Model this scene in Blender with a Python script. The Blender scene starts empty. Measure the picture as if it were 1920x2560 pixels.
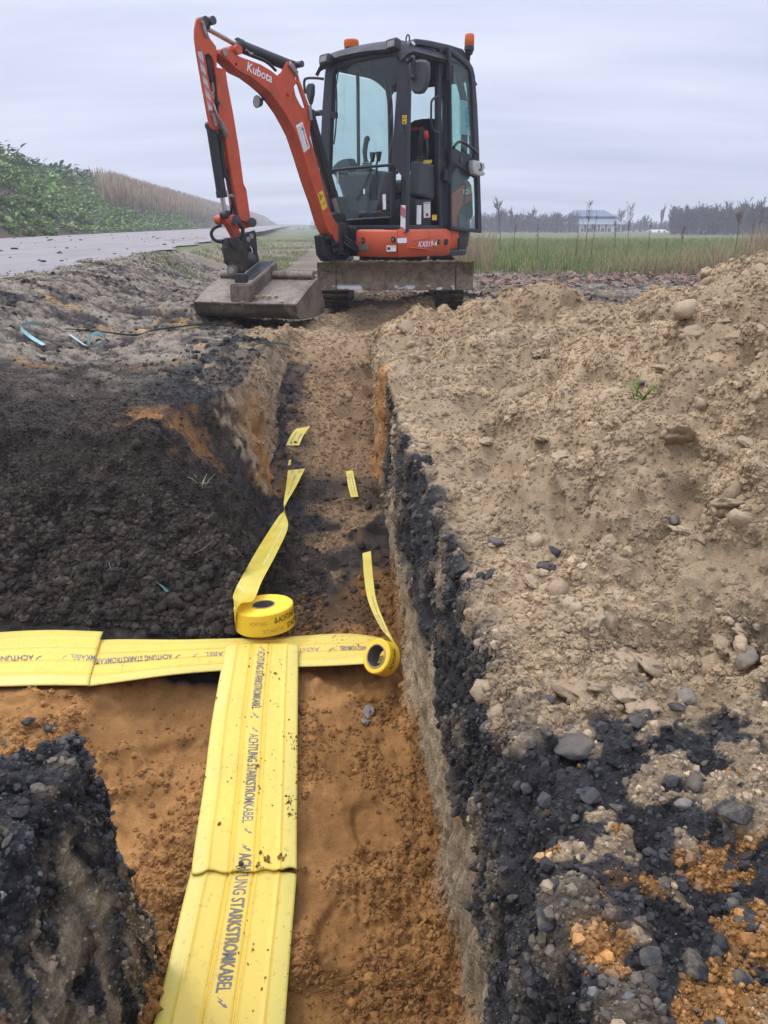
import bpy, bmesh, math, random
import numpy as np
from mathutils import Vector, Matrix, Euler

random.seed(7)
RNG = np.random.default_rng(11)
PI = math.pi
SC = bpy.context.scene
COL = SC.collection

# ------------------------------------------------------------------ camera
CAM_Z = 0.70
PITCH = math.radians(20.5)
F_PX = 1923.0                       # focal length in pixels of the 1920 x 2560 photograph
CX, CY = 960.0, 1280.0
cam_data = bpy.data.cameras.new('camera')
cam = bpy.data.objects.new('camera', cam_data)
COL.objects.link(cam)
cam.location = (0, 0, CAM_Z)
cam.rotation_euler = (PI / 2 - PITCH, 0, 0)
cam_data.sensor_fit = 'VERTICAL'
cam_data.sensor_height = 24.0
cam_data.lens = 24.0 * F_PX / 2560.0
cam_data.clip_start = 0.02
cam_data.clip_end = 4000
SC.camera = cam

# ------------------------------------------------------------------ sky, sun, exposure
SUN_EL, SUN_AZ = math.radians(52), math.radians(-60)     # a bright part of the cloud, high to the left
world = bpy.data.worlds.new('World')
SC.world = world
world.use_nodes = True
wn, wl = world.node_tree.nodes, world.node_tree.links
wn.clear()
w_out = wn.new('ShaderNodeOutputWorld')
w_bg = wn.new('ShaderNodeBackground')
w_bg.inputs['Strength'].default_value = 0.116
w_sky = wn.new('ShaderNodeTexSky')
w_sky.sky_type = 'NISHITA'
w_sky.sun_disc = False
w_sky.sun_elevation = SUN_EL
w_sky.sun_rotation = SUN_AZ
w_sky.air_density = 1.0
w_sky.dust_density = 3.0
w_tc = wn.new('ShaderNodeTexCoord')
# cloud deck: the view direction projected onto a flat layer, so that the bands flatten towards the horizon
w_sep = wn.new('ShaderNodeSeparateXYZ')
wl.new(w_tc.outputs['Generated'], w_sep.inputs[0])
w_zc = wn.new('ShaderNodeMath'); w_zc.operation = 'MAXIMUM'; w_zc.inputs[1].default_value = 0.0
wl.new(w_sep.outputs['Z'], w_zc.inputs[0])
w_za = wn.new('ShaderNodeMath'); w_za.operation = 'ADD'; w_za.inputs[1].default_value = 0.16
wl.new(w_zc.outputs[0], w_za.inputs[0])
w_dx = wn.new('ShaderNodeMath'); w_dx.operation = 'DIVIDE'
w_dy = wn.new('ShaderNodeMath'); w_dy.operation = 'DIVIDE'
wl.new(w_sep.outputs['X'], w_dx.inputs[0]); wl.new(w_za.outputs[0], w_dx.inputs[1])
wl.new(w_sep.outputs['Y'], w_dy.inputs[0]); wl.new(w_za.outputs[0], w_dy.inputs[1])
w_cmb = wn.new('ShaderNodeCombineXYZ')
wl.new(w_dx.outputs[0], w_cmb.inputs[0]); wl.new(w_dy.outputs[0], w_cmb.inputs[1])
w_map = wn.new('ShaderNodeMapping')
w_map.inputs['Scale'].default_value = (0.42, 1.35, 1.0)
w_map.inputs['Rotation'].default_value = (0, 0, math.radians(-9))
w_map.inputs['Location'].default_value = (2.3, 4.1, 0.0)
wl.new(w_cmb.outputs[0], w_map.inputs['Vector'])
w_noise = wn.new('ShaderNodeTexNoise')
w_noise.inputs['Scale'].default_value = 0.9
w_noise.inputs['Detail'].default_value = 5
w_noise.inputs['Roughness'].default_value = 0.5
wl.new(w_map.outputs[0], w_noise.inputs['Vector'])
w_ramp = wn.new('ShaderNodeValToRGB')
cr = w_ramp.color_ramp
cr.elements[0].position = 0.34; cr.elements[0].color = (4.6, 5.1, 6.7, 1)
cr.elements[1].position = 0.66; cr.elements[1].color = (7.9, 8.3, 9.7, 1)
wl.new(w_noise.outputs['Fac'], w_ramp.inputs['Fac'])
# CIE overcast: the deck is steadily brighter towards the zenith
w_zen = wn.new('ShaderNodeMapRange')
w_zen.inputs['From Min'].default_value = 0.20; w_zen.inputs['From Max'].default_value = 1.0
w_zen.inputs['To Min'].default_value = 0.97; w_zen.inputs['To Max'].default_value = 3.6
wl.new(w_zc.outputs[0], w_zen.inputs['Value'])
w_mul = wn.new('ShaderNodeMix'); w_mul.data_type = 'RGBA'; w_mul.blend_type = 'MULTIPLY'
w_mul.inputs['Factor'].default_value = 1.0
wl.new(w_ramp.outputs['Color'], w_mul.inputs['A'])
wl.new(w_zen.outputs['Result'], w_mul.inputs['B'])
w_mix = wn.new('ShaderNodeMix'); w_mix.data_type = 'RGBA'
w_mix.inputs['Factor'].default_value = 0.93
wl.new(w_sky.outputs['Color'], w_mix.inputs['A'])
wl.new(w_mul.outputs['Result'], w_mix.inputs['B'])
wl.new(w_mix.outputs['Result'], w_bg.inputs['Color'])
wl.new(w_bg.outputs[0], w_out.inputs['Surface'])

sun_d = bpy.data.lights.new('sun', 'SUN')
sun_d.energy = 1.5
sun_d.angle = math.radians(14)
sun_d.color = (1.0, 0.96, 0.90)
sun = bpy.data.objects.new('sun', sun_d)
COL.objects.link(sun)
sun.rotation_euler = Euler((PI / 2 - SUN_EL, 0, -SUN_AZ + PI), 'XYZ')
_sd = Vector((math.sin(SUN_AZ) * math.cos(SUN_EL), math.cos(SUN_AZ) * math.cos(SUN_EL), math.sin(SUN_EL)))
sun.rotation_euler = (-_sd).to_track_quat('-Z', 'Y').to_euler()
sun.location = _sd * 50

vs = SC.view_settings
vs.view_transform = 'Standard'
vs.look = 'None'
vs.exposure = 0.0
vs.gamma = 1.0
vs.use_curve_mapping = False
SC.render.film_transparent = False
SC.cycles.max_bounces = 8
SC.cycles.transparent_max_bounces = 16
SC.cycles.caustics_reflective = False
SC.cycles.caustics_refractive = False

# ------------------------------------------------------------------ small helpers
SP, CP = math.sin(PITCH), math.cos(PITCH)

def ray(px, py):
    """World direction through a pixel of the photograph, scaled to unit depth."""
    u = (px - CX) / F_PX
    v = (CY - py) / F_PX
    return Vector((u, CP + v * SP, -SP + v * CP))

def at_z(px, py, z):
    d = ray(px, py)
    t = (z - CAM_Z) / d.z
    return Vector((0, 0, CAM_Z)) + d * t

def at_y(px, py, y):
    d = ray(px, py)
    return Vector((0, 0, CAM_Z)) + d * (y / d.y)

def on_plane(px, py, p0, n):
    d = ray(px, py)
    c = Vector((0, 0, CAM_Z))
    return c + d * ((p0 - c).dot(n) / d.dot(n))

def smooth(a, b, x):
    t = np.clip((x - a) / (b - a), 0, 1)
    return t * t * (3 - 2 * t)

_H1, _H2, _H3 = np.uint32(374761393), np.uint32(668265263), np.uint32(2246822519)

def _hash(ix, iy, iz, seed):
    h = (ix.astype(np.uint32) * _H1) ^ (iy.astype(np.uint32) * _H2) ^ (iz.astype(np.uint32) * _H3) ^ np.uint32((seed * 144269 + 977) & 0xffffffff)
    h = (h ^ (h >> np.uint32(13))) * np.uint32(1274126177)
    h = (h ^ (h >> np.uint32(16))) * np.uint32(2654435761)
    return h ^ (h >> np.uint32(15))

def vnoise(p, freq, seed=0):
    """Gradient noise in about -1..1 at points p (N,3); freq is a number or three."""
    q = p * np.asarray(freq, dtype=np.float64)
    i = np.floor(q)
    f = q - i
    i = i.astype(np.int64)
    w = f * f * f * (f * (f * 6 - 15) + 10)
    out = np.zeros(len(p))
    for dx in (0, 1):
        for dy in (0, 1):
            for dz in (0, 1):
                h = _hash(i[:, 0] + dx, i[:, 1] + dy, i[:, 2] + dz, seed)
                gx = (h & np.uint32(1023)).astype(np.float64) / 511.5 - 1
                gy = ((h >> np.uint32(10)) & np.uint32(1023)).astype(np.float64) / 511.5 - 1
                gz = ((h >> np.uint32(20)) & np.uint32(1023)).astype(np.float64) / 511.5 - 1
                dot = gx * (f[:, 0] - dx) + gy * (f[:, 1] - dy) + gz * (f[:, 2] - dz)
                ww = (w[:, 0] if dx else 1 - w[:, 0]) * (w[:, 1] if dy else 1 - w[:, 1]) * (w[:, 2] if dz else 1 - w[:, 2])
                out += ww * dot
    return out * 1.25

def fbm(p, freq, octaves=4, seed=0, gain=0.5):
    out = np.zeros(len(p)); a = 1.0
    fr = np.asarray(freq, dtype=np.float64)
    for o in range(octaves):
        out += a * vnoise(p, fr, seed + o * 17)
        fr = fr * 2.03
        a *= gain
    return out

def worley(p, freq, seed=0, keep=0.55):
    """F1, F2 - F1 and a random number of the nearest cell (2 x 2 x 2 search with shrunken jitter)."""
    q = p * np.asarray(freq, dtype=np.float64)
    i = np.floor(q - 0.5).astype(np.int64)
    f1 = np.full(len(p), 9.0); f2 = np.full(len(p), 9.0); rid = np.zeros(len(p))
    for dx in (0, 1):
        for dy in (0, 1):
            for dz in (0, 1):
                cx, cy, cz = i[:, 0] + dx, i[:, 1] + dy, i[:, 2] + dz
                h = _hash(cx, cy, cz, seed)
                jx = (h & np.uint32(1023)) / 1023.0 - 0.5
                jy = ((h >> np.uint32(10)) & np.uint32(1023)) / 1023.0 - 0.5
                jz = ((h >> np.uint32(20)) & np.uint32(1023)) / 1023.0 - 0.5
                d = np.sqrt((cx + .5 + keep * jx - q[:, 0]) ** 2 + (cy + .5 + keep * jy - q[:, 1]) ** 2 + (cz + .5 + keep * jz - q[:, 2]) ** 2)
                r = (_hash(cx, cy, cz, seed + 91) & np.uint32(65535)) / 65535.0
                near = d < f1
                f2 = np.where(near, f1, np.minimum(f2, d))
                rid = np.where(near, r, rid)
                f1 = np.where(near, d, f1)
    return f1, f2 - f1, rid

WORLD_LOC = {}

def link(o, parent=None, loc=None):
    COL.objects.link(o)
    loc = Vector(loc) if loc is not None else Vector((0, 0, 0))
    WORLD_LOC[o.name] = loc
    if parent is not None:
        o.parent = parent
        o.location = loc - WORLD_LOC[parent.name]
    else:
        o.location = loc
    return o

def tag(o, label=None, cat=None, group=None, kind=None):
    if label: o['label'] = label
    if cat: o['category'] = cat
    if group: o['group'] = group
    if kind: o['kind'] = kind
    return o

def thing(name, label, cat, loc=(0, 0, 0), group=None):
    o = bpy.data.objects.new(name, None)
    o.empty_display_size = 0.1
    link(o, None, loc)
    return tag(o, label, cat, group)

def mesh_np(name, verts, faces, smooth_shade=True):
    """Mesh from numpy arrays; faces is (n,3) or (n,4)."""
    me = bpy.data.meshes.new(name)
    nf, k = faces.shape
    me.vertices.add(len(verts))
    me.vertices.foreach_set('co', np.ascontiguousarray(verts, dtype=np.float32).ravel())
    me.loops.add(nf * k)
    me.loops.foreach_set('vertex_index', np.ascontiguousarray(faces, dtype=np.int32).ravel())
    me.polygons.add(nf)
    me.polygons.foreach_set('loop_start', np.arange(0, nf * k, k, dtype=np.int32))
    me.polygons.foreach_set('loop_total', np.full(nf, k, dtype=np.int32))
    me.update(calc_edges=True)
    if smooth_shade:
        me.polygons.foreach_set('use_smooth', np.ones(nf, dtype=bool))
    return me

def set_color(me, cols, name='Col'):
    a = me.color_attributes.new(name, 'FLOAT_COLOR', 'POINT')
    c = np.ones((len(me.vertices), 4), dtype=np.float32)
    c[:, :cols.shape[1]] = cols
    a.data.foreach_set('color', c.ravel())

def obj(name, data, mat=None, parent=None, center=True, smooth_shade=None):
    """Link a bmesh or mesh (given in world coordinates) as one object, its origin at its middle."""
    if isinstance(data, bmesh.types.BMesh):
        me = bpy.data.meshes.new(name)
        data.to_mesh(me); data.free()
    else:
        me = data
    if smooth_shade is not None:
        for p in me.polygons: p.use_smooth = smooth_shade
    if mat is not None:
        me.materials.clear()
        for m in (mat if isinstance(mat, (list, tuple)) else [mat]):
            me.materials.append(m)
    c = Vector((0, 0, 0))
    if center and len(me.vertices):
        co = np.empty(len(me.vertices) * 3, dtype=np.float32)
        me.vertices.foreach_get('co', co)
        co = co.reshape(-1, 3)
        c = Vector(((co.min(0) + co.max(0)) / 2).tolist())
        me.transform(Matrix.Translation(-c))
    o = bpy.data.objects.new(name, me)
    return link(o, parent, c)

def auto_smooth(o, angle=35):
    """Smooth shading with sharp edges over the angle."""
    bm = bmesh.new(); bm.from_mesh(o.data)
    lim = math.radians(angle)
    for e in bm.edges:
        e.smooth = not (len(e.link_faces) == 2 and e.calc_face_angle(0) > lim)
    for f in bm.faces: f.smooth = True
    bm.to_mesh(o.data); bm.free()
    return o

def frame(z, up=Vector((0, 0, 1))):
    """3 x 3 rotation whose local Z is z and local X is as near to up x z as can be."""
    z = z.normalized()
    x = up.cross(z)
    if x.length < 1e-4: x = Vector((1, 0, 0))
    x.normalize()
    y = z.cross(x)
    return Matrix((x, y, z)).transposed()

def bm_box(bm, c, size, rot=None, bevel=0.0, seg=2):
    r = bmesh.ops.create_cube(bm, size=1.0)
    vs_ = r['verts']
    m = Matrix.Translation(Vector(c)) @ ((rot.to_4x4()) if rot is not None else Matrix.Identity(4)) @ Matrix.Diagonal((*size, 1))
    bmesh.ops.transform(bm, matrix=m, verts=vs_)
    if bevel > 0:
        es = list({e for v in vs_ for e in v.link_edges})
        bmesh.ops.bevel(bm, geom=es, offset=bevel, segments=seg, affect='EDGES', profile=0.6)

def bm_cyl(bm, p, q, r1, r2=None, seg=20, caps=True):
    p, q = Vector(p), Vector(q)
    d = q - p
    R = frame(d)
    m = Matrix.Translation((p + q) / 2) @ R.to_4x4()
    bmesh.ops.create_cone(bm, cap_ends=caps, cap_tris=False, segments=seg, radius1=r1, radius2=r1 if r2 is None else r2, depth=d.length, matrix=m)

def bm_tube(bm, pts, r, seg=8, caps=True):
    """Tube along a polyline, r a number or one radius per point."""
    pts = [Vector(p) for p in pts]
    n = len(pts)
    rs = r if isinstance(r, (list, tuple, np.ndarray)) else [r] * n
    rings = []
    prev = None
    for i in range(n):
        t = (pts[min(i + 1, n - 1)] - pts[max(i - 1, 0)]).normalized()
        if prev is None:
            x = t.orthogonal().normalized()
        else:
            x = (prev - t * prev.dot(t)).normalized()
        prev = x
        y = t.cross(x)
        rings.append([bm.verts.new(pts[i] + (x * math.cos(a) + y * math.sin(a)) * rs[i]) for a in [2 * PI * k / seg for k in range(seg)]])
    for i in range(n - 1):
        for k in range(seg):
            f = bm.faces.new((rings[i][k], rings[i][(k + 1) % seg], rings[i + 1][(k + 1) % seg], rings[i + 1][k]))
            f.smooth = True
    if caps:
        bm.faces.new(list(reversed(rings[0]))); bm.faces.new(rings[-1])

def spline(pts, n=8):
    """Catmull-Rom through points."""
    P = [Vector(p) for p in pts]
    out = []
    for i in range(len(P) - 1):
        p0, p1, p2, p3 = P[max(i - 1, 0)], P[i], P[i + 1], P[min(i + 2, len(P) - 1)]
        for k in range(n):
            t = k / n
            out.append(0.5 * ((2 * p1) + (p2 - p0) * t + (2 * p0 - 5 * p1 + 4 * p2 - p3) * t * t + (3 * p1 - p0 - 3 * p2 + p3) * t ** 3))
    out.append(P[-1])
    return out

def curve_to_mesh(cu):
    o = bpy.data.objects.new('tmp', cu)
    COL.objects.link(o)
    dg = bpy.context.evaluated_depsgraph_get()
    me = bpy.data.meshes.new_from_object(o.evaluated_get(dg), depsgraph=dg)
    bpy.data.objects.remove(o)
    bpy.data.curves.remove(cu)
    return me

def plate_mesh(outline, holes, origin, ux, uy, thick, bevel=0.0):
    """Flat plate with holes: 2D outline in the (ux, uy) plane through origin, thickness along ux x uy (centred)."""
    cu = bpy.data.curves.new('tmp', 'CURVE')
    cu.dimensions = '2D'
    cu.fill_mode = 'BOTH'
    b = min(bevel, thick * 0.45)
    cu.extrude = max(thick / 2 - b, 0.0002)
    cu.bevel_depth = b
    cu.bevel_resolution = 1
    cu.offset = -b
    for pts in [outline] + list(holes):
        sp = cu.splines.new('POLY')
        sp.points.add(len(pts) - 1)
        for k, (x, y) in enumerate(pts):
            sp.points[k].co = (x, y, 0, 1)
        sp.use_cyclic_u = True
    me = curve_to_mesh(cu)
    uz = ux.cross(uy).normalized()
    M = Matrix((ux, uy, uz)).transposed().to_4x4()
    M.translation = origin
    me.transform(M)
    me.update()
    return me

def plate_px(pix, holes, p0, n, thick, bevel=0.0):
    """Plate whose outline is seen at photo pixels on the plane (p0, n); its visible face lies in that plane."""
    n = n.normalized()
    ux = Vector((0, 0, 1)).cross(n).normalized()
    uy = n.cross(ux)
    def cv(pl):
        out = []
        for a in pl:
            w = on_plane(a[0], a[1], p0, n) - p0
            out.append((w.dot(ux), w.dot(uy)))
        return out
    return plate_mesh(cv(pix), [cv(h) for h in holes], p0 - n * thick / 2, ux, uy, thick, bevel)

def text_mesh(s, size=1.0, shear=0.0, extrude=0.0, space=1.0, bold=0.012):
    """Flat lettering in the XY plane, left end at x = 0, base line at y = 0."""
    cu = bpy.data.curves.new('tmp', 'FONT')
    cu.body = s
    cu.size = size
    cu.shear = shear
    cu.extrude = extrude
    cu.space_character = space
    cu.resolution_u = 3
    cu.offset = bold
    return curve_to_mesh(cu)

def join_meshes(mes):
    bm = bmesh.new()
    for m in mes:
        bm.from_mesh(m)
        bpy.data.meshes.remove(m)
    me = bpy.data.meshes.new('joined')
    bm.to_mesh(me); bm.free()
    return me

# ------------------------------------------------------------------ materials
def nodes_of(name):
    m = bpy.data.materials.new(name)
    m.use_nodes = True
    n, l = m.node_tree.nodes, m.node_tree.links
    n.clear()
    out = n.new('ShaderNodeOutputMaterial')
    return m, n, l, out

def principled(n, **kw):
    b = n.new('ShaderNodeBsdfPrincipled')
    for k, v in kw.items():
        b.inputs[k].default_value = v
    return b

def mk_noise(n, l, scale, detail=4, rough=0.55, coord=None, dist=0.0):
    t = n.new('ShaderNodeTexNoise')
    t.inputs['Scale'].default_value = scale
    t.inputs['Detail'].default_value = detail
    t.inputs['Roughness'].default_value = rough
    t.inputs['Distortion'].default_value = dist
    if coord is not None: l.new(coord, t.inputs['Vector'])
    return t

def mk_ramp(n, l, fac, stops):
    r = n.new('ShaderNodeValToRGB')
    e = r.color_ramp.elements
    while len(e) < len(stops): e.new(0.5)
    for k, (p, c) in enumerate(stops):
        e[k].position = p
        e[k].color = (*c, 1) if len(c) == 3 else c
    l.new(fac, r.inputs['Fac'])
    return r

def mk_mix(n, l, a, b, fac, mode='MIX'):
    m = n.new('ShaderNodeMix'); m.data_type = 'RGBA'; m.blend_type = mode
    for s, v in (('A', a), ('B', b), ('Factor', fac)):
        if isinstance(v, (int, float)): m.inputs[s].default_value = v
        elif isinstance(v, tuple): m.inputs[s].default_value = (*v, 1)
        else: l.new(v, m.inputs[s])
    return m.outputs['Result']

def mat_earth(name, bump=0.5, scale=220.0, rough=0.95, spec=0.15, tint=0.25, dist=0.004):
    """Soil or sand: vertex colour times fine grain, with grain relief."""
    m, n, l, out = nodes_of(name)
    geo = n.new('ShaderNodeNewGeometry')
    at = n.new('ShaderNodeAttribute'); at.attribute_name = 'Col'
    a = mk_noise(n, l, scale, 5, 0.7, geo.outputs['Position'])
    b = mk_noise(n, l, scale * 0.17, 4, 0.6, geo.outputs['Position'])
    ra = mk_ramp(n, l, a.outputs['Fac'], [(0.30, (1 - tint * 1.6,) * 3), (0.70, (1 + tint * 1.5,) * 3)])
    rb = mk_ramp(n, l, b.outputs['Fac'], [(0.32, (1 - tint * 0.8,) * 3), (0.68, (1 + tint * 0.8,) * 3)])
    c = mk_mix(n, l, at.outputs['Color'], ra.outputs['Color'], 1.0, 'MULTIPLY')
    c = mk_mix(n, l, c, rb.outputs['Color'], 1.0, 'MULTIPLY')
    bs = principled(n, Roughness=rough)
    bs.inputs['Specular IOR Level'].default_value = spec
    l.new(c, bs.inputs['Base Color'])
    s = n.new('ShaderNodeMath'); s.operation = 'ADD'
    s2 = n.new('ShaderNodeMath'); s2.operation = 'MULTIPLY'; s2.inputs[1].default_value = 2.2
    l.new(b.outputs['Fac'], s2.inputs[0])
    l.new(a.outputs['Fac'], s.inputs[0]); l.new(s2.outputs[0], s.inputs[1])
    bp = n.new('ShaderNodeBump'); bp.inputs['Strength'].default_value = bump; bp.inputs['Distance'].default_value = dist
    l.new(s.outputs[0], bp.inputs['Height']); l.new(bp.outputs[0], bs.inputs['Normal'])
    l.new(bs.outputs[0], out.inputs['Surface'])
    return m

def mat_paint(name, col, rough=0.45, dirt=0.35, dirt_col=(0.09, 0.065, 0.045), scale=9.0, spec=0.4, metal=0.0, specks=True, bump=0.05):
    """Painted or plain metal / plastic with patchy mud film, specks and worn roughness."""
    m, n, l, out = nodes_of(name)
    geo = n.new('ShaderNodeNewGeometry')
    a = mk_noise(n, l, scale, 6, 0.65, geo.outputs['Position'], 0.3)
    b = mk_noise(n, l, scale * 14, 3, 0.6, geo.outputs['Position'])
    f = mk_ramp(n, l, a.outputs['Fac'], [(0.46, (0,) * 3), (0.78, (dirt,) * 3)])
    c = mk_mix(n, l, col, dirt_col, f.outputs['Color'])
    if specks:
        sp = mk_ramp(n, l, b.outputs['Fac'], [(0.66, (0,) * 3), (0.72, (min(1, dirt * 1.3),) * 3)])
        c = mk_mix(n, l, c, tuple(min(1, 2.6 * x) for x in dirt_col), sp.outputs['Color'])
    bs = principled(n, Roughness=rough, Metallic=metal)
    bs.inputs['Specular IOR Level'].default_value = spec
    l.new(c, bs.inputs['Base Color'])
    rr = mk_ramp(n, l, a.outputs['Fac'], [(0.3, (rough,) * 3), (0.8, (min(1, rough + 0.35),) * 3)])
    l.new(rr.outputs['Color'], bs.inputs['Roughness'])
    bp = n.new('ShaderNodeBump'); bp.inputs['Strength'].default_value = bump; bp.inputs['Distance'].default_value = 0.01
    l.new(a.outputs['Fac'], bp.inputs['Height']); l.new(bp.outputs[0], bs.inputs['Normal'])
    l.new(bs.outputs[0], out.inputs['Surface'])
    return m

def mat_plain(name, col, rough=0.6, spec=0.3, metal=0.0):
    m, n, l, out = nodes_of(name)
    geo = n.new('ShaderNodeNewGeometry')
    a = mk_noise(n, l, 40.0, 4, 0.6, geo.outputs['Position'])
    r = mk_ramp(n, l, a.outputs['Fac'], [(0.3, tuple(0.86 * x for x in col)), (0.7, tuple(min(1, 1.12 * x) for x in col))])
    bs = principled(n, Roughness=rough, Metallic=metal)
    bs.inputs['Specular IOR Level'].default_value = spec
    l.new(r.outputs['Color'], bs.inputs['Base Color'])
    l.new(bs.outputs[0], out.inputs['Surface'])
    return m

def mat_glass(name, tint=(0.72, 0.90, 0.92), film=0.10, film_col=(0.35, 0.40, 0.38)):
    """Thin tinted pane: see-through with a mirror reflection at grazing angles and a patchy dust film."""
    m, n, l, out = nodes_of(name)
    geo = n.new('ShaderNodeNewGeometry')
    tr = n.new('ShaderNodeBsdfTransparent'); tr.inputs['Color'].default_value = (*tint, 1)
    gl = n.new('ShaderNodeBsdfGlossy'); gl.inputs['Roughness'].default_value = 0.02
    gl.inputs['Color'].default_value = (0.9, 0.95, 0.95, 1)
    dt = n.new('ShaderNodeVectorMath'); dt.operation = 'DOT_PRODUCT'
    l.new(geo.outputs['Normal'], dt.inputs[0]); l.new(geo.outputs['Incoming'], dt.inputs[1])
    ab = n.new('ShaderNodeMath'); ab.operation = 'ABSOLUTE'; l.new(dt.outputs['Value'], ab.inputs[0])
    om = n.new('ShaderNodeMath'); om.operation = 'SUBTRACT'; om.inputs[0].default_value = 1.0; l.new(ab.outputs[0], om.inputs[1])
    pw = n.new('ShaderNodeMath'); pw.operation = 'POWER'; pw.inputs[1].default_value = 5.0; l.new(om.outputs[0], pw.inputs[0])
    fr = n.new('ShaderNodeMath'); fr.operation = 'MULTIPLY_ADD'; fr.inputs[1].default_value = 0.9; fr.inputs[2].default_value = 0.03; l.new(pw.outputs[0], fr.inputs[0])
    mx = n.new('ShaderNodeMixShader')
    l.new(fr.outputs[0], mx.inputs['Fac']); l.new(tr.outputs[0], mx.inputs[1]); l.new(gl.outputs[0], mx.inputs[2])
    df = n.new('ShaderNodeBsdfDiffuse'); df.inputs['Color'].default_value = (*film_col, 1)
    a = mk_noise(n, l, 7.0, 6, 0.7, geo.outputs['Position'], 0.5)
    r = mk_ramp(n, l, a.outputs['Fac'], [(0.35, (film * 0.25,) * 3), (0.75, (film,) * 3)])
    b = mk_noise(n, l, 120.0, 2, 0.5, geo.outputs['Position'])
    rb = mk_ramp(n, l, b.outputs['Fac'], [(0.68, (0,) * 3), (0.74, (film * 3,) * 3)])
    ad = n.new('ShaderNodeMath'); ad.operation = 'ADD'; ad.use_clamp = True
    l.new(r.outputs['Color'], ad.inputs[0]); l.new(rb.outputs['Color'], ad.inputs[1])
    m2 = n.new('ShaderNodeMixShader')
    l.new(ad.outputs[0], m2.inputs['Fac']); l.new(mx.outputs[0], m2.inputs[1]); l.new(df.outputs[0], m2.inputs[2])
    l.new(m2.outputs[0], out.inputs['Surface'])
    return m

M_ORANGE = mat_paint('orange_paint', (0.52, 0.078, 0.028), 0.42, 0.62, (0.11, 0.055, 0.032), 7.0, 0.4)
M_ORANGE2 = mat_paint('orange_panel', (0.60, 0.098, 0.034), 0.40, 0.22, (0.12, 0.06, 0.04), 5.0, 0.4)
M_BLACK = mat_paint('black_paint', (0.016, 0.017, 0.020), 0.42, 0.35, (0.05, 0.045, 0.04), 10.0, 0.45)
M_CAB = mat_paint('cab_frame_paint', (0.022, 0.024, 0.032), 0.38, 0.30, (0.07, 0.06, 0.055), 12.0, 0.5)
M_GREY = mat_paint('grey_plastic', (0.055, 0.058, 0.066), 0.50, 0.25, (0.11, 0.09, 0.07), 8.0, 0.4)
M_ROOF = mat_paint('roof_grey', (0.028, 0.030, 0.036), 0.50, 0.2, (0.08, 0.07, 0.065), 6.0, 0.3)
M_CHROME = mat_paint('chrome_rod', (0.55, 0.54, 0.53), 0.22, 0.3, (0.2, 0.17, 0.14), 20.0, 0.5, 1.0, False)
M_STEEL = mat_paint('bare_steel', (0.30, 0.29, 0.27), 0.45, 0.5, (0.12, 0.10, 0.08), 25.0, 0.5, 0.8)
M_RUBBER = mat_paint('rubber', (0.040, 0.034, 0.029), 0.8, 0.95, (0.15, 0.112, 0.078), 7.0, 0.2)
M_HOSE = mat_plain('hose_rubber', (0.014, 0.014, 0.015), 0.5, 0.35)
M_MUDSTEEL = mat_paint('muddy_steel', (0.165, 0.135, 0.105), 0.75, 0.9, (0.085, 0.060, 0.040), 8.0, 0.2, 0.0, True, 0.5)
M_BUCKET = mat_paint('bucket_steel', (0.235, 0.20, 0.165), 0.62, 0.75, (0.13, 0.098, 0.065), 6.0, 0.3, 0.0, True, 0.25)
M_SEAT = mat_plain('seat_fabric', (0.018, 0.018, 0.021), 0.9, 0.15)
M_SEATL = mat_plain('seat_vinyl', (0.11, 0.085, 0.075), 0.6, 0.3)
M_WHITE = mat_plain('white_print', (0.78, 0.78, 0.78), 0.5, 0.3)
M_RED = mat_plain('red_print', (0.55, 0.045, 0.05), 0.5, 0.3)
M_YSTICK = mat_plain('yellow_sticker', (0.75, 0.52, 0.05), 0.5, 0.3)
M_INK = mat_plain('black_print', (0.02, 0.02, 0.022), 0.6, 0.3)
M_TEAL = mat_plain('teal_print', (0.02, 0.22, 0.30), 0.5, 0.3)
M_AMBER, n_, l_, o_ = nodes_of('amber_lens')
b_ = principled(n_, Roughness=0.25)
b_.inputs['Base Color'].default_value = (0.80, 0.20, 0.015, 1)
b_.inputs['Specular IOR Level'].default_value = 0.6
b_.inputs['Subsurface Weight'].default_value = 0.0
t_ = n_.new('ShaderNodeBsdfTranslucent'); t_.inputs['Color'].default_value = (0.9, 0.28, 0.02, 1)
x_ = n_.new('ShaderNodeMixShader'); x_.inputs['Fac'].default_value = 0.4
l_.new(b_.outputs[0], x_.inputs[1]); l_.new(t_.outputs[0], x_.inputs[2]); l_.new(x_.outputs[0], o_.inputs['Surface'])
M_LENS = mat_paint('lamp_lens', (0.20, 0.19, 0.18), 0.15, 0.3, (0.2, 0.17, 0.14), 30.0, 0.8)
M_GLASS = mat_glass('cab_glass', (0.875, 0.95, 0.935), 0.03)
M_GLASS_LOW = mat_glass('lower_cab_glass', (0.88, 0.95, 0.93), 0.06)
M_GLASS_DOOR = mat_glass('door_glass', (0.83, 0.955, 0.91), 0.08)
# ------------------------------------------------------------------ terrain: the base shape z(x, y)
def gi(y, ys, vs_):
    return np.interp(y, ys, vs_)

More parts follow.
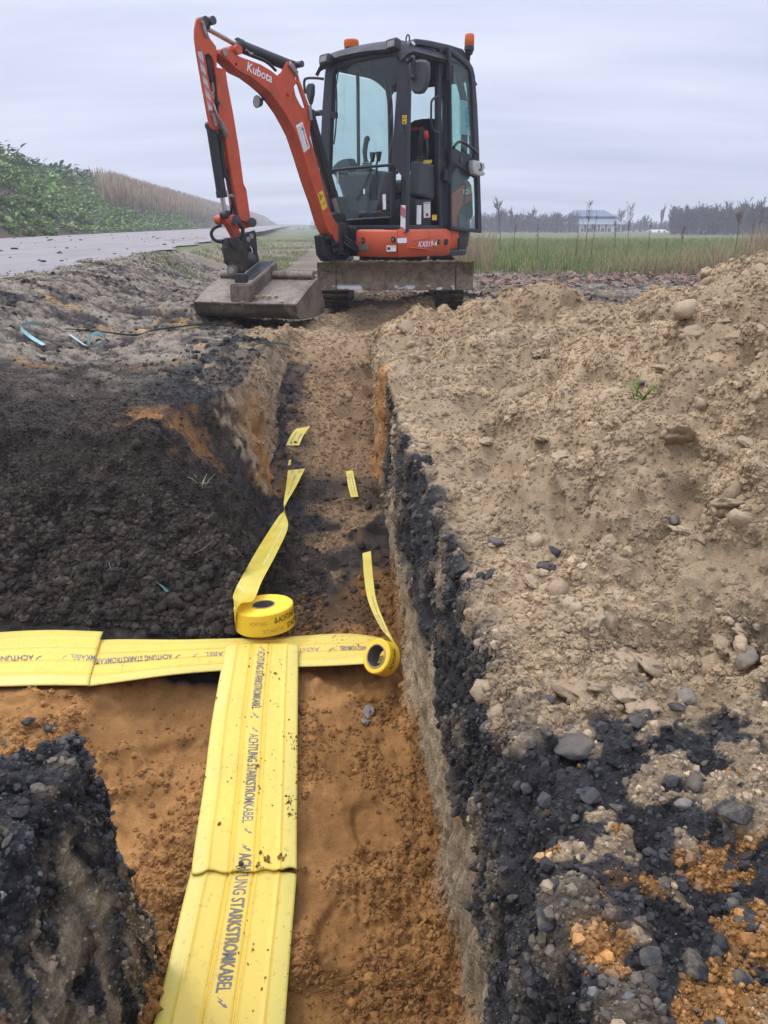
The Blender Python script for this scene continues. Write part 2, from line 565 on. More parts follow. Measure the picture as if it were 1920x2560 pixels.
def floor_right(y):  return gi(y, [0.2, 0.6, 1.0, 1.5, 2.0, 3.1, 4.0, 5.0, 6.2], [.162, .150, .138, .098, .060, .012, -.045, -.07, -.02])
def wall_top_right(y): return gi(y, [0.2, 0.6, 1.0, 1.4, 1.8, 2.3, 2.9, 4.0, 5.4, 6.2], [.215, .205, .198, .165, .130, .09, .02, -.045, -.06, 0.0])
def floor_left(y):   return gi(y, [0.2, 0.9, 1.3, 2.0, 2.6, 3.1, 3.7, 4.4, 5.2, 6.2], [-.450, -.445, -.455, -.47, -.47, -.49, -.57, -.62, -.62, -.55])
def floor_main(y):   return gi(y, [0.2, 1.0, 2.0, 2.4, 3.0, 3.6, 4.1, 4.6, 5.2, 5.7, 6.4], [-.755, -.735, -.63, -.595, -.53, -.455, -.36, -.25, -.10, -.01, .02])

def smin(a, b, k):
    h = np.clip(0.5 + 0.5 * (b - a) / k, 0, 1)
    return b * (1 - h) + a * h - k * h * (1 - h)

def road_right(y): return -3.25 - 0.106 * (y - 6.85)
def road_left(y):  return -11.2 - 0.106 * (y - 21.4)
ROAD_Z = 0.25

def left_surface(x, y):
    p = np.stack([x, y, np.zeros_like(x)], 1)
    z = 0.035 * vnoise(p, 0.9, 3) + 0.02 * vnoise(p, 2.1, 4)
    z = z + ROAD_Z * smooth(-1.9, -3.0, x + 0.106 * (y - 6.85))
    z = z + 0.10 * np.exp(-((x + 2.55 + 0.106 * (y - 6.85)) / 0.40) ** 2) * smooth(5.0, 6.3, y) * (0.75 + 0.6 * vnoise(p, 1.3, 8))
    z = z + 0.12 * np.exp(-(((x + 1.62) / 0.42) ** 2 + ((y - 6.35) / 0.30) ** 2))       # dark clod heap behind the ditching bucket
    # the near block stands a little lower at its broken edge
    z = z - 0.05 * smooth(5.3, 6.0, y) * smooth(-1.9, -1.2, x) * smooth(9.0, 7.5, y)
    z = np.where(y < 1.4, z * 0.3 - 0.070 + 0.05 * smooth(-0.5, -0.85, x), z)
    return z

def heap(x, y):
    toe = gi(y, [0.2, 0.8, 1.2, 1.5, 1.95, 2.9, 3.85, 4.6, 5.5], [.95, .70, .46, .36, .40, .56, .98, 1.55, 2.6])
    d = x - toe
    crest = gi(y, [0.2, 1.0, 2.0, 3.2, 4.2, 5.2], [.46, .56, .56, .46, .36, .24])
    z = d * 0.66
    z = -smin(-np.maximum(z, -0.3), np.zeros_like(z) + 0.0, 0.12)
    z = smin(z, crest, 0.18)
    return np.maximum(z, 0)

BUMPS = [(1.06, 5.0, .30, .24, .30), (1.66, 4.85, .20, .26, .28), (.66, 5.10, .12, .22, .24), (.18, 5.40, .03, .22, .2),
         (2.15, 4.55, .08, .40, .40), (.80, 4.3, .06, .45, .40), (-.28, 5.95, .05, .12, .10), (.33, 5.75, .02, .2, .12)]

def right_surface(x, y):
    p = np.stack([x, y, np.zeros_like(x)], 1)
    z = 0.02 + heap(x, y) + 0.055 * smooth(0.15, 0.6, x - wall_top_right(y)) * smooth(0.9, 1.6, y)
    for bx, by, h, sx, sy in BUMPS:
        z = z + h * np.exp(-((x - bx) / sx) ** 2 - ((y - by) / sy) ** 2)
    # flat scar where the bucket bit into the spoil
    cut = 0.10 + (y - 4.35) * 0.75 - (x - 1.35) * 0.35
    inb = smooth(0.95, 1.1, x) * smooth(1.75, 1.6, x) * smooth(4.0, 4.15, y) * smooth(4.85, 4.7, y)
    z = np.where(inb > 0, z * (1 - inb) + np.minimum(z, np.maximum(cut, 0.06)) * inb, z)
    z = z - 0.13 * smooth(5.45, 6.0, y) - 0.07 * smooth(5.5, 6.0, y) * smooth(7.3, 6.9, y)
    z = z * smooth(8.5, 6.3, y) + 0.03 * vnoise(p, 0.8, 5) + 0.035 * vnoise(p, 2.3, 6) * smooth(0.1, 0.5, x - wall_top_right(y)) * smooth(7.5, 5.5, y)
    return z

def base_z(x, y):
    x = np.asarray(x, float); y = np.asarray(y, float)
    p = np.stack([x, y, np.zeros_like(x)], 1)
    wob = 0.022 * vnoise(p, 3.0, 21) + 0.012 * vnoise(p, 8.0, 22)
    wl_ = 0.035 * vnoise(p, 2.4, 23) + 0.015 * vnoise(p, 7.0, 24)
    ls, rs = left_surface(x, y), right_surface(x, y)
    mid = 0.5 * (floor_left(y) + floor_right(y))
    blend = smooth(-0.15, 0.15, x - mid)
    surf = ls * (1 - blend) + rs * blend
    # main trench
    fl = floor_main(y)
    fr, tr = floor_right(y), wall_top_right(y)
    slope_r = (0.02 - fl) / np.maximum(tr - fr, 0.035)
    wr = fl + (x - fr - 0.4 * wob) * np.maximum(slope_r, 3.2)
    slope_l = gi(y, [0.2, 2.2, 2.6, 3.2, 3.7, 4.4, 5.5], [20.0, 9.0, 1.25, 1.4, 4.0, 2.6, 1.2])
    wl = fl + (floor_left(y) - x + wl_) * slope_l
    main = np.maximum(fl, np.maximum(wr, wl))
    # side trench to the left
    y0 = 1.05 + 0.5 * wl_ + 0.11 * smooth(-0.60, -0.46, x)
    y1 = 2.22 + 0.6 * wob
    cf = np.maximum(fl, -0.64) + (0.10 * smooth(-0.45, -1.5, x) - 0.05 * smooth(-0.9, -0.4, x) * smooth(1.9, 1.2, y))
    cf = np.maximum(cf - 0.06 * smooth(-0.9, -0.2, x) * smooth(2.0, 1.3, y), fl)
    near = cf + (y0 - y) * 7.0
    far = cf + (y - y1) * 0.86
    side = np.maximum(cf, np.maximum(near, far))
    side = side + 3.0 * np.maximum(0, x - (floor_left(y) + 0.02))
    carve = np.minimum(main, smin(main, side, 0.05))
    z = smin(carve, surf, np.where(x > mid, 0.075, 0.05))
    return z

def base_z1(x, y):
    return float(base_z(np.array([x]), np.array([y]))[0])

def ground_hit(px, py, lift=0.0, t0=0.5, t1=60.0):
    """First point where the ray through a photo pixel meets the base ground."""
    d = ray(px, py); c = Vector((0, 0, CAM_Z))
    ts = t0 * (t1 / t0) ** np.linspace(0, 1, 1500)
    P = np.array(c)[None, :] + ts[:, None] * np.array(d)[None, :]
    dz = P[:, 2] - base_z(P[:, 0], P[:, 1]) - lift
    k = np.argmax(dz < 0)
    if dz[k] >= 0: k = len(ts) - 1
    a, b = (ts[k - 1], ts[k]) if k else (ts[0], ts[0])
    fa, fb = (dz[k - 1], dz[k]) if k else (1, 0)
    t = a + (b - a) * fa / (fa - fb + 1e-12)
    return c + d * t

# rows: even steps on the picture; columns: even steps along each row's cross-section
ROWS = [0.32]
while ROWS[-1] < 13.0:
    yy = ROWS[-1]
    ROWS.append(yy + min(1.6 * (0.94 * yy + 0.3) ** 2 / 692.0, 0.010 + 0.0045 * yy))
ROWS = np.array(ROWS)
NC = 780
NR = len(ROWS)
gx = np.zeros((NR, NC)); gz = np.zeros((NR, NC))
for k, yy in enumerate(ROWS):
    lo, hi = -(0.55 * yy + 0.95), 0.55 * yy + 0.95
    xs = np.linspace(lo, hi, 2600)
    zs = base_z(xs, np.full_like(xs, yy))
    w = np.where(np.abs(xs) > 0.53 * yy + 0.25, 0.35, 1.0)
    seg = np.sqrt(np.diff(xs) ** 2 + np.diff(zs) ** 2) * 0.5 * (w[1:] + w[:-1])
    s = np.concatenate([[0], np.cumsum(seg)])
    xn = np.interp(np.linspace(0, s[-1], NC), s, xs)
    gx[k] = xn
# even out sideways jitter of the columns from row to row
for it in range(6):
    gx[1:-1] = 0.25 * gx[:-2] + 0.5 * gx[1:-1] + 0.25 * gx[2:]
gy = np.repeat(ROWS[:, None], NC, 1)
gz = base_z(gx.ravel(), gy.ravel()).reshape(NR, NC)
P = np.stack([gx, gy, gz], 2)

def grid_normals(P):
    du = np.gradient(P, axis=1); dv = np.gradient(P, axis=0)
    n = np.cross(du, dv)
    return n / (np.linalg.norm(n, axis=2, keepdims=True) + 1e-12)

N0 = grid_normals(P)
for it in range(3):
    N0[1:-1, 1:-1] = (N0[1:-1, 1:-1] * 2 + N0[:-2, 1:-1] + N0[2:, 1:-1] + N0[1:-1, :-2] + N0[1:-1, 2:])
    N0 /= np.linalg.norm(N0, axis=2, keepdims=True) + 1e-12
V = P.reshape(-1, 3)
NN = N0.reshape(-1, 3)
X, Y, Z = V[:, 0], V[:, 1], V[:, 2]
steep = 1 - np.clip(NN[:, 2], 0, 1)
n1 = fbm(V, 2.2, 4, 101)
n2 = fbm(V, 7.0, 4, 102)
n3 = fbm(V, 22.0, 3, 103)

# ---- where each kind of earth lies (weights)
fl_ = floor_main(Y); midx = 0.5 * (floor_left(Y) + floor_right(Y))
right_side = X > midx
above = Z - fl_
in_trench = (above < 0.10 + 0.03 * n2) & (X < floor_right(Y) + 0.05) & ((X > floor_left(Y) - 0.12) | ((Y < 2.35) & (Y > 1.05)))
side_floor = (X < floor_left(Y) + 0.05) & (Y > 1.0) & (Y < 2.32) & (Z < -0.46 + 0.04 * n2)
w_orange = np.where((X < floor_left(Y) + .06) & (Y > 2.02), 0, 1) * smooth(0.16, 0.05, above + 0.05 * n2) * (X < floor_right(Y) + 0.04) * smooth(2.55, 2.15, Y + 0.30 * n1 - 0.25 * smooth(-.22, -.05, X))
w_orange = np.maximum(w_orange * ((X > floor_left(Y) - 0.25) | (Y > 1.0)), side_floor * smooth(2.03, 1.96, Y - 0.03 * n2))
w_orange = w_orange * (1 - ((X < floor_left(Y) + 0.03) & (Y < 1.30) & (steep > 0.30) & (Z > floor_main(Y) + 0.06)))
# right bank: sand lies beyond the top edge of the wall, dark slaggy fill in the wall and on the near shoulder
edge = X - wall_top_right(Y)
n0 = fbm(V, 4.5, 5, 104, 0.62)
w_sand = smooth(-0.012, 0.035, edge + 0.05 * n1 + 0.05 * n0 - 0.02) * smooth(-0.06, 0.06, Y - 0.96 + 0.22 * n1 + 0.20 * n0 - 0.10 * smooth(0.3, 1.2, X) + 0.04 * n3)
w_sand = np.where(right_side, w_sand * smooth(6.5, 5.8, Y + 0.4 * n1 + 0.2 * n0), 0)
# the far end of the trench and the run-up are sand again
floor_sand = smooth(3.2, 3.75, Y + 0.35 * n1) * (X > floor_left(Y) - 0.30 + 0.1 * n2) * (X < wall_top_right(Y) + .1) * (Y < 6.3 + 0.4 * n1)
patch_sand = smooth(0.02, 0.16, n1 + 0.5 * n2 - 0.10) * smooth(2.45, 2.8, Y) * smooth(0.25, 0.08, above) * (X > floor_left(Y) + 0.10) * (X < floor_right(Y) + .03)
w_sand = np.maximum(w_sand, np.maximum(floor_sand, patch_sand * 0.9))
near_sand_path = smooth(5.4, 5.9, Y + 0.3 * n1) * smooth(-0.75, -0.45, X + 0.25 * n1) * smooth(9.5, 7.5, Y + n1) * smooth(2.6, 1.9, X + 0.3 * n1)
w_sand = np.maximum(w_sand, near_sand_path * 0.85)
# tan undisturbed sand low in the cut walls
wall_r = right_side & (X > floor_right(Y) - 0.02) & (edge < 0.01)
w_tan = np.where(wall_r, smooth(-0.30, -0.37, Z + 0.05 * n2 + 0.25 * (0.02 - fl_ - 0.75) + 0.08 * n1), 0) * smooth(0.45, 0.75, steep + 0.1)
streak = vnoise(V, (26, 26, 5.0), 131) + 0.6 * vnoise(V, (60, 60, 9.0), 132)
wall_l = (~right_side) & (Y < 1.6) & (steep > 0.30) & (Z > floor_main(Y) + 0.04)
w_tan = np.maximum(w_tan, np.where(wall_l, smooth(-0.1, 0.55, streak + 0.5 * n2 + 0.3) * smooth(-0.10, -0.2, Z + 0.03 * n2) * 0.85, 0))
wall_lf = (~right_side) & (Y > 3.3) & (steep > 0.30) & (Y < 5.2)
w_tan = np.maximum(w_tan, np.where(wall_lf, smooth(-0.4, 0.2, streak) * 0.9, 0))
w_tan *= (1 - w_orange)
# brown crumbly mound between the side trench and the plain
w_mound = np.where((~right_side) & (Y > 1.7), smooth(4.3, 3.1, Y + 0.5 * n1 + 0.25 * smooth(-1.0, 0.0, X)), 0)
w_mud = np.where(~right_side, smooth(3.1, 4.0, Y + 0.5 * n1), 0)
w_mud = np.maximum(w_mud, smooth(6.6, 7.4, Y + 0.5 * n1) * (X > 0))
black_far = np.where((~right_side) & (Y > 3.0) & (Y < 5.0), smooth(0.75, 0.28, floor_left(Y) - X + 0.35 * n1 + 0.12 * n2) * smooth(0.22, 0.10, X - floor_left(Y) + 0.12 * n2) * smooth(-0.55, -0.1, n1 + 0.6 * n2) * smooth(.55, .25, steep) * (0.72 + 0.28 * smooth(-.2, .2, n2 + n3)), 0)

# each kind yields to the ones named before it
in_cut = (X > floor_left(Y) - 0.01) & (X < floor_right(Y) + 0.02) & (above < 0.14)
rem = np.clip(1 - w_orange, 0, 1)
w_tan = np.minimum(w_tan, rem); rem = rem - w_tan
w_sand = np.minimum(w_sand, rem); rem = rem - w_sand
trench_soil = in_cut & (Y > 2.0)
w_mound = np.where(trench_soil, 1.0, w_mound); w_mud = np.where(trench_soil, 0.0, w_mud)
w_mound = np.minimum(w_mound, rem); rem = rem - w_mound
w_mud = np.minimum(w_mud, rem)

# ---- relief along the normal
row_step = np.gradient(ROWS)[:, None].repeat(NC, 1).ravel()
disp = np.zeros(len(V))
a1, a1e, a1r = worley(V, 22.0, 201)      # 4.5 cm lumps
a2, a2e, a2r = worley(V, 52.0, 202)      # 2 cm crumbs
a3, a3e, a3r = worley(V, 110.0, 203)     # 9 mm grains
dist_fade = np.clip(2.2 / (Y + 0.6), 0.25, 1.0)
f1_, f2_, f3_ = smooth(.022, .010, row_step), smooth(.010, .005, row_step), smooth(.005, .0025, row_step)
lump1 = np.clip(0.62 - a1, 0, 1) * (0.25 + a1r) * f1_
lump2 = np.clip(0.62 - a2, 0, 1) * (0.2 + a2r) * f2_
lump3 = np.clip(0.62 - a3, 0, 1) * (0.2 + a3r) * f3_
# slag: angular chunks parted by crevices
chunk1 = (np.minimum(a1e * 3.5, 0.4) * (0.2 + 0.8 * a1r) + 0.3 * a1r) * f1_
b1, b1e, b1r = worley(V + 0.05 * np.stack([n1, n2, n1], 1), 7.5, 204)   # hand-sized cakes of damp sand
cake = (np.minimum(b1e * 2.2, 0.45) * (0.3 + 0.7 * b1r) + 0.5 * b1r) * smooth(-0.15, 0.25, n1 + 0.4 * n2)
chunk2 = (np.minimum(a2e * 3.0, 0.4) * (0.2 + 0.8 * a2r) + 0.3 * a2r) * f2_
ridg = 1 - np.abs(vnoise(V, 9.0, 210))
rough_o = smooth(-0.22, 0.16, n1 * 0.8 + 0.8 * vnoise(V, 5.0, 211) + 0.25 * np.where(right_side, 1, 0) * smooth(0.30, 0.08, floor_right(Y) - X) + 0.05)
w_dark = np.clip(1 - w_orange - w_sand - w_tan - w_mound - w_mud, 0, 1)
rough_o = np.maximum(rough_o, 0.9 * smooth(0.16, 0.05, floor_right(Y) - X + 0.05 * n2) * w_orange)
d_orange = 0.032 * n1 + 0.018 * n2 + 0.020 * np.abs(vnoise(V, 9.0, 213)) * rough_o + 0.001 * n2 * (0.35 + rough_o) + rough_o * (0.034 * lump1 + 0.034 * lump2 + 0.014 * lump3 + 0.008 * n3) + 0.0012 * n3
# boot and shovel marks: irregular dents, one side pressed deeper, crumbs pushed up along the far rim
for bx, by, rx, ry, ang, dep in [(-.03, 1.50, .060, .095, .35, .020), (-.10, 1.20, .055, .11, -.15, .022), (.03, 1.76, .05, .085, .5, .016),
                               (-.55, 1.74, .17, .06, .45, .022), (-.80, 1.60, .17, .07, .3, .02), (-.66, 1.42, .10, .06, -.5, .018), (-1.0, 1.84, .16, .06, .15, .018)]:
    u = (X - bx) * math.cos(ang) + (Y - by) * math.sin(ang); w = -(X - bx) * math.sin(ang) + (Y - by) * math.cos(ang)
    u = u + 0.018 * n1 + 0.010 * n2; w = w + 0.022 * n1 - 0.012 * n2
    r = (np.abs(u / rx) ** 2.6 + np.abs(w / ry) ** 2.6) ** (1 / 2.6)
    side_ = 0.45 + 0.55 * np.clip(w / ry, -1, 1)
    d_orange += -dep * smooth(1.0, 0.72, r) * (0.35 + 0.65 * np.clip(side_, 0, 1)) + 0.25 * dep * np.exp(-((r - 1.12) / 0.12) ** 2) * (0.5 + n2)
    rough_o = rough_o * (1 - 0.75 * smooth(1.0, 0.8, r))
d_sand = (0.095 * fbm(V, 1.5, 3, 222) * right_side - 0.055 * np.clip(0.25 - np.abs(fbm(V + 0.08 * np.stack([n1, n2, n1], 1), 2.6, 2, 223)), 0, 1) / 0.25 * right_side + 0.02) * smooth(0.0, 0.35, edge) + 0.042 * cake * right_side * smooth(0.02, 0.2, edge) + 0.050 * fbm(V, 4.0, 4, 221) + 0.09 * np.clip(vnoise(V, 3.3, 224), 0, 1) ** 2 * smooth(3.6, 4.4, Y) * smooth(6.0, 5.4, Y) * right_side + 0.016 * (ridg ** 3 - 0.5) + 0.020 * n2 + 0.013 * n3 * f2_ + 0.034 * lump1 * smooth(-0.3, 0.4, n1 + n2) + 0.026 * lump2 * smooth(-0.5, 0.3, n2 + 0.2) + 0.012 * lump3
d_dark = 0.026 * n2 + 0.030 * n1 * steep + 0.020 * chunk1 + 0.016 * chunk2 + 0.008 * lump3 + 0.010 * n3
d_tan = 0.016 * streak + 0.018 * n2 + 0.010 * n3
d_mound = 0.028 * n2 + 0.024 * lump1 + 0.020 * lump2 + 0.008 * lump3 + 0.010 * n3
tracks = vnoise(V, (7.0, 20.0, 7.0), 231)
d_mud = 0.034 * n2 + 0.030 * tracks * f1_ + 0.014 * vnoise(V, (5.0, 14.0, 5.0), 232) + 0.012 * n3 + 0.018 * lump1 + 0.012 * lump2
tot = w_orange + w_sand + w_tan + w_mound + w_mud + w_dark + 1e-6
disp = (w_orange * d_orange + w_sand * d_sand + w_tan * d_tan + w_mound * d_mound + w_mud * d_mud + w_dark * d_dark) / tot
V2 = V + NN * disp[:, None]
# the sand is pressed flat under the cable covers
def D(x, y): return (x * 1.15732, y * 1.15732)      # points read off the 1659-pixel-wide view
def zc_(y): return -.70 + (y - 1.0) * .112
_pl = [(*at_z(*D(x, y), zc_(yy))[:2],) for x, y, yy in ((487, 1391, 2.2), (459, 1540, 1.85), (421, 1815, 1.45), (370, 2050, 1.2), (330, 2212, 1.03), (290, 2390, .9))]
_pr = [(*at_z(*D(x, y), zc_(yy))[:2],) for x, y, yy in ((645, 1391, 2.2), (643, 1540, 1.85), (641, 1876, 1.4), (628, 2040, 1.2), (615, 2212, 1.03), (600, 2390, .9))]
_pl.sort(key=lambda q: q[1]); _pr.sort(key=lambda q: q[1])
cl_ = np.interp(Y, [q[1] for q in _pl], [q[0] for q in _pl]); cr_ = np.interp(Y, [q[1] for q in _pr], [q[0] for q in _pr])
under_main = smooth(-.012, .012, X - cl_) * smooth(-.012, .012, cr_ - X) * (Y < 2.27) * (Y > .85)
under_cross = smooth(1.90, 1.94, Y - .05 * smooth(-.75, -.4, X)) * smooth(2.27, 2.22, Y) * (X < .06)
lid = zc_(Y) - .022
V2[:, 2] = np.where(under_main > 0, V2[:, 2] * (1 - under_main) + np.minimum(V2[:, 2], lid) * under_main, V2[:, 2])
lid = np.where(X < -.78, -.575 + .035 * smooth(2.0, 2.2, Y), -.592)
V2[:, 2] = np.where(under_cross > 0, V2[:, 2] * (1 - under_cross) + np.minimum(V2[:, 2], lid) * under_cross, V2[:, 2])
free = 1 - np.clip(under_main + under_cross, 0, 1)

# ---- colour (albedo)
def col(c): return np.array(c)[None, :]
ks = (0.5 + 0.5 * np.clip(n2 * 0.8 + n3 * 0.5, -1, 1))[:, None]
c_orange = (col((.245, .117, .038)) * (1 - ks) + col((.350, .180, .064)) * ks) * (0.78 + 0.34 * smooth(-.4, .4, n1 + 0.5 * n2)[:, None])
moist = smooth(-0.15, 0.35, n1 + 0.3 * n2)[:, None]
c_sand = (col((.300, .214, .124)) * (1 - ks) + col((.430, .320, .198)) * ks) * (0.78 + 0.26 * moist)
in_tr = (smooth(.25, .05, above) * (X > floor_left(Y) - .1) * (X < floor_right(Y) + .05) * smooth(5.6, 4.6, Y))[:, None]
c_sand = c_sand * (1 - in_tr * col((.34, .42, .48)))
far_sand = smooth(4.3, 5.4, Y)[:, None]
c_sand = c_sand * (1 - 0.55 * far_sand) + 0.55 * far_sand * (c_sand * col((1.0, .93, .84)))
rk = a1r[:, None]
c_dark = col((.017, .016, .016)) * (1 - rk) + col((.042, .040, .040)) * rk
dust = (smooth(0.05, 0.55, n2 + 0.6 * n1 + 0.5 * n3 + 0.35 * NN[:, 2] - 0.22))[:, None]
c_dark = c_dark * (1 - 0.55 * dust) + col((.185, .140, .090)) * 0.55 * dust
kt = (0.5 + 0.5 * np.clip(0.8 * streak + 0.6 * n3, -1, 1))[:, None]
c_tan = col((.130, .098, .060)) * (1 - kt) + col((.38, .295, .188)) * kt
ost = smooth(0.35, 0.55, vnoise(V, (5, 5, 4), 141) + 0.3 * n3)[:, None]
c_tan = c_tan * (1 - 0.6 * ost) + col((.34, .155, .045)) * 0.6 * ost
c_mound = col((.023, .019, .0155)) * (1 - rk) + col((.060, .048, .037)) * rk
km = smooth(-.45, .45, 0.7 * tracks + 0.7 * n2 + 0.5 * n1 + 0.4 * n3)[:, None]
c_mud = col((.046, .039, .033)) * (1 - km) + col((.250, .205, .150)) * km
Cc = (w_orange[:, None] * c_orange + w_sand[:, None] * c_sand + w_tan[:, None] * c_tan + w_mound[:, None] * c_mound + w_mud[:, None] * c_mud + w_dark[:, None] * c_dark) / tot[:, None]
# orange sand trodden into the plain, black slag strewn on it, and crumbs of orange on the near right shoulder
o_pl = smooth(0.30, 0.62, vnoise(V, (2.2, 4.5, 3), 151) * 0.9 + 0.5 * n2 + 0.15 * n3) * w_mud * smooth(7.5, 5.5, Y) * 0.85
o_pl = np.maximum(o_pl, smooth(.26, .08, np.sqrt(((X + .88) / 1.0) ** 2 + ((Y - 3.02) / .75) ** 2) + 0.14 * n1 + 0.20 * n2 + 0.12 * n3) * 0.85 * (Y > 2.5))
o_pl = np.maximum(o_pl, smooth(0.42, 0.6, vnoise(V, 3.6, 153) + 0.4 * n2) * w_mound * 0.30)
o_pl = np.maximum(o_pl, np.where(wall_lf | ((~right_side) & (Y > 3.0) & (Y < 4.0)), smooth(.30, .08, np.abs(Y - 3.62) + 0.25 * n1 + 0.2 * n2 + np.maximum(0, Z + .15) * 2) * 0.9 * smooth(0.16, 0.0, np.abs(X - floor_left(Y) + 0.03)), 0))
o_right = np.maximum(smooth(0.02, 0.20, vnoise(V, 13.0, 152) + 0.5 * n3 + 0.10) * smooth(0.64, 0.55, Y + 0.10 * n2 - 0.16 * smooth(.28, .5, X)), 0.8 * smooth(0.50, 0.62, vnoise(V, 22.0, 154) + 0.5 * n3) * smooth(0.95, 0.75, Y) ) * (edge > 0.0) * (1 - w_orange)
o_rim = smooth(.30, .08, np.sqrt(((X + .015) / .22) ** 2 + ((Y - 3.75) / 1.6) ** 2) + 0.10 * n2 + 0.05 * n3) * right_side * 0.9
o_all = np.clip(o_pl + o_right + o_rim, 0, 1)[:, None]
o_yel = (w_mud * smooth(.3, .8, Y))[:, None]
Cc = Cc * (1 - o_all) + (c_orange * (col((1.08, 1.05, 0.95)) * (1 - o_yel) + col((1.15, 1.35, 1.5)) * o_yel)) * o_all
band = smooth(.55, .15, np.abs(Y - 7.9 - 0.25 * n1) / 1.1) * (X > .4) * smooth(2.9, 2.2, X) * smooth(-.35, .1, n1 + n2)
b_pl = np.clip(band * 0.9 + smooth(0.30, 0.55, vnoise(V, (1.6, 3.5, 2), 161) + 0.5 * n2) * w_mud * 0.85 + black_far * 0.95, 0, 1)[:, None]
Cc = Cc * (1 - b_pl) + col((.026, .026, .029)) * (0.7 + 0.8 * rk) * b_pl
sand_on_dark = smooth(0.20, 0.27, 0.5 * n2 + 0.7 * vnoise(V, 19.0, 171) + 0.6 * n3 + 0.30 * smooth(.50, .95, Y + 0.6 * np.clip(X - .25, 0, 1)) * (edge > .02) - 0.05) * w_dark * smooth(.70, .25, steep) * (X > 0) * 0.8
Cc = Cc * (1 - sand_on_dark[:, None]) + c_sand * sand_on_dark[:, None]
dk_tr = (smooth(-0.05, 0.3, vnoise(V, 3.3, 172) + 0.4 * n2) * smooth(4.0, 3.3, Y) * smooth(2.2, 2.4, Y) * smooth(.2, .05, above) * (X > floor_left(Y)))[:, None]
Cc = Cc * (1 - 0.7 * dk_tr) + c_mound * 0.7 * dk_tr
moss = (smooth(0.45, 0.7, vnoise(V, (1.3, 1.3, 1.3), 181) + 0.4 * n2) * smooth(7.8, 8.8, Y) * (X > 0.8) * 0.5)[:, None]
Cc = Cc * (1 - moss) + col((.085, .11, .06)) * moss

# ---- cut the sheet into the pieces of ground one would name
fi = (np.arange(NR - 1)[:, None] * NC + np.arange(NC - 1)[None, :]).ravel()
quads = np.stack([fi, fi + 1, fi + NC + 1, fi + NC], 1)
qx, qy, qz = X[fi], Y[fi], Z[fi]
q_orange, q_sand, q_right, q_above, q_edge = w_orange[fi], w_sand[fi], right_side[fi], above[fi], edge[fi]
lab = np.zeros(len(quads), dtype=int)
is_floor = (q_above < 0.07) & (qx < floor_right(qy) + 0.03) & (qx > floor_left(qy) - 0.03) & (qy < 5.6)
is_floor |= (w_orange[fi] > 0.5) & (qy < 2.3)
lab[:] = 5
lab[(qx > wall_top_right(qy) - 0.6) & (qx > midx[fi]) & (qy < 6.2)] = 1
lab[(qx > midx[fi]) & (qy < 6.2) & (q_sand > 0.5) & (q_edge > -0.03)] = 2
lab[(qx <= midx[fi]) & (qy < 1.75)] = 3
lab[(qx <= midx[fi]) & (qy >= 1.75) & (qy < 3.45 + 0.4 * n1[fi])] = 4
lab[is_floor] = 0
REGION = {}
E_STONY = mat_earth('slag_and_soil', 0.8, 180.0, 0.85, 0.16, 0.30, 0.006)
E_SAND = mat_earth('loose_sand', 0.55, 260.0, 0.98, 0.08, 0.16, 0.004)
E_SOIL = mat_earth('crumbly_soil', 0.8, 200.0, 0.95, 0.15, 0.28, 0.005)
for k, (nm, mt) in {0: ('trench_floor', E_SAND), 1: ('stony_bank', E_STONY), 2: ('sand_heap', E_SAND), 3: ('earth_block', E_STONY),
                    4: ('soil_mound', E_SOIL), 5: ('ground', E_SOIL)}.items():
    q = quads[lab == k]
    used = np.unique(q)
    remap = np.full(len(V2), -1, dtype=np.int64); remap[used] = np.arange(len(used))
    me = mesh_np(nm, V2[used], remap[q])
    set_color(me, Cc[used])
    o = obj(nm, me, mt)
    o['kind'] = 'structure'
    REGION[nm] = o
# finished surface for setting things down on
_surf = V2.reshape(NR, NC, 3)
def surf_z(x, y):
    k = int(np.clip(np.searchsorted(ROWS, y), 1, NR - 1))
    return float(np.interp(x, _surf[k, :, 0], _surf[k, :, 2]))

def surf_hit(px, py, lift=0.0, t0=0.4, t1=20.0):
    """First point where the ray through a photo pixel meets the finished ground."""
    d = ray(px, py); c = Vector((0, 0, CAM_Z))
    best = None
    t = t0
    pt = None
    while t < t1:
        p = c + d * t
        if p.y > ROWS[0] and p.z - lift < surf_z(p.x, p.y):
            return c + d * (t - 0.002 * t)
        t *= 1.004
    return c + d * t1
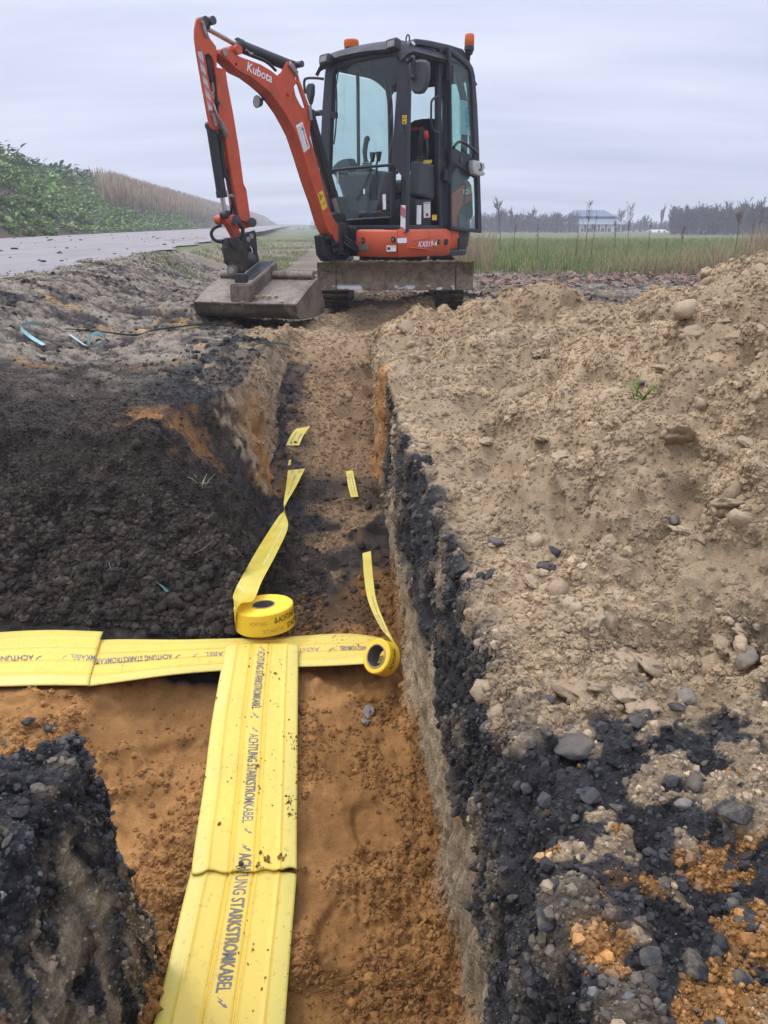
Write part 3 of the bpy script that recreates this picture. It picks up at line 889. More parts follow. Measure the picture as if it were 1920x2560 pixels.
# ------------------------------------------------------------------ stones, clods and crumbs
def ico_mesh(name, sub, seed, amp=0.25, squash=(1, 1, 0.75), hull=0, freq=1.6):
    """A lump of unit radius: noise-shaped ball, or the hull of random points for a broken stone."""
    bm = bmesh.new()
    rg = np.random.default_rng(seed)
    if hull:
        pts = rg.normal(size=(hull, 3)); pts /= np.linalg.norm(pts, axis=1, keepdims=True)
        pts *= rg.uniform(0.75, 1.05, (hull, 1))
        for p in pts: bm.verts.new(p)
        r = bmesh.ops.convex_hull(bm, input=bm.verts)
        bmesh.ops.delete(bm, geom=[g for g in r['geom_interior'] if isinstance(g, bmesh.types.BMVert)], context='VERTS')
        bmesh.ops.dissolve_limit(bm, angle_limit=0.35, verts=bm.verts, edges=bm.edges)
        bmesh.ops.bevel(bm, geom=list(bm.edges), offset=0.10, segments=1, affect='EDGES', profile=0.5)
        bmesh.ops.triangulate(bm, faces=bm.faces)
        co = np.array([v.co[:] for v in bm.verts])
        for v, k in zip(bm.verts, vnoise(co + seed, 2.6, seed)): v.co *= 1 + 0.12 * k
    else:
        bmesh.ops.create_icosphere(bm, subdivisions=sub, radius=1.0)
        co = np.array([v.co[:] for v in bm.verts])
        d = fbm(co + seed * 7.3, freq, 3, seed)
        for v, k in zip(bm.verts, d): v.co *= 1 + amp * k
    for v in bm.verts:
        v.co.x *= squash[0]; v.co.y *= squash[1]; v.co.z *= squash[2]
    me = bpy.data.meshes.new(name)
    bm.to_mesh(me); bm.free()
    if not hull:
        for p in me.polygons: p.use_smooth = True
    return me

def mat_stone(name, c0, c1, rough=0.8, spec=0.25, scale=60.0, bump=0.5, dust=None):
    m, n, l, out = nodes_of(name)
    geo = n.new('ShaderNodeNewGeometry')
    oi = n.new('ShaderNodeObjectInfo')
    a = mk_noise(n, l, scale, 5, 0.65, geo.outputs['Position'])
    ad = n.new('ShaderNodeMath'); ad.operation = 'MULTIPLY_ADD'; ad.inputs[1].default_value = 0.6; ad.use_clamp = True
    sb = n.new('ShaderNodeMath'); sb.operation = 'SUBTRACT'; sb.inputs[1].default_value = 0.3
    l.new(a.outputs['Fac'], sb.inputs[0])
    l.new(oi.outputs['Random'], ad.inputs[0]); l.new(sb.outputs[0], ad.inputs[2])
    r = mk_ramp(n, l, ad.outputs[0], [(0.1, c0), (0.85, c1)])
    c = r.outputs['Color']
    if dust is not None:
        b = mk_noise(n, l, scale * 0.6, 4, 0.7, geo.outputs['Position'])
        f = mk_ramp(n, l, b.outputs['Fac'], [(0.48, (0,) * 3), (0.62, (0.8,) * 3)])
        c = mk_mix(n, l, c, dust, f.outputs['Color'])
    bs = principled(n, Roughness=rough); bs.inputs['Specular IOR Level'].default_value = spec
    l.new(c, bs.inputs['Base Color'])
    bp = n.new('ShaderNodeBump'); bp.inputs['Strength'].default_value = bump; bp.inputs['Distance'].default_value = 0.004
    l.new(a.outputs['Fac'], bp.inputs['Height']); l.new(bp.outputs[0], bs.inputs['Normal'])
    l.new(bs.outputs[0], out.inputs['Surface'])
    return m

M_SLAG = mat_stone('slag_stone', (.016, .016, .016), (.060, .058, .058), 0.72, 0.16, 70, 0.8, (.13, .105, .075))
M_CLOD = mat_stone('soil_clod', (.018, .015, .0125), (.066, .053, .042), 0.95, 0.1, 110, 0.9, (.05, .04, .03))
M_SANDCLOD = mat_stone('sand_clod', (.275, .20, .122), (.41, .31, .20), 0.97, 0.06, 130, 1.0)
M_OCHRE = mat_stone('orange_crumb', (.235, .108, .034), (.345, .172, .06), 0.97, 0.06, 130, 1.0)
M_PEBBLE = mat_stone('pebble', (.07, .066, .062), (.20, .18, .16), 0.7, 0.25, 50, 0.3, (.22, .17, .11))

RND = [ico_mesh('lump', 2 + (k < 3), 40 + k, 0.55, (1, 1, .75), freq=1.1 + 0.35 * k) for k in range(6)]
ANG = [ico_mesh('chip', 0, 60 + k, 0, (1, 1, .7), hull=13 + k) for k in range(6)]
PEB = [ico_mesh('pebble', 3, 80 + k, 0.34, (1, .85, .62), freq=1.0 + .25 * k) for k in range(4)]

T_ROW = np.gradient(V2.reshape(NR, NC, 3), axis=0).reshape(-1, 3); T_COL = np.gradient(V2.reshape(NR, NC, 3), axis=1).reshape(-1, 3)
VN2 = grid_normals(V2.reshape(NR, NC, 3)).reshape(-1, 3)
_side = np.abs(X) - 0.52 * (Y * 0.94 - Z * 0.35 + 0.3)
in_view = np.where(_side < 0.10, 1.0, np.where(_side < 0.8, 0.30, 0.0))   # the ground just beside the frame gets its crumbs too
cell_area = (np.linalg.norm(np.gradient(V2.reshape(NR, NC, 3), axis=0), axis=2) * np.linalg.norm(np.gradient(V2.reshape(NR, NC, 3), axis=1), axis=2)).ravel()

def pick(weight, n, rg):
    """n vertices of the ground drawn by area times weight (in view only)."""
    w = weight * cell_area * in_view * (free > .5)
    c = np.cumsum(w)
    return np.searchsorted(c, rg.uniform(0, c[-1], n)).clip(0, len(c) - 1)

def place(idx, rg, sink, size):
    j = rg.uniform(-.5, .5, (len(idx), 2))
    p = V2[idx] + T_ROW[idx] * j[:, :1] + T_COL[idx] * j[:, 1:]
    return p + VN2[idx] * (size * (1 - 2 * sink))[:, None] * 0.5

def pieces(parent, name, meshes, mat, idx, sizes, seed, sink=0.35, flat=True):
    """Countable stones: one object each, mesh data shared, children of the piece of ground they lie on."""
    rg = np.random.default_rng(seed)
    key = mat.name
    mm = []
    for m in meshes:
        c = m.copy(); c.materials.clear(); c.materials.append(mat); mm.append(c)
    pos = place(idx, rg, sink, sizes)
    pl = WORLD_LOC[parent.name]
    for k in range(len(idx)):
        o = bpy.data.objects.new(name, mm[int(rg.integers(len(mm)))])
        COL.objects.link(o)
        o.parent = parent
        WORLD_LOC[o.name] = Vector(pos[k])
        o.location = Vector(pos[k]) - pl
        n = Vector(VN2[idx[k]]).lerp(Vector((0, 0, 1)), 0.35)
        o.rotation_euler = (frame(n) @ Euler((rg.normal() * .35, rg.normal() * .35, rg.uniform(0, 6.28))).to_matrix()).to_euler()
        s = sizes[k]
        o.scale = (s * rg.uniform(.8, 1.25), s * rg.uniform(.75, 1.1), s * rg.uniform(.7, 1.05))

def crumbs(name, parent, mat, kinds, idx, sizes, cols, seed, sink=0.35):
    """Uncountable crumbs: one object whose points carry instances of a few little lumps."""
    rg = np.random.default_rng(seed)
    pos = place(idx, rg, sink, sizes)
    n = len(idx)
    me = bpy.data.meshes.new(name)
    me.vertices.add(n)
    me.vertices.foreach_set('co', pos.astype(np.float32).ravel())
    a = me.attributes.new('size', 'FLOAT_VECTOR', 'POINT')
    sv = sizes[:, None] * rg.uniform(.7, 1.25, (n, 3)); a.data.foreach_set('vector', sv.astype(np.float32).ravel())
    a = me.attributes.new('turn', 'FLOAT_VECTOR', 'POINT')
    tv = rg.uniform(-PI, PI, (n, 3)) * np.array([.35, .35, 1.0]); a.data.foreach_set('vector', tv.astype(np.float32).ravel())
    a = me.attributes.new('kind_no', 'INT', 'POINT')
    a.data.foreach_set('value', rg.integers(0, 4, n).astype(np.int32))
    a = me.attributes.new('tone', 'FLOAT_VECTOR', 'POINT')
    a.data.foreach_set('vector', cols.astype(np.float32).ravel())
    o = bpy.data.objects.new(name, me)
    me.materials.append(mat)
    COL.objects.link(o)
    WORLD_LOC[o.name] = Vector((0, 0, 0))
    if parent is not None:
        o.parent = parent; o.location = -WORLD_LOC[parent.name]
    o['kind'] = 'stuff'
    ng = bpy.data.node_groups.new(name, 'GeometryNodeTree')
    ng.interface.new_socket('Geometry', in_out='INPUT', socket_type='NodeSocketGeometry')
    ng.interface.new_socket('Geometry', in_out='OUTPUT', socket_type='NodeSocketGeometry')
    N, L = ng.nodes, ng.links
    gi_, go_ = N.new('NodeGroupInput'), N.new('NodeGroupOutput')
    jn = N.new('GeometryNodeJoinGeometry')
    for k in range(4):
        ic = N.new('GeometryNodeMeshIcoSphere'); ic.inputs['Subdivisions'].default_value = kinds[1]
        ic.inputs['Radius'].default_value = 1.0
        nz = N.new('ShaderNodeTexNoise'); nz.noise_dimensions = '4D'
        nz.inputs['W'].default_value = k * 3.7 + seed; nz.inputs['Scale'].default_value = kinds[2]; nz.inputs['Detail'].default_value = 2
        sub = N.new('ShaderNodeVectorMath'); sub.operation = 'SUBTRACT'; sub.inputs[1].default_value = (.5, .5, .5)
        mul = N.new('ShaderNodeVectorMath'); mul.operation = 'SCALE'; mul.inputs['Scale'].default_value = kinds[0]
        sp = N.new('GeometryNodeSetPosition')
        L.new(nz.outputs['Color'], sub.inputs[0]); L.new(sub.outputs[0], mul.inputs[0])
        L.new(ic.outputs['Mesh'], sp.inputs['Geometry']); L.new(mul.outputs[0], sp.inputs['Offset'])
        sh = N.new('GeometryNodeSetShadeSmooth'); sh.inputs['Shade Smooth'].default_value = bool(kinds[3])
        L.new(sp.outputs[0], sh.inputs['Geometry'])
        sm = N.new('GeometryNodeSetMaterial'); sm.inputs['Material'].default_value = mat
        L.new(sh.outputs[0], sm.inputs['Geometry'])
        g2 = N.new('GeometryNodeGeometryToInstance')
        L.new(sm.outputs[0], g2.inputs[0]); L.new(g2.outputs[0], jn.inputs[0])
    def na(nm, ty):
        q = N.new('GeometryNodeInputNamedAttribute'); q.data_type = ty; q.inputs['Name'].default_value = nm
        return q.outputs['Attribute']
    ip = N.new('GeometryNodeInstanceOnPoints'); ip.inputs['Pick Instance'].default_value = True
    L.new(gi_.outputs[0], ip.inputs['Points']); L.new(jn.outputs[0], ip.inputs['Instance'])
    L.new(na('kind_no', 'INT'), ip.inputs['Instance Index'])
    er = N.new('FunctionNodeEulerToRotation'); L.new(na('turn', 'FLOAT_VECTOR'), er.inputs[0])
    L.new(er.outputs[0], ip.inputs['Rotation']); L.new(na('size', 'FLOAT_VECTOR'), ip.inputs['Scale'])
    L.new(ip.outputs[0], go_.inputs[0])
    md = o.modifiers.new('crumbs', 'NODES'); md.node_group = ng
    return o

def mat_crumb(name, rough=0.95, spec=0.1, bump=0.5):
    m, n, l, out = nodes_of(name)
    geo = n.new('ShaderNodeNewGeometry')
    at = n.new('ShaderNodeAttribute'); at.attribute_name = 'tone'; at.attribute_type = 'INSTANCER'
    a = mk_noise(n, l, 240, 4, 0.7, geo.outputs['Position'])
    r = mk_ramp(n, l, a.outputs['Fac'], [(0.3, (.75,) * 3), (0.7, (1.25,) * 3)])
    c = mk_mix(n, l, at.outputs['Color'], r.outputs['Color'], 1.0, 'MULTIPLY')
    bs = principled(n, Roughness=rough); bs.inputs['Specular IOR Level'].default_value = spec
    l.new(c, bs.inputs['Base Color'])
    bp = n.new('ShaderNodeBump'); bp.inputs['Strength'].default_value = bump; bp.inputs['Distance'].default_value = 0.003
    l.new(a.outputs['Fac'], bp.inputs['Height']); l.new(bp.outputs[0], bs.inputs['Normal'])
    l.new(bs.outputs[0], out.inputs['Surface'])
    return m
M_CRUMB = mat_crumb('loose_crumb')
M_CHIP = mat_crumb('slag_chip', 0.7, 0.25, 0.4)

def power_sizes(rg, n, lo, hi, k=2.2):
    u = rg.uniform(0, 1, n)
    a, b = lo ** (1 - k), hi ** (1 - k)
    return (a + u * (b - a)) ** (1 / (1 - k))

view_w = 1.0 / (Y + 0.35) ** 1.5          # nearer ground shows larger: more of the small crumbs go there
rg = np.random.default_rng(5)
def tone(idx, rg, lo=0.8, hi=1.2):
    return Cc[idx] * rg.uniform(lo, hi, (len(idx), 1))

# sand
clumpy = smooth(-0.35, 0.35, n2 + 0.6 * n1)
i = pick(w_sand * view_w * (0.15 + clumpy) * (1 - o_all[:, 0]), 118000, rg)
s = power_sizes(rg, len(i), .0018, .011, 2.9) * np.clip(0.5 + 0.22 * Y[i], 0.6, 1.7)
crumbs('sand_crumbs', REGION['sand_heap'], M_CRUMB, (1.9, 2, 1.3, 0), i, s, tone(i, rg, .80, 1.10), 1, 0.50)
i = pick(w_sand * right_side * (edge > 0) * (Y < 6.2) * (0.1 + clumpy ** 2) * (1 / (Y + .6)) * (np.abs(Z + .35) < 3), 270, rg)
s = power_sizes(rg, 270, .009, .032, 2.3) * np.clip(.6 + .22 * Y[i], .7, 1.7)
pieces(REGION['sand_heap'], 'sand_clod', RND, M_SANDCLOD, i, s, 2, 0.52)
i = pick(w_sand * right_side * (1 / (Y + .6)) * (edge < 0.9), 18, rg)
pieces(REGION['sand_heap'], 'pebble', PEB, M_PEBBLE, i, power_sizes(rg, 18, .005, .014, 2.3), 3, 0.45)
# orange sand on the trench floor
i = pick(w_orange * view_w * (0.04 + rough_o ** 2), 42000, rg)
s = power_sizes(rg, len(i), .0016, .010, 2.5) * np.clip(0.55 + 0.3 * Y[i], 0.6, 1.4)
crumbs('orange_sand_crumbs', REGION['trench_floor'], M_CRUMB, (1.9, 2, 1.4, 0), i, s, tone(i, rg, .8, 1.08), 4, 0.45)
i = pick(w_orange * (rough_o > .5) / (Y + .5), 160, rg)
pieces(REGION['trench_floor'], 'sand_clod', RND, M_OCHRE, i, power_sizes(rg, 160, .006, .018, 2.4), 5, 0.35)
# slag in the near bank, its wall and the near block
i = pick(w_dark * view_w * (Y < 5), 38000, rg)
s = power_sizes(rg, len(i), .0016, .012, 2.5) * np.clip(0.6 + 0.25 * Y[i], 0.7, 2)
tn = tone(i, rg, .6, 1.8); grey_ = rg.uniform(0, 1, len(i)) < 0.03
tn[grey_] = np.array([.10, .095, .09]) * rg.uniform(.6, 1.6, (grey_.sum(), 1))
crumbs('slag_grit', REGION['stony_bank'], M_CHIP, (1.3, 1, 1.6, 0), i, s, tn, 6, 0.35)
i = pick(w_dark * right_side * (Y < 3.2) / (Y + .25), 280, rg)
pieces(REGION['stony_bank'], 'stone', ANG, M_SLAG, i, power_sizes(rg, 280, .006, .021, 2.1) * np.clip(.65 + .35 * Y[i], .7, 1.5), 7, 0.5)
i = pick(w_dark * right_side * (Y < 2.5) / (Y + .25), 6, rg)
pieces(REGION['stony_bank'], 'pebble', PEB, M_PEBBLE, i, power_sizes(rg, 6, .006, .020, 2.2), 8, 0.35)
i = pick(w_dark * (~right_side) * (Y < 1.6), 150, rg)
pieces(REGION['earth_block'], 'stone', ANG, M_SLAG, i, power_sizes(rg, 150, .006, .018, 2.1), 9, 0.5)
# orange crumbs strewn on the near right shoulder
i = pick(o_right * (Y < 1.0), 16000, rg)
s = power_sizes(rg, len(i), .0008, .0038, 2.5)
crumbs('orange_crumbs', REGION['stony_bank'], M_CRUMB, (1.8, 2, 1.5, 1), i, s, np.array([[.24, .122, .042]]) * rg.uniform(.8, 1.25, (len(i), 1)), 10, 0.2)
# brown soil mound: coarse clods gather at its foot
foot = smooth(3.0, 2.3, Y)
i = pick(w_mound * view_w * (~right_side) * (Y < 4.3) * (1 - .6 * o_all[:, 0]), 78000, rg)
s = power_sizes(rg, len(i), .0018, .011, 2.7) * (0.5 + 1.1 * foot[i] ** 2)
crumbs('soil_crumbs', REGION['soil_mound'], M_CRUMB, (1.9, 2, 1.5, 0), i, s, tone(i, rg, .7, 1.7), 11, 0.38)
i = pick(w_mound * (~right_side) * (X < floor_left(Y) + .05) * (0.03 + smooth(2.75, 2.2, Y) ** 3) * (Y < 3.6), 300, rg)
s = power_sizes(rg, 300, .011, .034, 2.2) * (.6 + .4 * foot[i])
pieces(REGION['soil_mound'], 'clod', RND + ANG[:4], M_CLOD, i, s, 12, 0.35)
i = pick(w_mound * in_cut * (Y < 4.2), 90, rg)
pieces(REGION['trench_floor'], 'clod', RND, M_CLOD, i, power_sizes(rg, 90, .006, .020, 2.4), 13, 0.4)
# the trodden plain
i = pick(w_mud * (1 / (Y + .3)) , 36000, rg)
s = power_sizes(rg, len(i), .0025, .014, 2.9) * np.clip(.5 + .1 * Y[i], .7, 1.6)
tn = tone(i, rg, .45, 1.6); grey_ = rg.uniform(0, 1, len(i)) < 0.05
tn[grey_] = np.array([.30, .28, .26]) * rg.uniform(.6, 1.5, (grey_.sum(), 1))
crumbs('mud_crumbs', REGION['ground'], M_CRUMB, (1.9, 2, 1.3, 0), i, s, tn, 14, 0.5)
i = pick(w_mud * (~right_side) * (Y < 9) / (Y + .3) * (0.05 + b_pl[:, 0]), 300, rg)
pieces(REGION['ground'], 'clod', RND + ANG[:3], M_CLOD, i, power_sizes(rg, 300, .010, .030, 2.5), 15, 0.5)

# stones and cakes one can single out in the photograph, set down where they lie
def lay(parent, name, meshes, mat, spots, seed, sink=.3, flat=.7):
    rg = np.random.default_rng(seed)
    mm = []
    for m in meshes:
        c = m.copy(); c.materials.clear(); c.materials.append(mat); mm.append(c)
    for x, y, wpx in spots:
        p = surf_hit(x * 1.15732, y * 1.15732)
        zc = p.y * CP - (p.z - CAM_Z) * SP
        s = wpx * 1.15732 / F_PX * zc * .5
        o = bpy.data.objects.new(name, mm[int(rg.integers(len(mm)))])
        COL.objects.link(o); o.parent = parent
        q = p + Vector((0, 0, s * flat * (1 - 2 * sink) * .6)); WORLD_LOC[o.name] = q
        o.location = q - WORLD_LOC[parent.name]
        o.rotation_euler = (rg.normal() * .25, rg.normal() * .25, rg.uniform(0, 6.28))
        o.scale = (s * 1.05, s * rg.uniform(.8, 1.1), s * flat)
BIGS = [ico_mesh('cake', 3, 140 + k, 0.75, (1, .85, .6), freq=1.5 + .3 * k) for k in range(4)]
lay(REGION['sand_heap'], 'sand_clod', BIGS, M_SANDCLOD, [(1260, 1502, 115), (1355, 1500, 70), (1385, 1535, 85), (1300, 1490, 70), (1400, 1440, 95), (1360, 1395, 40), (1325, 1170, 40), (1150, 1258, 45), (1468, 945, 85), (1335, 850, 70), (1165, 950, 35), (1230, 1305, 45), (1290, 1335, 40),
    (880, 710, 45), (1165, 765, 40), (1500, 720, 60), (1560, 700, 50), (1600, 730, 55), (1440, 800, 50), (1100, 905, 28), (1050, 955, 34), (1570, 1090, 60), (1480, 1150, 50), (1620, 960, 45), (1215, 985, 40), (1560, 1395, 50), (1600, 1360, 40)], 901, .42, .62)
lay(REGION['stony_bank'], 'stone', ANG, M_SLAG, [(1175, 1230, 60), (1195, 1195, 40), (1375, 1560, 50), (1460, 1530, 46), (1395, 1545, 40), (1330, 1750, 40), (1275, 1720, 60), (1180, 1590, 46), (1240, 1770, 36), (1500, 2090, 95), (1620, 1985, 95), (1400, 2075, 80), (1580, 1760, 95), (1100, 1870, 60), (1180, 1990, 80), (1060, 2020, 66), (1300, 1960, 44), (1435, 1910, 46), (1140, 1705, 44), (1210, 2110, 60), (1600, 2120, 60), (1520, 1655, 40), (1000, 1690, 40), (960, 1560, 36), (930, 1400, 30)], 902, .35, .75)
lay(REGION['stony_bank'], 'pebble', PEB, mat_stone('grey_pebble', (.050, .045, .042), (.105, .098, .092), .7, .2, 45, .8, (.13, .10, .07)), [(1240, 1615, 82), (1070, 1172, 38), (1180, 1515, 34), (1500, 1690, 50)], 903, .38, .75)
lay(REGION['sand_heap'], 'pebble', PEB, mat_stone('dusty_pebble', (.11, .095, .078), (.21, .185, .155), .85, .12, 45, .8, (.24, .185, .12)), [(1480, 1505, 52), (1612, 1425, 56), (1385, 828, 22)], 904, .38, .75)
lay(REGION['earth_block'], 'stone', ANG, M_SLAG, [(85, 1708, 52), (40, 1755, 60), (130, 1640, 44), (110, 1570, 40), (60, 1560, 36), (200, 1650, 34), (15, 1820, 40), (175, 1600, 30)], 905, .3, .6)
lay(REGION['trench_floor'], 'stone', BIGS[:2], mat_stone('grey_crumbling_stone', (.16, .135, .11), (.26, .225, .19), .9, .1, 60, .8), [(797, 1540, 34), (790, 1560, 20)], 906, .3, .8)
# ------------------------------------------------------------------ the excavator
UP = Vector((0, 0, 1))
YAW = math.radians(40)
RX = Vector((math.cos(YAW), -math.sin(YAW), 0))        # towards the door side
FX = Vector((-math.sin(YAW), -math.cos(YAW), 0))       # towards the front of the cab
O_UP = Vector((0.09, 7.86, 0))                         # swing centre on the ground

def ul(r, f, z):
    return O_UP + RX * r + FX * f + UP * z

EX = thing('excavator', 'orange mini excavator with black cab, bent boom and open door, parked across the trench', 'excavator', (0.09, 7.86, 0.0))
M3U = Matrix((RX, -FX, UP)).transposed()               # local x = door side, y = back, z = up

def epart(name, data, mat, parent=None, smooth_angle=None):
    o = obj(name, data, mat, parent or EX)
    if smooth_angle: auto_smooth(o, smooth_angle)
    return o

# ---- tracks: a rubber belt with lugs round sprocket, idler and rollers
def make_track(xc):
    y0, y1, w = 7.10, 8.62, 0.235
    r = 0.185
    zc = 0.185
    def loop(off):
        pts = []
        n = 14
        for k in range(n + 1):
            a = PI / 2 + PI * k / n
            pts.append((y0 + r + (r + off) * math.cos(a), zc + (r + off) * math.sin(a)))
        for k in range(1, 12):
            pts.append((y0 + r + (y1 - y0 - 2 * r) * k / 12, zc - r - off))
        for k in range(n + 1):
            a = -PI / 2 + PI * k / n
            pts.append((y1 - r + (r + off) * math.cos(a), zc + (r + off) * math.sin(a)))
        for k in range(1, 12):
            t = k / 12
            pts.append((y1 - r - (y1 - y0 - 2 * r) * t, zc + r + off - 0.018 * math.sin(PI * t)))
        return pts
    a, b = loop(0.0), loop(-0.028)
    bm = bmesh.new()
    rows = []
    for (pa, pb) in zip(a, b):
        e = 0.012
        rows.append([bm.verts.new((xc - w / 2, pb[0], pb[1])), bm.verts.new((xc - w / 2, pa[0], pa[1])), bm.verts.new((xc - w / 2 + e, pa[0], pa[1] )),
                     bm.verts.new((xc + w / 2 - e, pa[0], pa[1])), bm.verts.new((xc + w / 2, pa[0], pa[1])), bm.verts.new((xc + w / 2, pb[0], pb[1]))])
    n = len(rows)
    for k in range(n):
        p, q = rows[k], rows[(k + 1) % n]
        for j in range(6):
            bm.faces.new((p[j], p[(j + 1) % 6], q[(j + 1) % 6], q[j]))
    bmesh.ops.recalc_face_normals(bm, faces=bm.faces)
    belt = epart('track', bm, M_RUBBER)
    auto_smooth(belt, 40)
    lug = bmesh.new()
    L = loop(0.010)
    m = 64
    acc = [0]
    for k in range(n): acc.append(acc[-1] + math.dist(L[k], L[(k + 1) % n]))
    for k in range(m):
        s = acc[-1] * k / m
        j = max(i for i in range(n) if acc[i] <= s)
        t = (s - acc[j]) / (acc[j + 1] - acc[j])
        p, q = L[j], L[(j + 1) % n]
        y = p[0] + (q[0] - p[0]) * t; z = p[1] + (q[1] - p[1]) * t
        d = Vector((0, q[0] - p[0], q[1] - p[1])).normalized()
        R = Matrix((Vector((1, 0, 0)), d, Vector((1, 0, 0)).cross(d))).transposed()
        for sx in (-1, 1):
            bm_box(lug, (xc + sx * w * 0.255 , y, z), (w * 0.46, 0.022, 0.026), R)
    o = obj('lugs', lug, M_RUBBER, belt); o['kind'] = 'stuff'
    for yy, rr in ((y0 + r, 0.145), (y1 - r, 0.15)):
        wb = bmesh.new(); bm_cyl(wb, (xc - 0.07, yy, zc), (xc + 0.07, yy, zc), rr, seg=24)
        bm_cyl(wb, (xc - 0.09, yy, zc), (xc + 0.09, yy, zc), 0.05, seg=16)
        obj('wheel', wb, M_MUDSTEEL, belt)
    for k in range(3):
        wb = bmesh.new(); yy = y0 + 0.40 + k * 0.36
        bm_cyl(wb, (xc - 0.075, yy, 0.085), (xc + 0.075, yy, 0.085), 0.055, seg=16)
        obj('roller', wb, M_MUDSTEEL, belt)
    fb = bmesh.new(); bm_box(fb, (xc, 7.86, 0.19), (0.11, 1.05, 0.13), None, 0.015)
    epart('track_frame', fb, M_MUDSTEEL, belt)

make_track(-0.435)
make_track(0.592)
bm = bmesh.new()
bm_box(bm, (0.08, 7.86, 0.30), (0.86, 0.62, 0.14), None, 0.02)
bm_box(bm, (-0.26, 7.62, 0.24), (0.22, 0.2, 0.10), None, 0.02); bm_box(bm, (0.42, 7.62, 0.24), (0.22, 0.2, 0.10), None, 0.02)
epart('undercarriage', bm, M_MUDSTEEL, None, 35)
bm = bmesh.new(); bm_cyl(bm, (0.09, 7.86, 0.36), (0.09, 7.86, 0.47), 0.33, seg=40)
epart('slewing_ring', bm, M_BLACK, None, 35)
for xx in (-0.16, 0.30):
    bm = bmesh.new()
    bm_box(bm, (xx, 7.20, 0.22), (0.065, 0.95, 0.10), Euler((math.radians(-7), 0, 0)).to_matrix(), 0.012)
    epart('blade_arm', bm, M_MUDSTEEL, None, 35)
bm = bmesh.new(); bm_cyl(bm, (0.07, 7.5, 0.33), (0.07, 6.80, 0.26), 0.038, seg=16)
epart('blade_cylinder', bm, M_BLACK, None, 35)

# ---- dozer blade: a curved sheet with two end plates, caked with mud
def blade_sheet(x0, x1, yaw=-0.035, zt=0.413, zb=0.188, nx=60, dy=0.0, seed=0):
    nz = 22
    V_, F_ = [], []
    for side in (0, 1):
        for i in range(nx + 1):
            x = x0 + (x1 - x0) * i / nx
            for j in range(nz + 1):
                t = j / nz
                z = zb + (zt - zb) * t
                y = 6.66 + yaw * (x - 0.09) + 0.045 * (4 * (t - 0.5) ** 2 - 1) * -1 - 0.02 + dy
                z += 0.010 * (0.09 - x) * -0.6
                V_.append((x, y + (0.022 if side else 0.0), z))
    V_ = np.array(V_)
    m = (nx + 1) * (nz + 1)
    idx = np.arange(m).reshape(nx + 1, nz + 1)
    mud = fbm(V_, 14.0, 4, 300 + seed)
    V_[:m, 1] -= np.clip(0.010 + 0.014 * mud[:m], 0, 0.04)
    edge_r = 0.010 * vnoise(V_ * [1, 0, 0], 18.0, 310 + seed) + 0.006 * vnoise(V_ * [1, 0, 0], 60.0, 311)
    for s in (0, 1):
        top = idx[:, -1] + s * m
        V_[top, 2] += np.clip(edge_r[top], -0.003, 0.012)
    for i in range(nx):
        for j in range(nz):
            F_.append((idx[i, j], idx[i + 1, j], idx[i + 1, j + 1], idx[i, j + 1]))
            F_.append((idx[i, j] + m, idx[i, j + 1] + m, idx[i + 1, j + 1] + m, idx[i + 1, j] + m))
    ring = [(i, 0) for i in range(nx + 1)] + [(nx, j) for j in range(1, nz + 1)] + [(i, nz) for i in range(nx - 1, -1, -1)] + [(0, j) for j in range(nz - 1, 0, -1)]
    for k in range(len(ring)):
        a, b = ring[k], ring[(k + 1) % len(ring)]
        F_.append((idx[a], idx[a] + m, idx[b] + m, idx[b]))
    return mesh_np('blade', V_, np.array(F_))

M_BLADE, n_, l_, o_ = nodes_of('mud_caked_blade')
g_ = n_.new('ShaderNodeNewGeometry'); tc_ = n_.new('ShaderNodeTexCoord')
a_ = mk_noise(n_, l_, 16.0, 9, 0.80, g_.outputs['Position'], 0.3)
r_ = mk_ramp(n_, l_, a_.outputs['Fac'], [(0.34, (.040, .028, .019)), (0.46, (.125, .092, .062)), (0.62, (.20, .155, .112))])
sx_ = n_.new('ShaderNodeSeparateXYZ'); l_.new(g_.outputs['Position'], sx_.inputs[0])
mr_ = n_.new('ShaderNodeMapRange'); mr_.inputs['From Min'].default_value = 0.232; mr_.inputs['From Max'].default_value = 0.215
l_.new(sx_.outputs['Z'], mr_.inputs['Value'])
b_ = mk_noise(n_, l_, 5.5, 3, 0.5, g_.outputs['Position'])
br_ = mk_ramp(n_, l_, b_.outputs['Fac'], [(0.56, (0,) * 3), (0.60, (1,) * 3)])
mm_ = n_.new('ShaderNodeMath'); mm_.operation = 'MULTIPLY'
l_.new(mr_.outputs[0], mm_.inputs[0]); l_.new(br_.outputs['Color'], mm_.inputs[1])
c_ = mk_mix(n_, l_, r_.outputs['Color'], (.42, .41, .41), mm_.outputs[0])      # worn bright cutting edge
bs_ = principled(n_, Roughness=0.9); bs_.inputs['Specular IOR Level'].default_value = 0.15
l_.new(c_, bs_.inputs['Base Color'])
bp_ = n_.new('ShaderNodeBump'); bp_.inputs['Strength'].default_value = 1.0; bp_.inputs['Distance'].default_value = 0.018
l_.new(a_.outputs['Fac'], bp_.inputs['Height']); l_.new(bp_.outputs[0], bs_.inputs['Normal'])
l_.new(bs_.outputs[0], o_.inputs['Surface'])
BL = epart('dozer_blade', blade_sheet(-0.395, 0.590), M_BLADE)
for k, (a, b) in enumerate(((-0.553, -0.405), (0.599, 0.738))):
    e = obj('end_plate', blade_sheet(a, b, nx=12, dy=-0.006, seed=5 + k), M_BLADE, BL)
bm = bmesh.new()
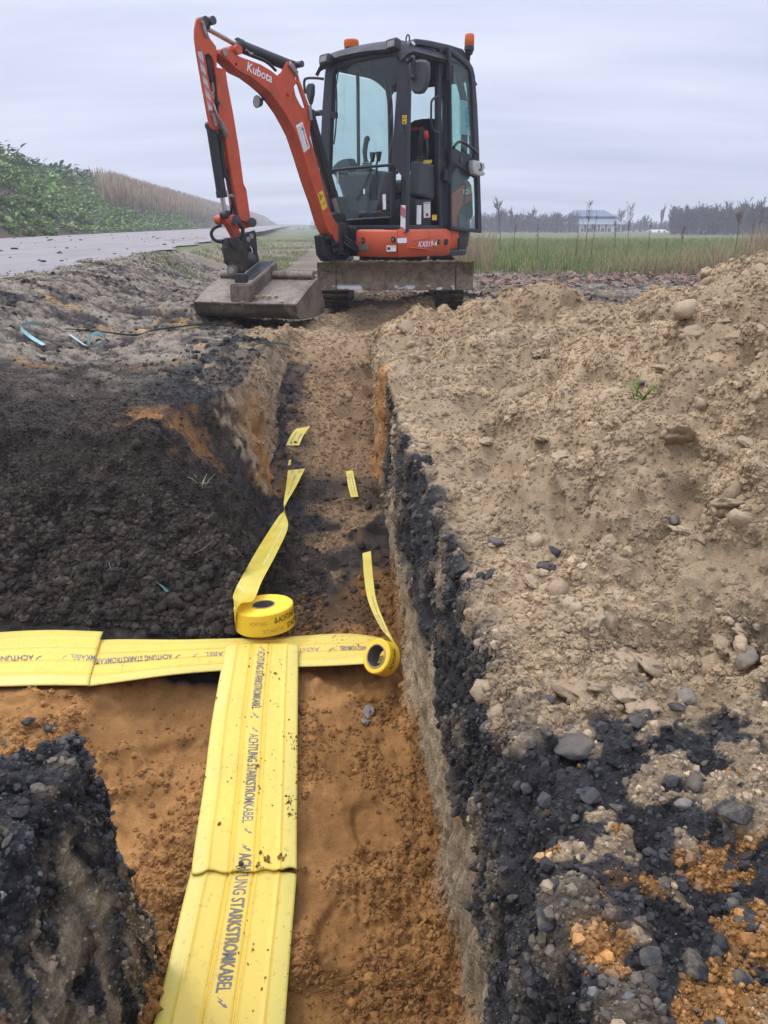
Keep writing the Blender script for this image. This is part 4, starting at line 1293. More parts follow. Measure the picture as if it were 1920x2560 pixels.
for xx in np.arange(-0.30, 0.58, 0.012):
    s = random.uniform(.008, .022)
    bmesh.ops.create_icosphere(bm, subdivisions=1, radius=s, matrix=Matrix.Translation((xx, 6.645 + random.uniform(0, .02), 0.412 + random.uniform(-.006, .006))) @ Matrix.Diagonal((1.3, 1, .6, 1)))
o = obj('mud_ridge', bm, M_BLADE, BL); o['kind'] = 'stuff'

# ---- upper body: front and side covers, grey counterweight
def body_band(name, plan, z0, z1, mat, parent=None, crown=0.008, thick=-0.02, bulge=0.012):
    """Cover that follows a plan line (r, f), slightly bulged and rolled over at top and bottom."""
    zs = [z0, z0 + 0.012, z0 + (z1 - z0) * .5, z1 - 0.02, z1 - 0.006, z1]
    off = [-0.012, 0.0, bulge, 0.008, 0.0, -crown]
    n = len(plan)
    nor = []
    for k in range(n):
        a = Vector(plan[max(k - 1, 0)]); b = Vector(plan[min(k + 1, n - 1)])
        t = (b - a).normalized(); nor.append(Vector((t.y, -t.x)))
    if sum(nn.dot(Vector(p)) for nn, p in zip(nor, plan)) < 0: nor = [-q for q in nor]
    bm = bmesh.new()
    th = abs(thick)
    rows = []
    for k in range(n):
        px_, py_, nx_, ny_ = plan[k][0], plan[k][1], nor[k].x, nor[k].y
        rows.append([bm.verts.new(ul(px_ + nx_ * o_, py_ + ny_ * o_, z)) for z, o_ in zip(zs, off)] +
                    [bm.verts.new(ul(px_ + nx_ * (o_ - th), py_ + ny_ * (o_ - th), z)) for z, o_ in reversed(list(zip(zs, off)))])
    m_ = len(rows[0])
    for k in range(n - 1):
        for j in range(m_):
            bm.faces.new((rows[k][j], rows[k + 1][j], rows[k + 1][(j + 1) % m_], rows[k][(j + 1) % m_]))
    bm.faces.new(list(reversed(rows[0]))); bm.faces.new(rows[-1])
    bmesh.ops.recalc_face_normals(bm, faces=bm.faces)
    o = epart(name, bm, mat, parent)
    return auto_smooth(o, 40)

ZB0, ZB1 = 0.425, 0.655
p_front = [(-0.012, .515), (0.10, .523), (0.22, .525), (0.34, .52), (0.41, .505), (0.446, .488)]
p_side = [(0.449, .486), (0.478, .465), (0.497, .43), (0.505, .36), (0.505, .2), (0.505, .0), (0.502, -.12), (0.498, -.235)]
p_rear = [(0.496, -.245), (0.49, -.32), (0.485, -.385)]
COVER_F = body_band('front_cover', p_front, ZB0, ZB1, M_ORANGE2)
COVER_S = body_band('side_cover', p_side, ZB0, ZB1 + .006, M_ORANGE2)
COVER_R = body_band('side_cover', p_rear, ZB0 + .055, ZB1 + .01, M_ORANGE2)
bm = bmesh.new()
tail = [(0.48, -.39), (0.475, -.47), (0.45, -.58), (0.39, -.70), (0.29, -.80), (0.15, -.86), (0.0, -.88), (-.15, -.86), (-.29, -.80), (-.39, -.70), (-.45, -.58), (-.475, -.45)]
body_band('counterweight', tail, ZB0 + .055, 0.80, M_GREY, None, 0.01, -0.04, 0.02)
body_band('counterweight_skirt', [(q[0] * .97, q[1]) for q in [(0.50, -.26)] + tail], ZB0 - .01, ZB0 + .05, M_GREY, None, 0.0, -0.04, 0.0)
# engine bonnet, orange with a dark grille, seen through the door pane
body_band('bonnet', [(0.44, -.40), (0.44, -.52), (0.42, -.64), (0.35, -.73), (0.22, -.79), (0.0, -.82), (-.22, -.79), (-.36, -.72), (-.44, -.58)], 0.80, 1.06, M_ORANGE, None, 0.06, -0.02, 0.02)
# floor pan and frame of the upper body
bm = bmesh.new()
bm_box(bm, ul(0.0, 0.0, 0.53), (0.93, 0.98, 0.12), M3U, 0.03)
epart('upper_frame', bm, M_BLACK, None, 35)
# black patch where the swing bracket sits, with its round cut-out
bm = bmesh.new()
bm_box(bm, ul(-0.10, .50, 0.55), (0.20, 0.06, 0.25), M3U, 0.02)
bm_box(bm, ul(-0.30, .42, 0.52), (0.30, 0.16, 0.20), M3U, 0.03)
bm_cyl(bm, ul(-0.17, .60, 0.44), ul(-0.17, .60, 0.66), 0.085, seg=24)
bm_box(bm, ul(-0.17, .55, 0.62), (0.20, 0.22, 0.035), M3U, 0.01)
bm_box(bm, ul(-0.17, .55, 0.46), (0.20, 0.22, 0.035), M3U, 0.01)
epart('swing_frame', bm, M_BLACK, None, 35)
bm = bmesh.new()
bm_box(bm, ul(-0.44, .35, 0.55), (0.10, 0.30, 0.20), M3U, 0.03)
epart('side_cover', bm, M_ORANGE, None, 35)

def side_text(s, r0, plane_r, f0, z0, h, mat, parent, shear=0.2, name='lettering', xs=1.0):
    """Lettering on a face that looks towards the door side, running from front to back."""
    me = text_mesh(s, h / 0.72, shear)
    M = Matrix((-FX * xs, UP, RX)).transposed().to_4x4()
    M.translation = ul(plane_r, f0, z0)
    me.transform(M)
    return obj(name, me, mat, parent)

def px_text(s, p_left, p_right, p0, n, h, mat, parent, shear=0.0, lift=0.003, name='lettering', up=None):
    """Lettering between two photo pixels (ends of the base line) on the plane (p0, n)."""
    a, b = on_plane(*p_left, p0, n), on_plane(*p_right, p0, n)
    u = (b - a); L = u.length; u.normalize()
    v = n.normalized().cross(u)
    if v.dot(up or UP) < 0: v = -v
    me = text_mesh(s, 1.0, shear)
    co = np.array([q.co[:] for q in me.vertices])
    w = co[:, 0].max() - co[:, 0].min(); hh = 0.70
    for q in me.vertices:
        x = (q.co.x - co[:, 0].min()) / w * L; y = q.co.y / hh * h
        q.co = a + u * x + v * y + n.normalized() * lift
    return obj(name, me, mat, parent)

def px_patch(pix, p0, n, mat, parent, name='sticker', lift=0.002):
    """Flat sticker whose corners are seen at photo pixels on the plane (p0, n)."""
    bm = bmesh.new()
    nn = n.normalized()
    vs_ = [bm.verts.new(on_plane(*q, p0, nn) + nn * lift) for q in pix]
    f = bm.faces.new(vs_)
    f.normal_update()
    if f.normal.dot(nn) < 0: f.normal_flip()
    r = bmesh.ops.solidify(bm, geom=[f], thickness=0.001)
    return obj(name, bm, mat, parent)

NF = FX.copy()                       # front faces look along FX
def c3(x, y): return (760 + x * .28933, 60 + y * .28933)
def c4(x, y): return (760 + x * .28933, 380 + y * .28933)
def c7(x, y): return (1000 + x * .14467, 80 + y * .14467)
def c8(x, y): return (1000 + x * .14467, 380 + y * .14467)
SIDE_P, SIDE_N = ul(0.523, 0, .5), RX
FRONT_P, FRONT_N = ul(0, 0.541, .5), FX
px_text('KX019-4', c4(988, 822), c4(1150, 812), SIDE_P, SIDE_N, .048, M_WHITE, COVER_S, 0.25, 0.0)
px_patch([c4(808, 745), c4(885, 742), c4(890, 765), c4(885, 786), c4(812, 788), c4(805, 768)], SIDE_P, SIDE_N, M_WHITE, COVER_S, 'sticker', 0.0)
px_patch([c4(714, 808), c4(795, 806), c4(795, 858), c4(714, 861)], FRONT_P, FRONT_N, M_WHITE, COVER_F, 'sticker', 0.0)
px_patch([c4(720, 822), c4(746, 821), c4(746, 846), c4(720, 847)], FRONT_P, FRONT_N, M_GREY, COVER_F, 'sticker', 0.002)
px_text('Kubota', c4(752, 822), c4(790, 821), FRONT_P, FRONT_N, .010, M_RED, COVER_F, 0, 0.002)
px_patch([c4(472, 800), c4(560, 796), c4(560, 842), c4(472, 845)], FRONT_P, FRONT_N, M_STEEL, COVER_F, 'rating_plate', 0.0)
for q in ((508, 765), (768, 756)):
    p = on_plane(*c4(*q), FRONT_P, FRONT_N)
    bm = bmesh.new(); bm_cyl(bm, p - FX * .014, p - FX * .002, 0.022, 0.026, seg=20)
    obj('recess', bm, M_BLACK, COVER_F)
    bm = bmesh.new(); bm_cyl(bm, p - FX * .006, p + FX * .006, 0.011, seg=6); obj('bolt', bm, M_STEEL, COVER_F)
for q, rr in (((1168, 776), .020), ((1232, 778), .026)):
    p = on_plane(*c4(*q), SIDE_P, SIDE_N)
    bm = bmesh.new(); bm_cyl(bm, p - RX * .012, p + RX * .003, rr * 1.05, seg=20); obj('recess', bm, M_BLACK, COVER_S)
p = on_plane(*c4(1168, 776), SIDE_P, SIDE_N)
bm = bmesh.new(); bm_cyl(bm, p, p + RX * .007, .010, seg=6); obj('bolt', bm, M_STEEL, COVER_S)
bm = bmesh.new(); bm_box(bm, on_plane(*c4(1337, 795), ul(.505, 0, 0), RX), (0.012, 0.016, 0.11), M3U); obj('slot', bm, M_INK, COVER_R)
bm = bmesh.new()                                                                         # pressed crease lines
bm_tube(bm, [on_plane(*c4(*q), SIDE_P - RX * .004, SIDE_N) for q in ((935, 770), (1090, 735))], .004, 6)
bm_tube(bm, [on_plane(*c4(*q), SIDE_P - RX * .002, SIDE_N) for q in ((905, 825), (1080, 845))], .006, 6)
obj('crease', bm, M_ORANGE2, COVER_S)

# ---- cab
CAB = epart('cab', (lambda b: (bm_box(b, ul(0.0, -0.045, 0.675), (0.94, 1.0, 0.035), M3U, 0.008), b)[1])(bmesh.new()), M_CAB)
PF, PS, PL, PB = ul(0, .46, 1), ul(.478, 0, 1), ul(-.475, 0, 1), ul(0, -.54, 1)
# front frame: outer line and two panes cut out of it
fr_out = [c3(185, 375), c3(240, 330), c3(500, 265), c3(800, 235), c3(855, 260), c3(893, 320), c3(900, 420), c3(896, 700), c3(890, 1000), c4(886, 250), c4(882, 690),
          c4(735, 700), c4(370, 708), c4(190, 716), c4(150, 480), c4(128, 160), c3(135, 1100), c3(155, 700), c3(172, 480)]
hole_top = [c3(247, 440), c3(265, 400), c3(310, 370), c3(450, 322), c3(700, 280), c3(765, 275), c3(795, 300), c3(803, 350), c3(795, 600), c3(775, 850), c3(752, 1204), c3(400, 1232), c3(215, 1255), c3(222, 1000), c3(240, 600)]
hole_low = [c4(212, 170), c4(400, 148), c4(755, 122), c4(748, 340), c4(740, 556), c4(550, 566), c4(385, 578), c4(240, 590), c4(218, 420)]
ff = plate_px(fr_out, [hole_top, hole_low], PF, FX, 0.055, 0.012)
o = obj('front_frame', ff, M_CAB, CAB); auto_smooth(o, 40)
def pane(name, pix, p0, n, mat, parent=CAB, depth=0.03):
    o = obj(name, plate_px(pix, [], p0 - n * depth, n, 0.006), mat, parent)
    return o
def grow(pix, k=1.03):
    cx = sum(p[0] for p in pix) / len(pix); cy = sum(p[1] for p in pix) / len(pix)
    return [(cx + (p[0] - cx) * k, cy + (p[1] - cy) * k) for p in pix]
pane('windscreen', grow(hole_top), PF, FX, M_GLASS)
pane('lower_windscreen', grow(hole_low), PF, FX, M_GLASS_LOW)
# door-side frame with the open doorway
sd_out = [c3(855, 262), c7(190, 150), c7(290, 110), c7(520, 140), c7(860, 215), c7(1090, 290), c7(1190, 420), c7(1235, 560), c7(1290, 900), c7(1330, 1700), c8(1350, 200), c8(1195, 470), c8(888, 715), c8(880, 1345), c8(100, 1390), c4(882, 692), c4(886, 250), c3(893, 800), c3(900, 420), c3(885, 320)]
doorway = [c7(200, 420), c7(235, 290), c7(310, 225), c7(500, 255), c7(690, 300), c7(690, 520), c7(668, 900), c7(664, 1700), c8(664, 300), c8(690, 900), c8(705, 1290), c8(400, 1325), c8(105, 1345), c8(108, 700), c8(118, 100), c7(125, 1900), c7(150, 1000), c7(165, 700)]
rear_q = [c7(900, 420), c7(1040, 500), c7(1150, 600), c7(1200, 760), c7(1240, 1300), c7(1265, 2100), c7(920, 2100), c7(905, 1200)]
quart = [c7(740, 760), c7(790, 770), c7(795, 1300), c7(795, 1980), c7(745, 1985), c7(728, 1400)]
sf = plate_px(sd_out, [doorway, rear_q, quart], PS, RX, 0.05, 0.012)
o = obj('door_frame', sf, M_CAB, CAB); auto_smooth(o, 40)
BON = epart('bonnet_side', plate_px([c8(890, 725), c8(1080, 575), c8(1185, 490), c8(1235, 560), c8(1258, 700), c8(1262, 1000), c8(1262, 1130), c8(1130, 1290), c8(890, 1330)], [], ul(.470, -.5, 1), RX, .05, .012), M_ORANGE)
auto_smooth(BON, 40)
px_patch([c8(1045, 955), c8(1150, 880), c8(1250, 835), c8(1258, 1085), c8(1150, 1165), c8(1055, 1235), c8(1028, 1190), c8(1025, 1040)], ul(.470, -.5, 1), RX, M_INK, BON, 'grille', .002)
for k in range(10):
    t = k / 9
    bm = bmesh.new()
    bm_tube(bm, [on_plane(*c8(1035, 1000 + 200 * t), ul(.474, 0, 1), RX), on_plane(*c8(1250, 860 + 215 * t), ul(.474, 0, 1), RX)], .004, 5)
    obj('grille_bar', bm, M_GREY, BON)
px_patch([c8(1090, 640), c8(1178, 645), c8(1178, 730), c8(1092, 725)], ul(.470, -.5, 1), RX, M_WHITE, BON, 'sticker', .002)
px_patch([c8(1105, 665), c8(1165, 668), c8(1165, 705), c8(1105, 700)], ul(.470, -.5, 1), RX, M_TEAL, BON, 'sticker', .004)
px_patch([c8(1182, 600), c8(1240, 640), c8(1240, 715), c8(1182, 718)], ul(.470, -.5, 1), RX, M_YSTICK, BON, 'sticker', .002)
pane('side_window', grow(rear_q), PS, RX, M_GLASS, CAB, 0.025)
pane('side_window', grow(quart, 1.06), PS, RX, M_GLASS, CAB, 0.02)
# far side: posts, rails and one pane; back frame and pane
def cab_bar(name, pts, w, mat=M_CAB):
    bm = bmesh.new(); bm_tube(bm, pts, w, 8); return obj(name, bm, mat, CAB)
ZR = 2.02
cab_bar('side_post', [ul(-.455, -.02, .69), ul(-.455, -.02, ZR)], 0.017)
cab_bar('rear_post', spline([ul(-.455, -.50, .69), ul(-.455, -.51, 1.3), ul(-.45, -.49, 1.8), ul(-.43, -.40, ZR)], 5), 0.028)
cab_bar('rear_post', spline([ul(.445, -.49, .69), ul(.445, -.50, 1.3), ul(.44, -.48, 1.75), ul(.42, -.36, ZR - .03)], 5), 0.032)
cab_bar('side_rail', [ul(-.455, .44, 1.155), ul(-.455, -.50, 1.155)], 0.014)
bm = bmesh.new()
bm_box(bm, ul(-.462, -.04, .82), (0.018, 0.94, 0.26), M3U, 0.006); obj('side_panel', bm, M_CAB, CAB)
bm = bmesh.new(); bm_box(bm, ul(0, -.515, .80), (0.88, 0.03, 0.25), M3U, 0.008); obj('rear_panel', bm, M_CAB, CAB)
bm = bmesh.new(); bm_box(bm, ul(-.466, -.03, 1.46), (0.006, 0.90, 1.06), M3U); obj('side_window', bm, M_GLASS, CAB)
bm = bmesh.new(); bm_box(bm, ul(0, -.525, 1.43), (0.84, 0.006, 1.0), M3U); obj('rear_window', bm, M_GLASS, CAB)
bm = bmesh.new(); bm_box(bm, ul(0, -.50, 1.945), (0.86, 0.05, 0.06), M3U, 0.015); obj('rear_header', bm, M_CAB, CAB)
# roof: crowned shell following the frame
def roof_shell():
    nr, nf = 18, 20
    bm = bmesh.new()
    grid = []
    for i in range(nr + 1):
        r = -.50 + 1.0 * i / nr
        row = []
        for j in range(nf + 1):
            f = -.56 + 1.05 * j / nf
            er = max(0, abs(r) - .36) / .14; ef = max(0, f - .36) / .13; eb = max(0, -.20 - f) / .36
            z = 2.105 - 0.085 * min(1, er) ** 2 - 0.075 * min(1, ef) ** 2 - 0.13 * min(1, eb) ** 2 + .012 * math.cos(r * 5)
            row.append(bm.verts.new(ul(r * (1 - 0.05 * min(1, ef) ** 2), f, z)))
        grid.append(row)
    for i in range(nr):
        for j in range(nf):
            bm.faces.new((grid[i][j], grid[i + 1][j], grid[i + 1][j + 1], grid[i][j + 1]))
    bmesh.ops.recalc_face_normals(bm, faces=bm.faces)
    if sum(f.normal.z for f in bm.faces) < 0: bmesh.ops.reverse_faces(bm, faces=bm.faces)
    bmesh.ops.solidify(bm, geom=list(bm.faces), thickness=-0.03)
    return bm
ROOF = obj('roof', roof_shell(), M_ROOF, CAB); auto_smooth(ROOF, 40)
# lifting eye and a small sticker on the corner
p = on_plane(*c3(897, 130), ul(.44, .40, 2), FX)
bm = bmesh.new()
bm_tube(bm, [p + RX * .018 * math.cos(a) + UP * .03 * math.sin(a) for a in np.linspace(-.6, PI + .6, 14)], .006, 6); obj('lifting_eye', bm, M_ROOF, CAB)
px_patch([c7(205, 150), c7(262, 200), c7(240, 235), c7(185, 180)], ul(.505, 0, 1), RX, M_WHITE, CAB, 'sticker', 0.004)

# door folded back, hinged on the rear post
PD = ul(.535, -.2, 1)
dr_out = [c7(845, 262), c7(885, 268), c7(1080, 410), c7(1215, 520), c7(1270, 610), c7(1305, 760), c7(1345, 1300), c7(1375, 2000), c8(1380, 100), c8(1400, 700), c8(1420, 1330), c8(1412, 1400), c8(1150, 1378), c8(880, 1340), c8(885, 400), c7(880, 1500), c7(868, 800)]
dr_up = [c7(897, 350), c7(930, 400), c7(1060, 500), c7(1170, 600), c7(1220, 690), c7(1245, 900), c7(1270, 1500), c7(1300, 2190), c7(1150, 2120), c7(940, 1990), c7(893, 1960), c7(890, 1200)]
dr_lo = [c8(900, 195), c8(1010, 250), c8(1190, 360), c8(1330, 455), c8(1345, 800), c8(1352, 1325), c8(1100, 1305), c8(905, 1270), c8(897, 700)]
dm = plate_px(dr_out, [dr_up, dr_lo], PD, RX, 0.045, 0.010)
DOOR = epart('door', dm, M_CAB); auto_smooth(DOOR, 40)
pane('door_pane', grow(dr_up, 1.02), PD, RX, M_GLASS_DOOR, DOOR, 0.018)
pane('door_pane', grow(dr_lo, 1.02), PD, RX, M_GLASS_DOOR, DOOR, 0.018)
bar = [on_plane(*c7(*q), PD + RX * .04, RX) for q in ((930, 1995), (985, 1920), (1060, 1895), (1160, 1950), (1290, 2050), (1340, 2120), (1345, 2240))]
bm = bmesh.new(); bm_tube(bm, spline(bar, 6), 0.013, 8); obj('door_grab_bar', bm, M_CAB, DOOR)
p = on_plane(*c8(1052, 125), PD, RX)
bm = bmesh.new(); bm_cyl(bm, p, p + RX * .012, .022, seg=20); obj('door_knob', bm, M_GREY, DOOR)
# latch block of pale plastic on the free edge
lt = [c8(1270, 140), c8(1370, 150), c8(1465, 190), c8(1480, 280), c8(1455, 300), c8(1450, 335), c8(1480, 360), c8(1470, 405), c8(1370, 420), c8(1290, 380), c8(1262, 250)]
M_LATCH = mat_plain('pale_plastic', (.42, .43, .41), .5, .3)
LATCH = obj('door_latch', plate_px(lt, [], PD + RX * .065, RX, 0.06, 0.015), M_LATCH, DOOR); auto_smooth(LATCH, 40)
p = on_plane(*c8(1385, 260), PD + RX * .066, RX)
bm = bmesh.new(); bm_tube(bm, [p + (-FX) * .022 * math.cos(a) + UP * .028 * math.sin(a) for a in np.linspace(-2.4, 1.6, 16)], .007, 6); obj('latch_hook', bm, M_INK, DOOR)
# a peeling sticker with big letters on the inside of the upper pane
M_FILM = mat_plain('old_sticker', (.16, .34, .32), .6, .3)
px_patch([c7(1038, 1172), c7(1160, 1195), c7(1205, 1790), c7(1038, 1765)], PD - RX * .015, RX, M_FILM, DOOR, 'sticker', 0.004)
px_text('OHRA', c7(1168, 1300), c7(1192, 1665), PD - RX * .015, RX, .052, M_TEAL, DOOR, 0, 0.007, up=FX)
# ---- lamps, beacons, mirrors
def work_lamp(cpx, p0, w=.115, h=.085, roll=0.08):
    c = on_plane(*cpx, p0, FX)
    R = (Matrix.Rotation(-0.18, 3, RX) @ Matrix.Rotation(roll, 3, FX)) @ M3U
    bm = bmesh.new()
    bm_box(bm, c + R @ Vector((0, .025, 0)), (w, .075, h), R, .018, 3)
    lamp = epart('work_lamp', bm, M_BLACK, None, 40)
    bm = bmesh.new(); bm_box(bm, c - R @ Vector((0, .013, 0)), (w * .74, .008, h * .68), R, .012, 3); obj('lens', bm, M_LENS, lamp)
    bm = bmesh.new()
    bm_cyl(bm, c + R @ Vector((0, .03, -.04)), c + R @ Vector((0.01, .05, -.085)), .012, seg=10); obj('bracket', bm, M_BLACK, lamp)
    return lamp
work_lamp(c3(176, 305), ul(0, .56, 2))
work_lamp(c3(757, 175), ul(0, .56, 2))
def beacon(base, r, h, flat, mat=M_AMBER):
    bm = bmesh.new()
    prof = [(r * 1.02, 0), (r * 1.05, .012), (r * 1.05, h * .9), (r * .95, h), (0.001, h)] if flat else [(r * 1.0, 0), (r * 1.06, .02), (r * .98, h * .92), (r * .85, h), (0.001, h)]
    seg = 28
    rings = [[bm.verts.new(base + Vector((q[0] * math.cos(2 * PI * k / seg), q[0] * math.sin(2 * PI * k / seg), q[1]))) for k in range(seg)] for q in prof]
    for a, b in zip(rings, rings[1:]):
        for k in range(seg): bm.faces.new((a[k], a[(k + 1) % seg], b[(k + 1) % seg], b[k]))
    bmesh.ops.recalc_face_normals(bm, faces=bm.faces)
    o = epart('beacon', bm, mat, None, 40)
    rb = bmesh.new()
    for k in range(seg):
        a = 2 * PI * k / seg
        d = Vector((math.cos(a), math.sin(a), 0))
        bm_tube(rb, [base + d * r * 1.045 + UP * .012, base + d * r * (1.045 if flat else 1.0) + UP * h * .86], .0022, 4)
    q = obj('lens_ribs', rb, mat, o); q['kind'] = 'stuff'
    return o
b0 = on_plane(*c3(410, 215), ul(0, .20, 2), FX)
bm = bmesh.new(); bm_cyl(bm, b0 - UP * .05, b0 + UP * .012, .062, seg=28)
bk = beacon(b0 + UP * .008, .062, .062, True); obj('beacon_base', bm, M_BLACK, bk)
b1 = on_plane(*c3(1428, 195), ul(.49, -.42, 2), RX)
bk = beacon(b1, .040, .098, False)
bm = bmesh.new(); bm_cyl(bm, b1 - UP * .03, b1 + UP * .004, .045, .043, seg=24); bm_cyl(bm, b1 - UP * .065, b1 - UP * .03, .028, .04, seg=20)
bm_tube(bm, [b1 - UP * .06, b1 - UP * .10, b1 - UP * .13 - RX * .05, b1 - UP * .13 - RX * .12], .014, 8)
obj('beacon_base', bm, M_BLACK, bk)
# big mirror by the doorway
mp = ul(.57, .50, 1.6)
mo = [c3(945, 315), c3(985, 304), c3(1035, 306), c3(1065, 325), c3(1072, 380), c3(1068, 470), c3(1045, 560), c3(1020, 595), c3(985, 604), c3(945, 600), c3(922, 575), c3(914, 500), c3(918, 400), c3(930, 340)]
MIR = epart('mirror', plate_px(mo, [], mp, FX, 0.045, 0.018), M_GREY); auto_smooth(MIR, 50)
bm = bmesh.new(); bm_tube(bm, spline([on_plane(*c3(*q), mp + FX * d, FX) for q, d in (((895, 340), -.06), ((925, 300), .0), ((945, 285), .025), ((950, 320), .03), ((942, 400), .03), ((940, 455), .03))], 6), .012, 8)
p = on_plane(*c3(943, 460), mp + FX * .025, FX); bmesh.ops.create_icosphere(bm, subdivisions=2, radius=.024, matrix=Matrix.Translation(p))
obj('mirror_arm', bm, M_BLACK, MIR)
mp2 = ul(-.62, .42, 1.5)
mo2 = [c3(10, 590), c3(12, 540), c3(30, 512), c3(60, 510), c3(70, 530), c3(68, 600), c3(52, 680), c3(42, 700), c3(20, 640)]
MIR2 = epart('mirror', plate_px(mo2, [], mp2, FX, 0.05, 0.018), M_GREY); auto_smooth(MIR2, 50)
bm = bmesh.new(); bm_tube(bm, spline([on_plane(*c3(*q), mp2 - FX * .0, FX) for q in ((165, 475), (120, 468), (30, 468), (4, 490), (3, 540), (12, 600))], 6), .012, 8); obj('mirror_arm', bm, M_BLACK, MIR2)
# wiper
bm = bmesh.new()
W_ = PF + FX * .02
bm_tube(bm, [on_plane(*c3(*q), W_, FX) for q in ((305, 375), (290, 450), (278, 530))], .006, 6)
bm_tube(bm, [on_plane(*c3(*q), W_, FX) for q in ((278, 530), (270, 660), (268, 780))], .005, 6)
bm_tube(bm, [on_plane(*c3(*q), W_, FX) for q in ((279, 540), (284, 700), (275, 900), (258, 1040))], .007, 6)
bm_box(bm, on_plane(*c3(255, 790), W_, FX), (.085, .03, .05), M3U, .006)
epart('wiper', bm, M_INK)
# two locks and a grab rail on the corner post, stickers
bm = bmesh.new(); bm_tube(bm, spline([on_plane(*c3(*q), PF + FX * .03, FX) for q in ((818, 740), (822, 800), (832, 880), (848, 950))], 5), .010, 8); obj('grab_rail', bm, M_CAB, CAB)
for q in ((805, 175), (803, 480)):
    p = on_plane(*c4(*q), PF, FX); bm = bmesh.new(); bm_cyl(bm, p, p + FX * .02, .016, seg=14); obj('bolt', bm, M_BLACK, CAB)
px_patch([c3(850, 788), c3(888, 788), c3(886, 866), c3(848, 866)], PF, FX, M_YSTICK, CAB, 'sticker', 0.001)
px_patch([c3(869, 793), c3(882, 820), c3(856, 820)], PF, FX, M_INK, CAB, 'warning_mark', 0.003)
px_patch([c3(869, 800), c3(877, 816), c3(861, 816)], PF, FX, M_YSTICK, CAB, 'warning_mark', 0.005)
px_patch([c3(859, 843), c3(876, 843), c3(875, 854), c3(858, 854)], PF, FX, M_INK, CAB, 'warning_mark', 0.003)
px_patch([c4(836, 460), c4(878, 460), c4(876, 690), c4(834, 692)], PF, FX, M_WHITE, CAB, 'warning_strip', 0.001)
M_FADED = mat_plain('faded_red_print', (.50, .16, .15), .6, .2)
for ya, yb in ((462, 545), (640, 691)):
    px_patch([c4(837, ya), c4(877, ya + 30), c4(876, yb + (0 if yb > 680 else 30)), c4(835, yb)], PF, FX, M_FADED, CAB, 'warning_stripe', 0.003)
px_text('1', c4(688, 496), c4(716, 494), PF - FX * .03, FX, .125, M_WHITE, CAB, 0, 0.010)
px_patch([c4(286, 175), c4(304, 172), c4(302, 272), c4(284, 276)], PF - FX * .03, FX, mat_plain('pale_sticker', (.4, .45, .42)), CAB, 'sticker', 0.006)
px_patch([c4(514, 320), c4(531, 318), c4(531, 362), c4(515, 364)], PF - FX * .03, FX, M_WHITE, CAB, 'sticker', 0.006)
# hinge gear on the rear post
for zz in (1.93, 1.12):
    bm = bmesh.new(); bm_cyl(bm, ul(.515, -.17, zz - .07), ul(.515, -.17, zz + .07), .018, seg=12); bm_box(bm, ul(.505, -.14, zz), (.03, .08, .10), M3U, .006)
    obj('hinge', bm, M_BLACK, CAB)
bm = bmesh.new(); bm_tube(bm, spline([on_plane(*c7(*q), PS + RX * .02, RX) for q in ((668, 1105), (590, 1145), (548, 1200), (540, 1300), (540, 1550), (560, 1640), (600, 1720), (668, 1735))], 5), .010, 8); obj('grab_rail', bm, M_CAB, CAB)

# ---- inside the cab: seat, consoles, levers
sc_ = ul(.08, -.22, .80)
bm = bmesh.new(); bm_box(bm, ul(.08, -.18, 1.03), (.46, .44, .12), M3U, .045, 4); bm_box(bm, ul(.08, -.18, .86), (.36, .36, .22), M3U, .02)
SEAT = epart('seat', bm, M_SEATL, None, 45)
P_SB = ul(.08, -.36, 1.4)
sb = [c7(130, 1560), c7(200, 1515), c7(330, 1492), c7(470, 1482), c7(540, 1490), c7(590, 1540), c7(620, 1640), c7(635, 1800), c7(630, 2190), c8(640, 330), c8(100, 330), c7(-180, 2190), c7(-160, 1800), c7(-60, 1640), c7(40, 1585)]
o = obj('seat_back', plate_px(sb, [], P_SB, FX, .13, .05), M_SEAT, SEAT); auto_smooth(o, 60)
px_text('Kubota', c7(175, 1705), c7(400, 1680), P_SB + FX * .004, FX, .030, M_RED, SEAT, .2, .002)
def console(r, f, z0=.93, h=.30):
    bm = bmesh.new()
    bm_box(bm, ul(r, f, z0 + h * .5), (.13, .26, h), M3U @ Euler((-.15, 0, 0)).to_matrix(), .035, 3)
    c = epart('control_console', bm, M_GREY, None, 45)
    bm = bmesh.new()
    for k in range(4): bm_cyl(bm, ul(r, f + .03, z0 + h + .018 * k), ul(r, f + .03, z0 + h + .012 + .018 * k), .055 - .008 * k, .050 - .008 * k, seg=16)
    obj('bellows', bm, M_INK, c)
    bm = bmesh.new()
    bm_tube(bm, spline([ul(r, f + .03, z0 + h + .06), ul(r, f + .045, z0 + h + .14), ul(r, f + .02, z0 + h + .24), ul(r, f + .0, z0 + h + .26)], 4), [.02] * 4 + [.024] * 5 + [.027] * 4, 10)
    obj('joystick', bm, M_INK, c)
    return c
con = console(.36, .02, .92, .30)
console(-.30, .02, .92, .28)
p0 = P_SB.copy(); q0 = ul(.40, .10, 1.3)
bm = bmesh.new(); bm_tube(bm, [on_plane(*c7(*q), q0, FX) for q in ((455, 1700), (462, 1850), (475, 2000), (468, 2200))], .010, 8)
LOCK = obj('lock_lever', bm, M_GREY, con)
bm = bmesh.new(); bm_tube(bm, [on_plane(*c7(*q), q0, FX) for q in ((448, 1715), (462, 1835))], [.018, .022], 10); obj('lever_knob', bm, M_RED, con)
px_patch([c8(410, 140), c8(555, 135), c8(545, 190), c8(400, 205)], ul(.37, .165, 1.2), FX, M_YSTICK, con, 'sticker', .0)
bm = bmesh.new(); bm_box(bm, ul(.30, .12, .80), (.30, .24, .22), M3U, .01); BOX = epart('floor_box', bm, M_BLACK, None, 40)
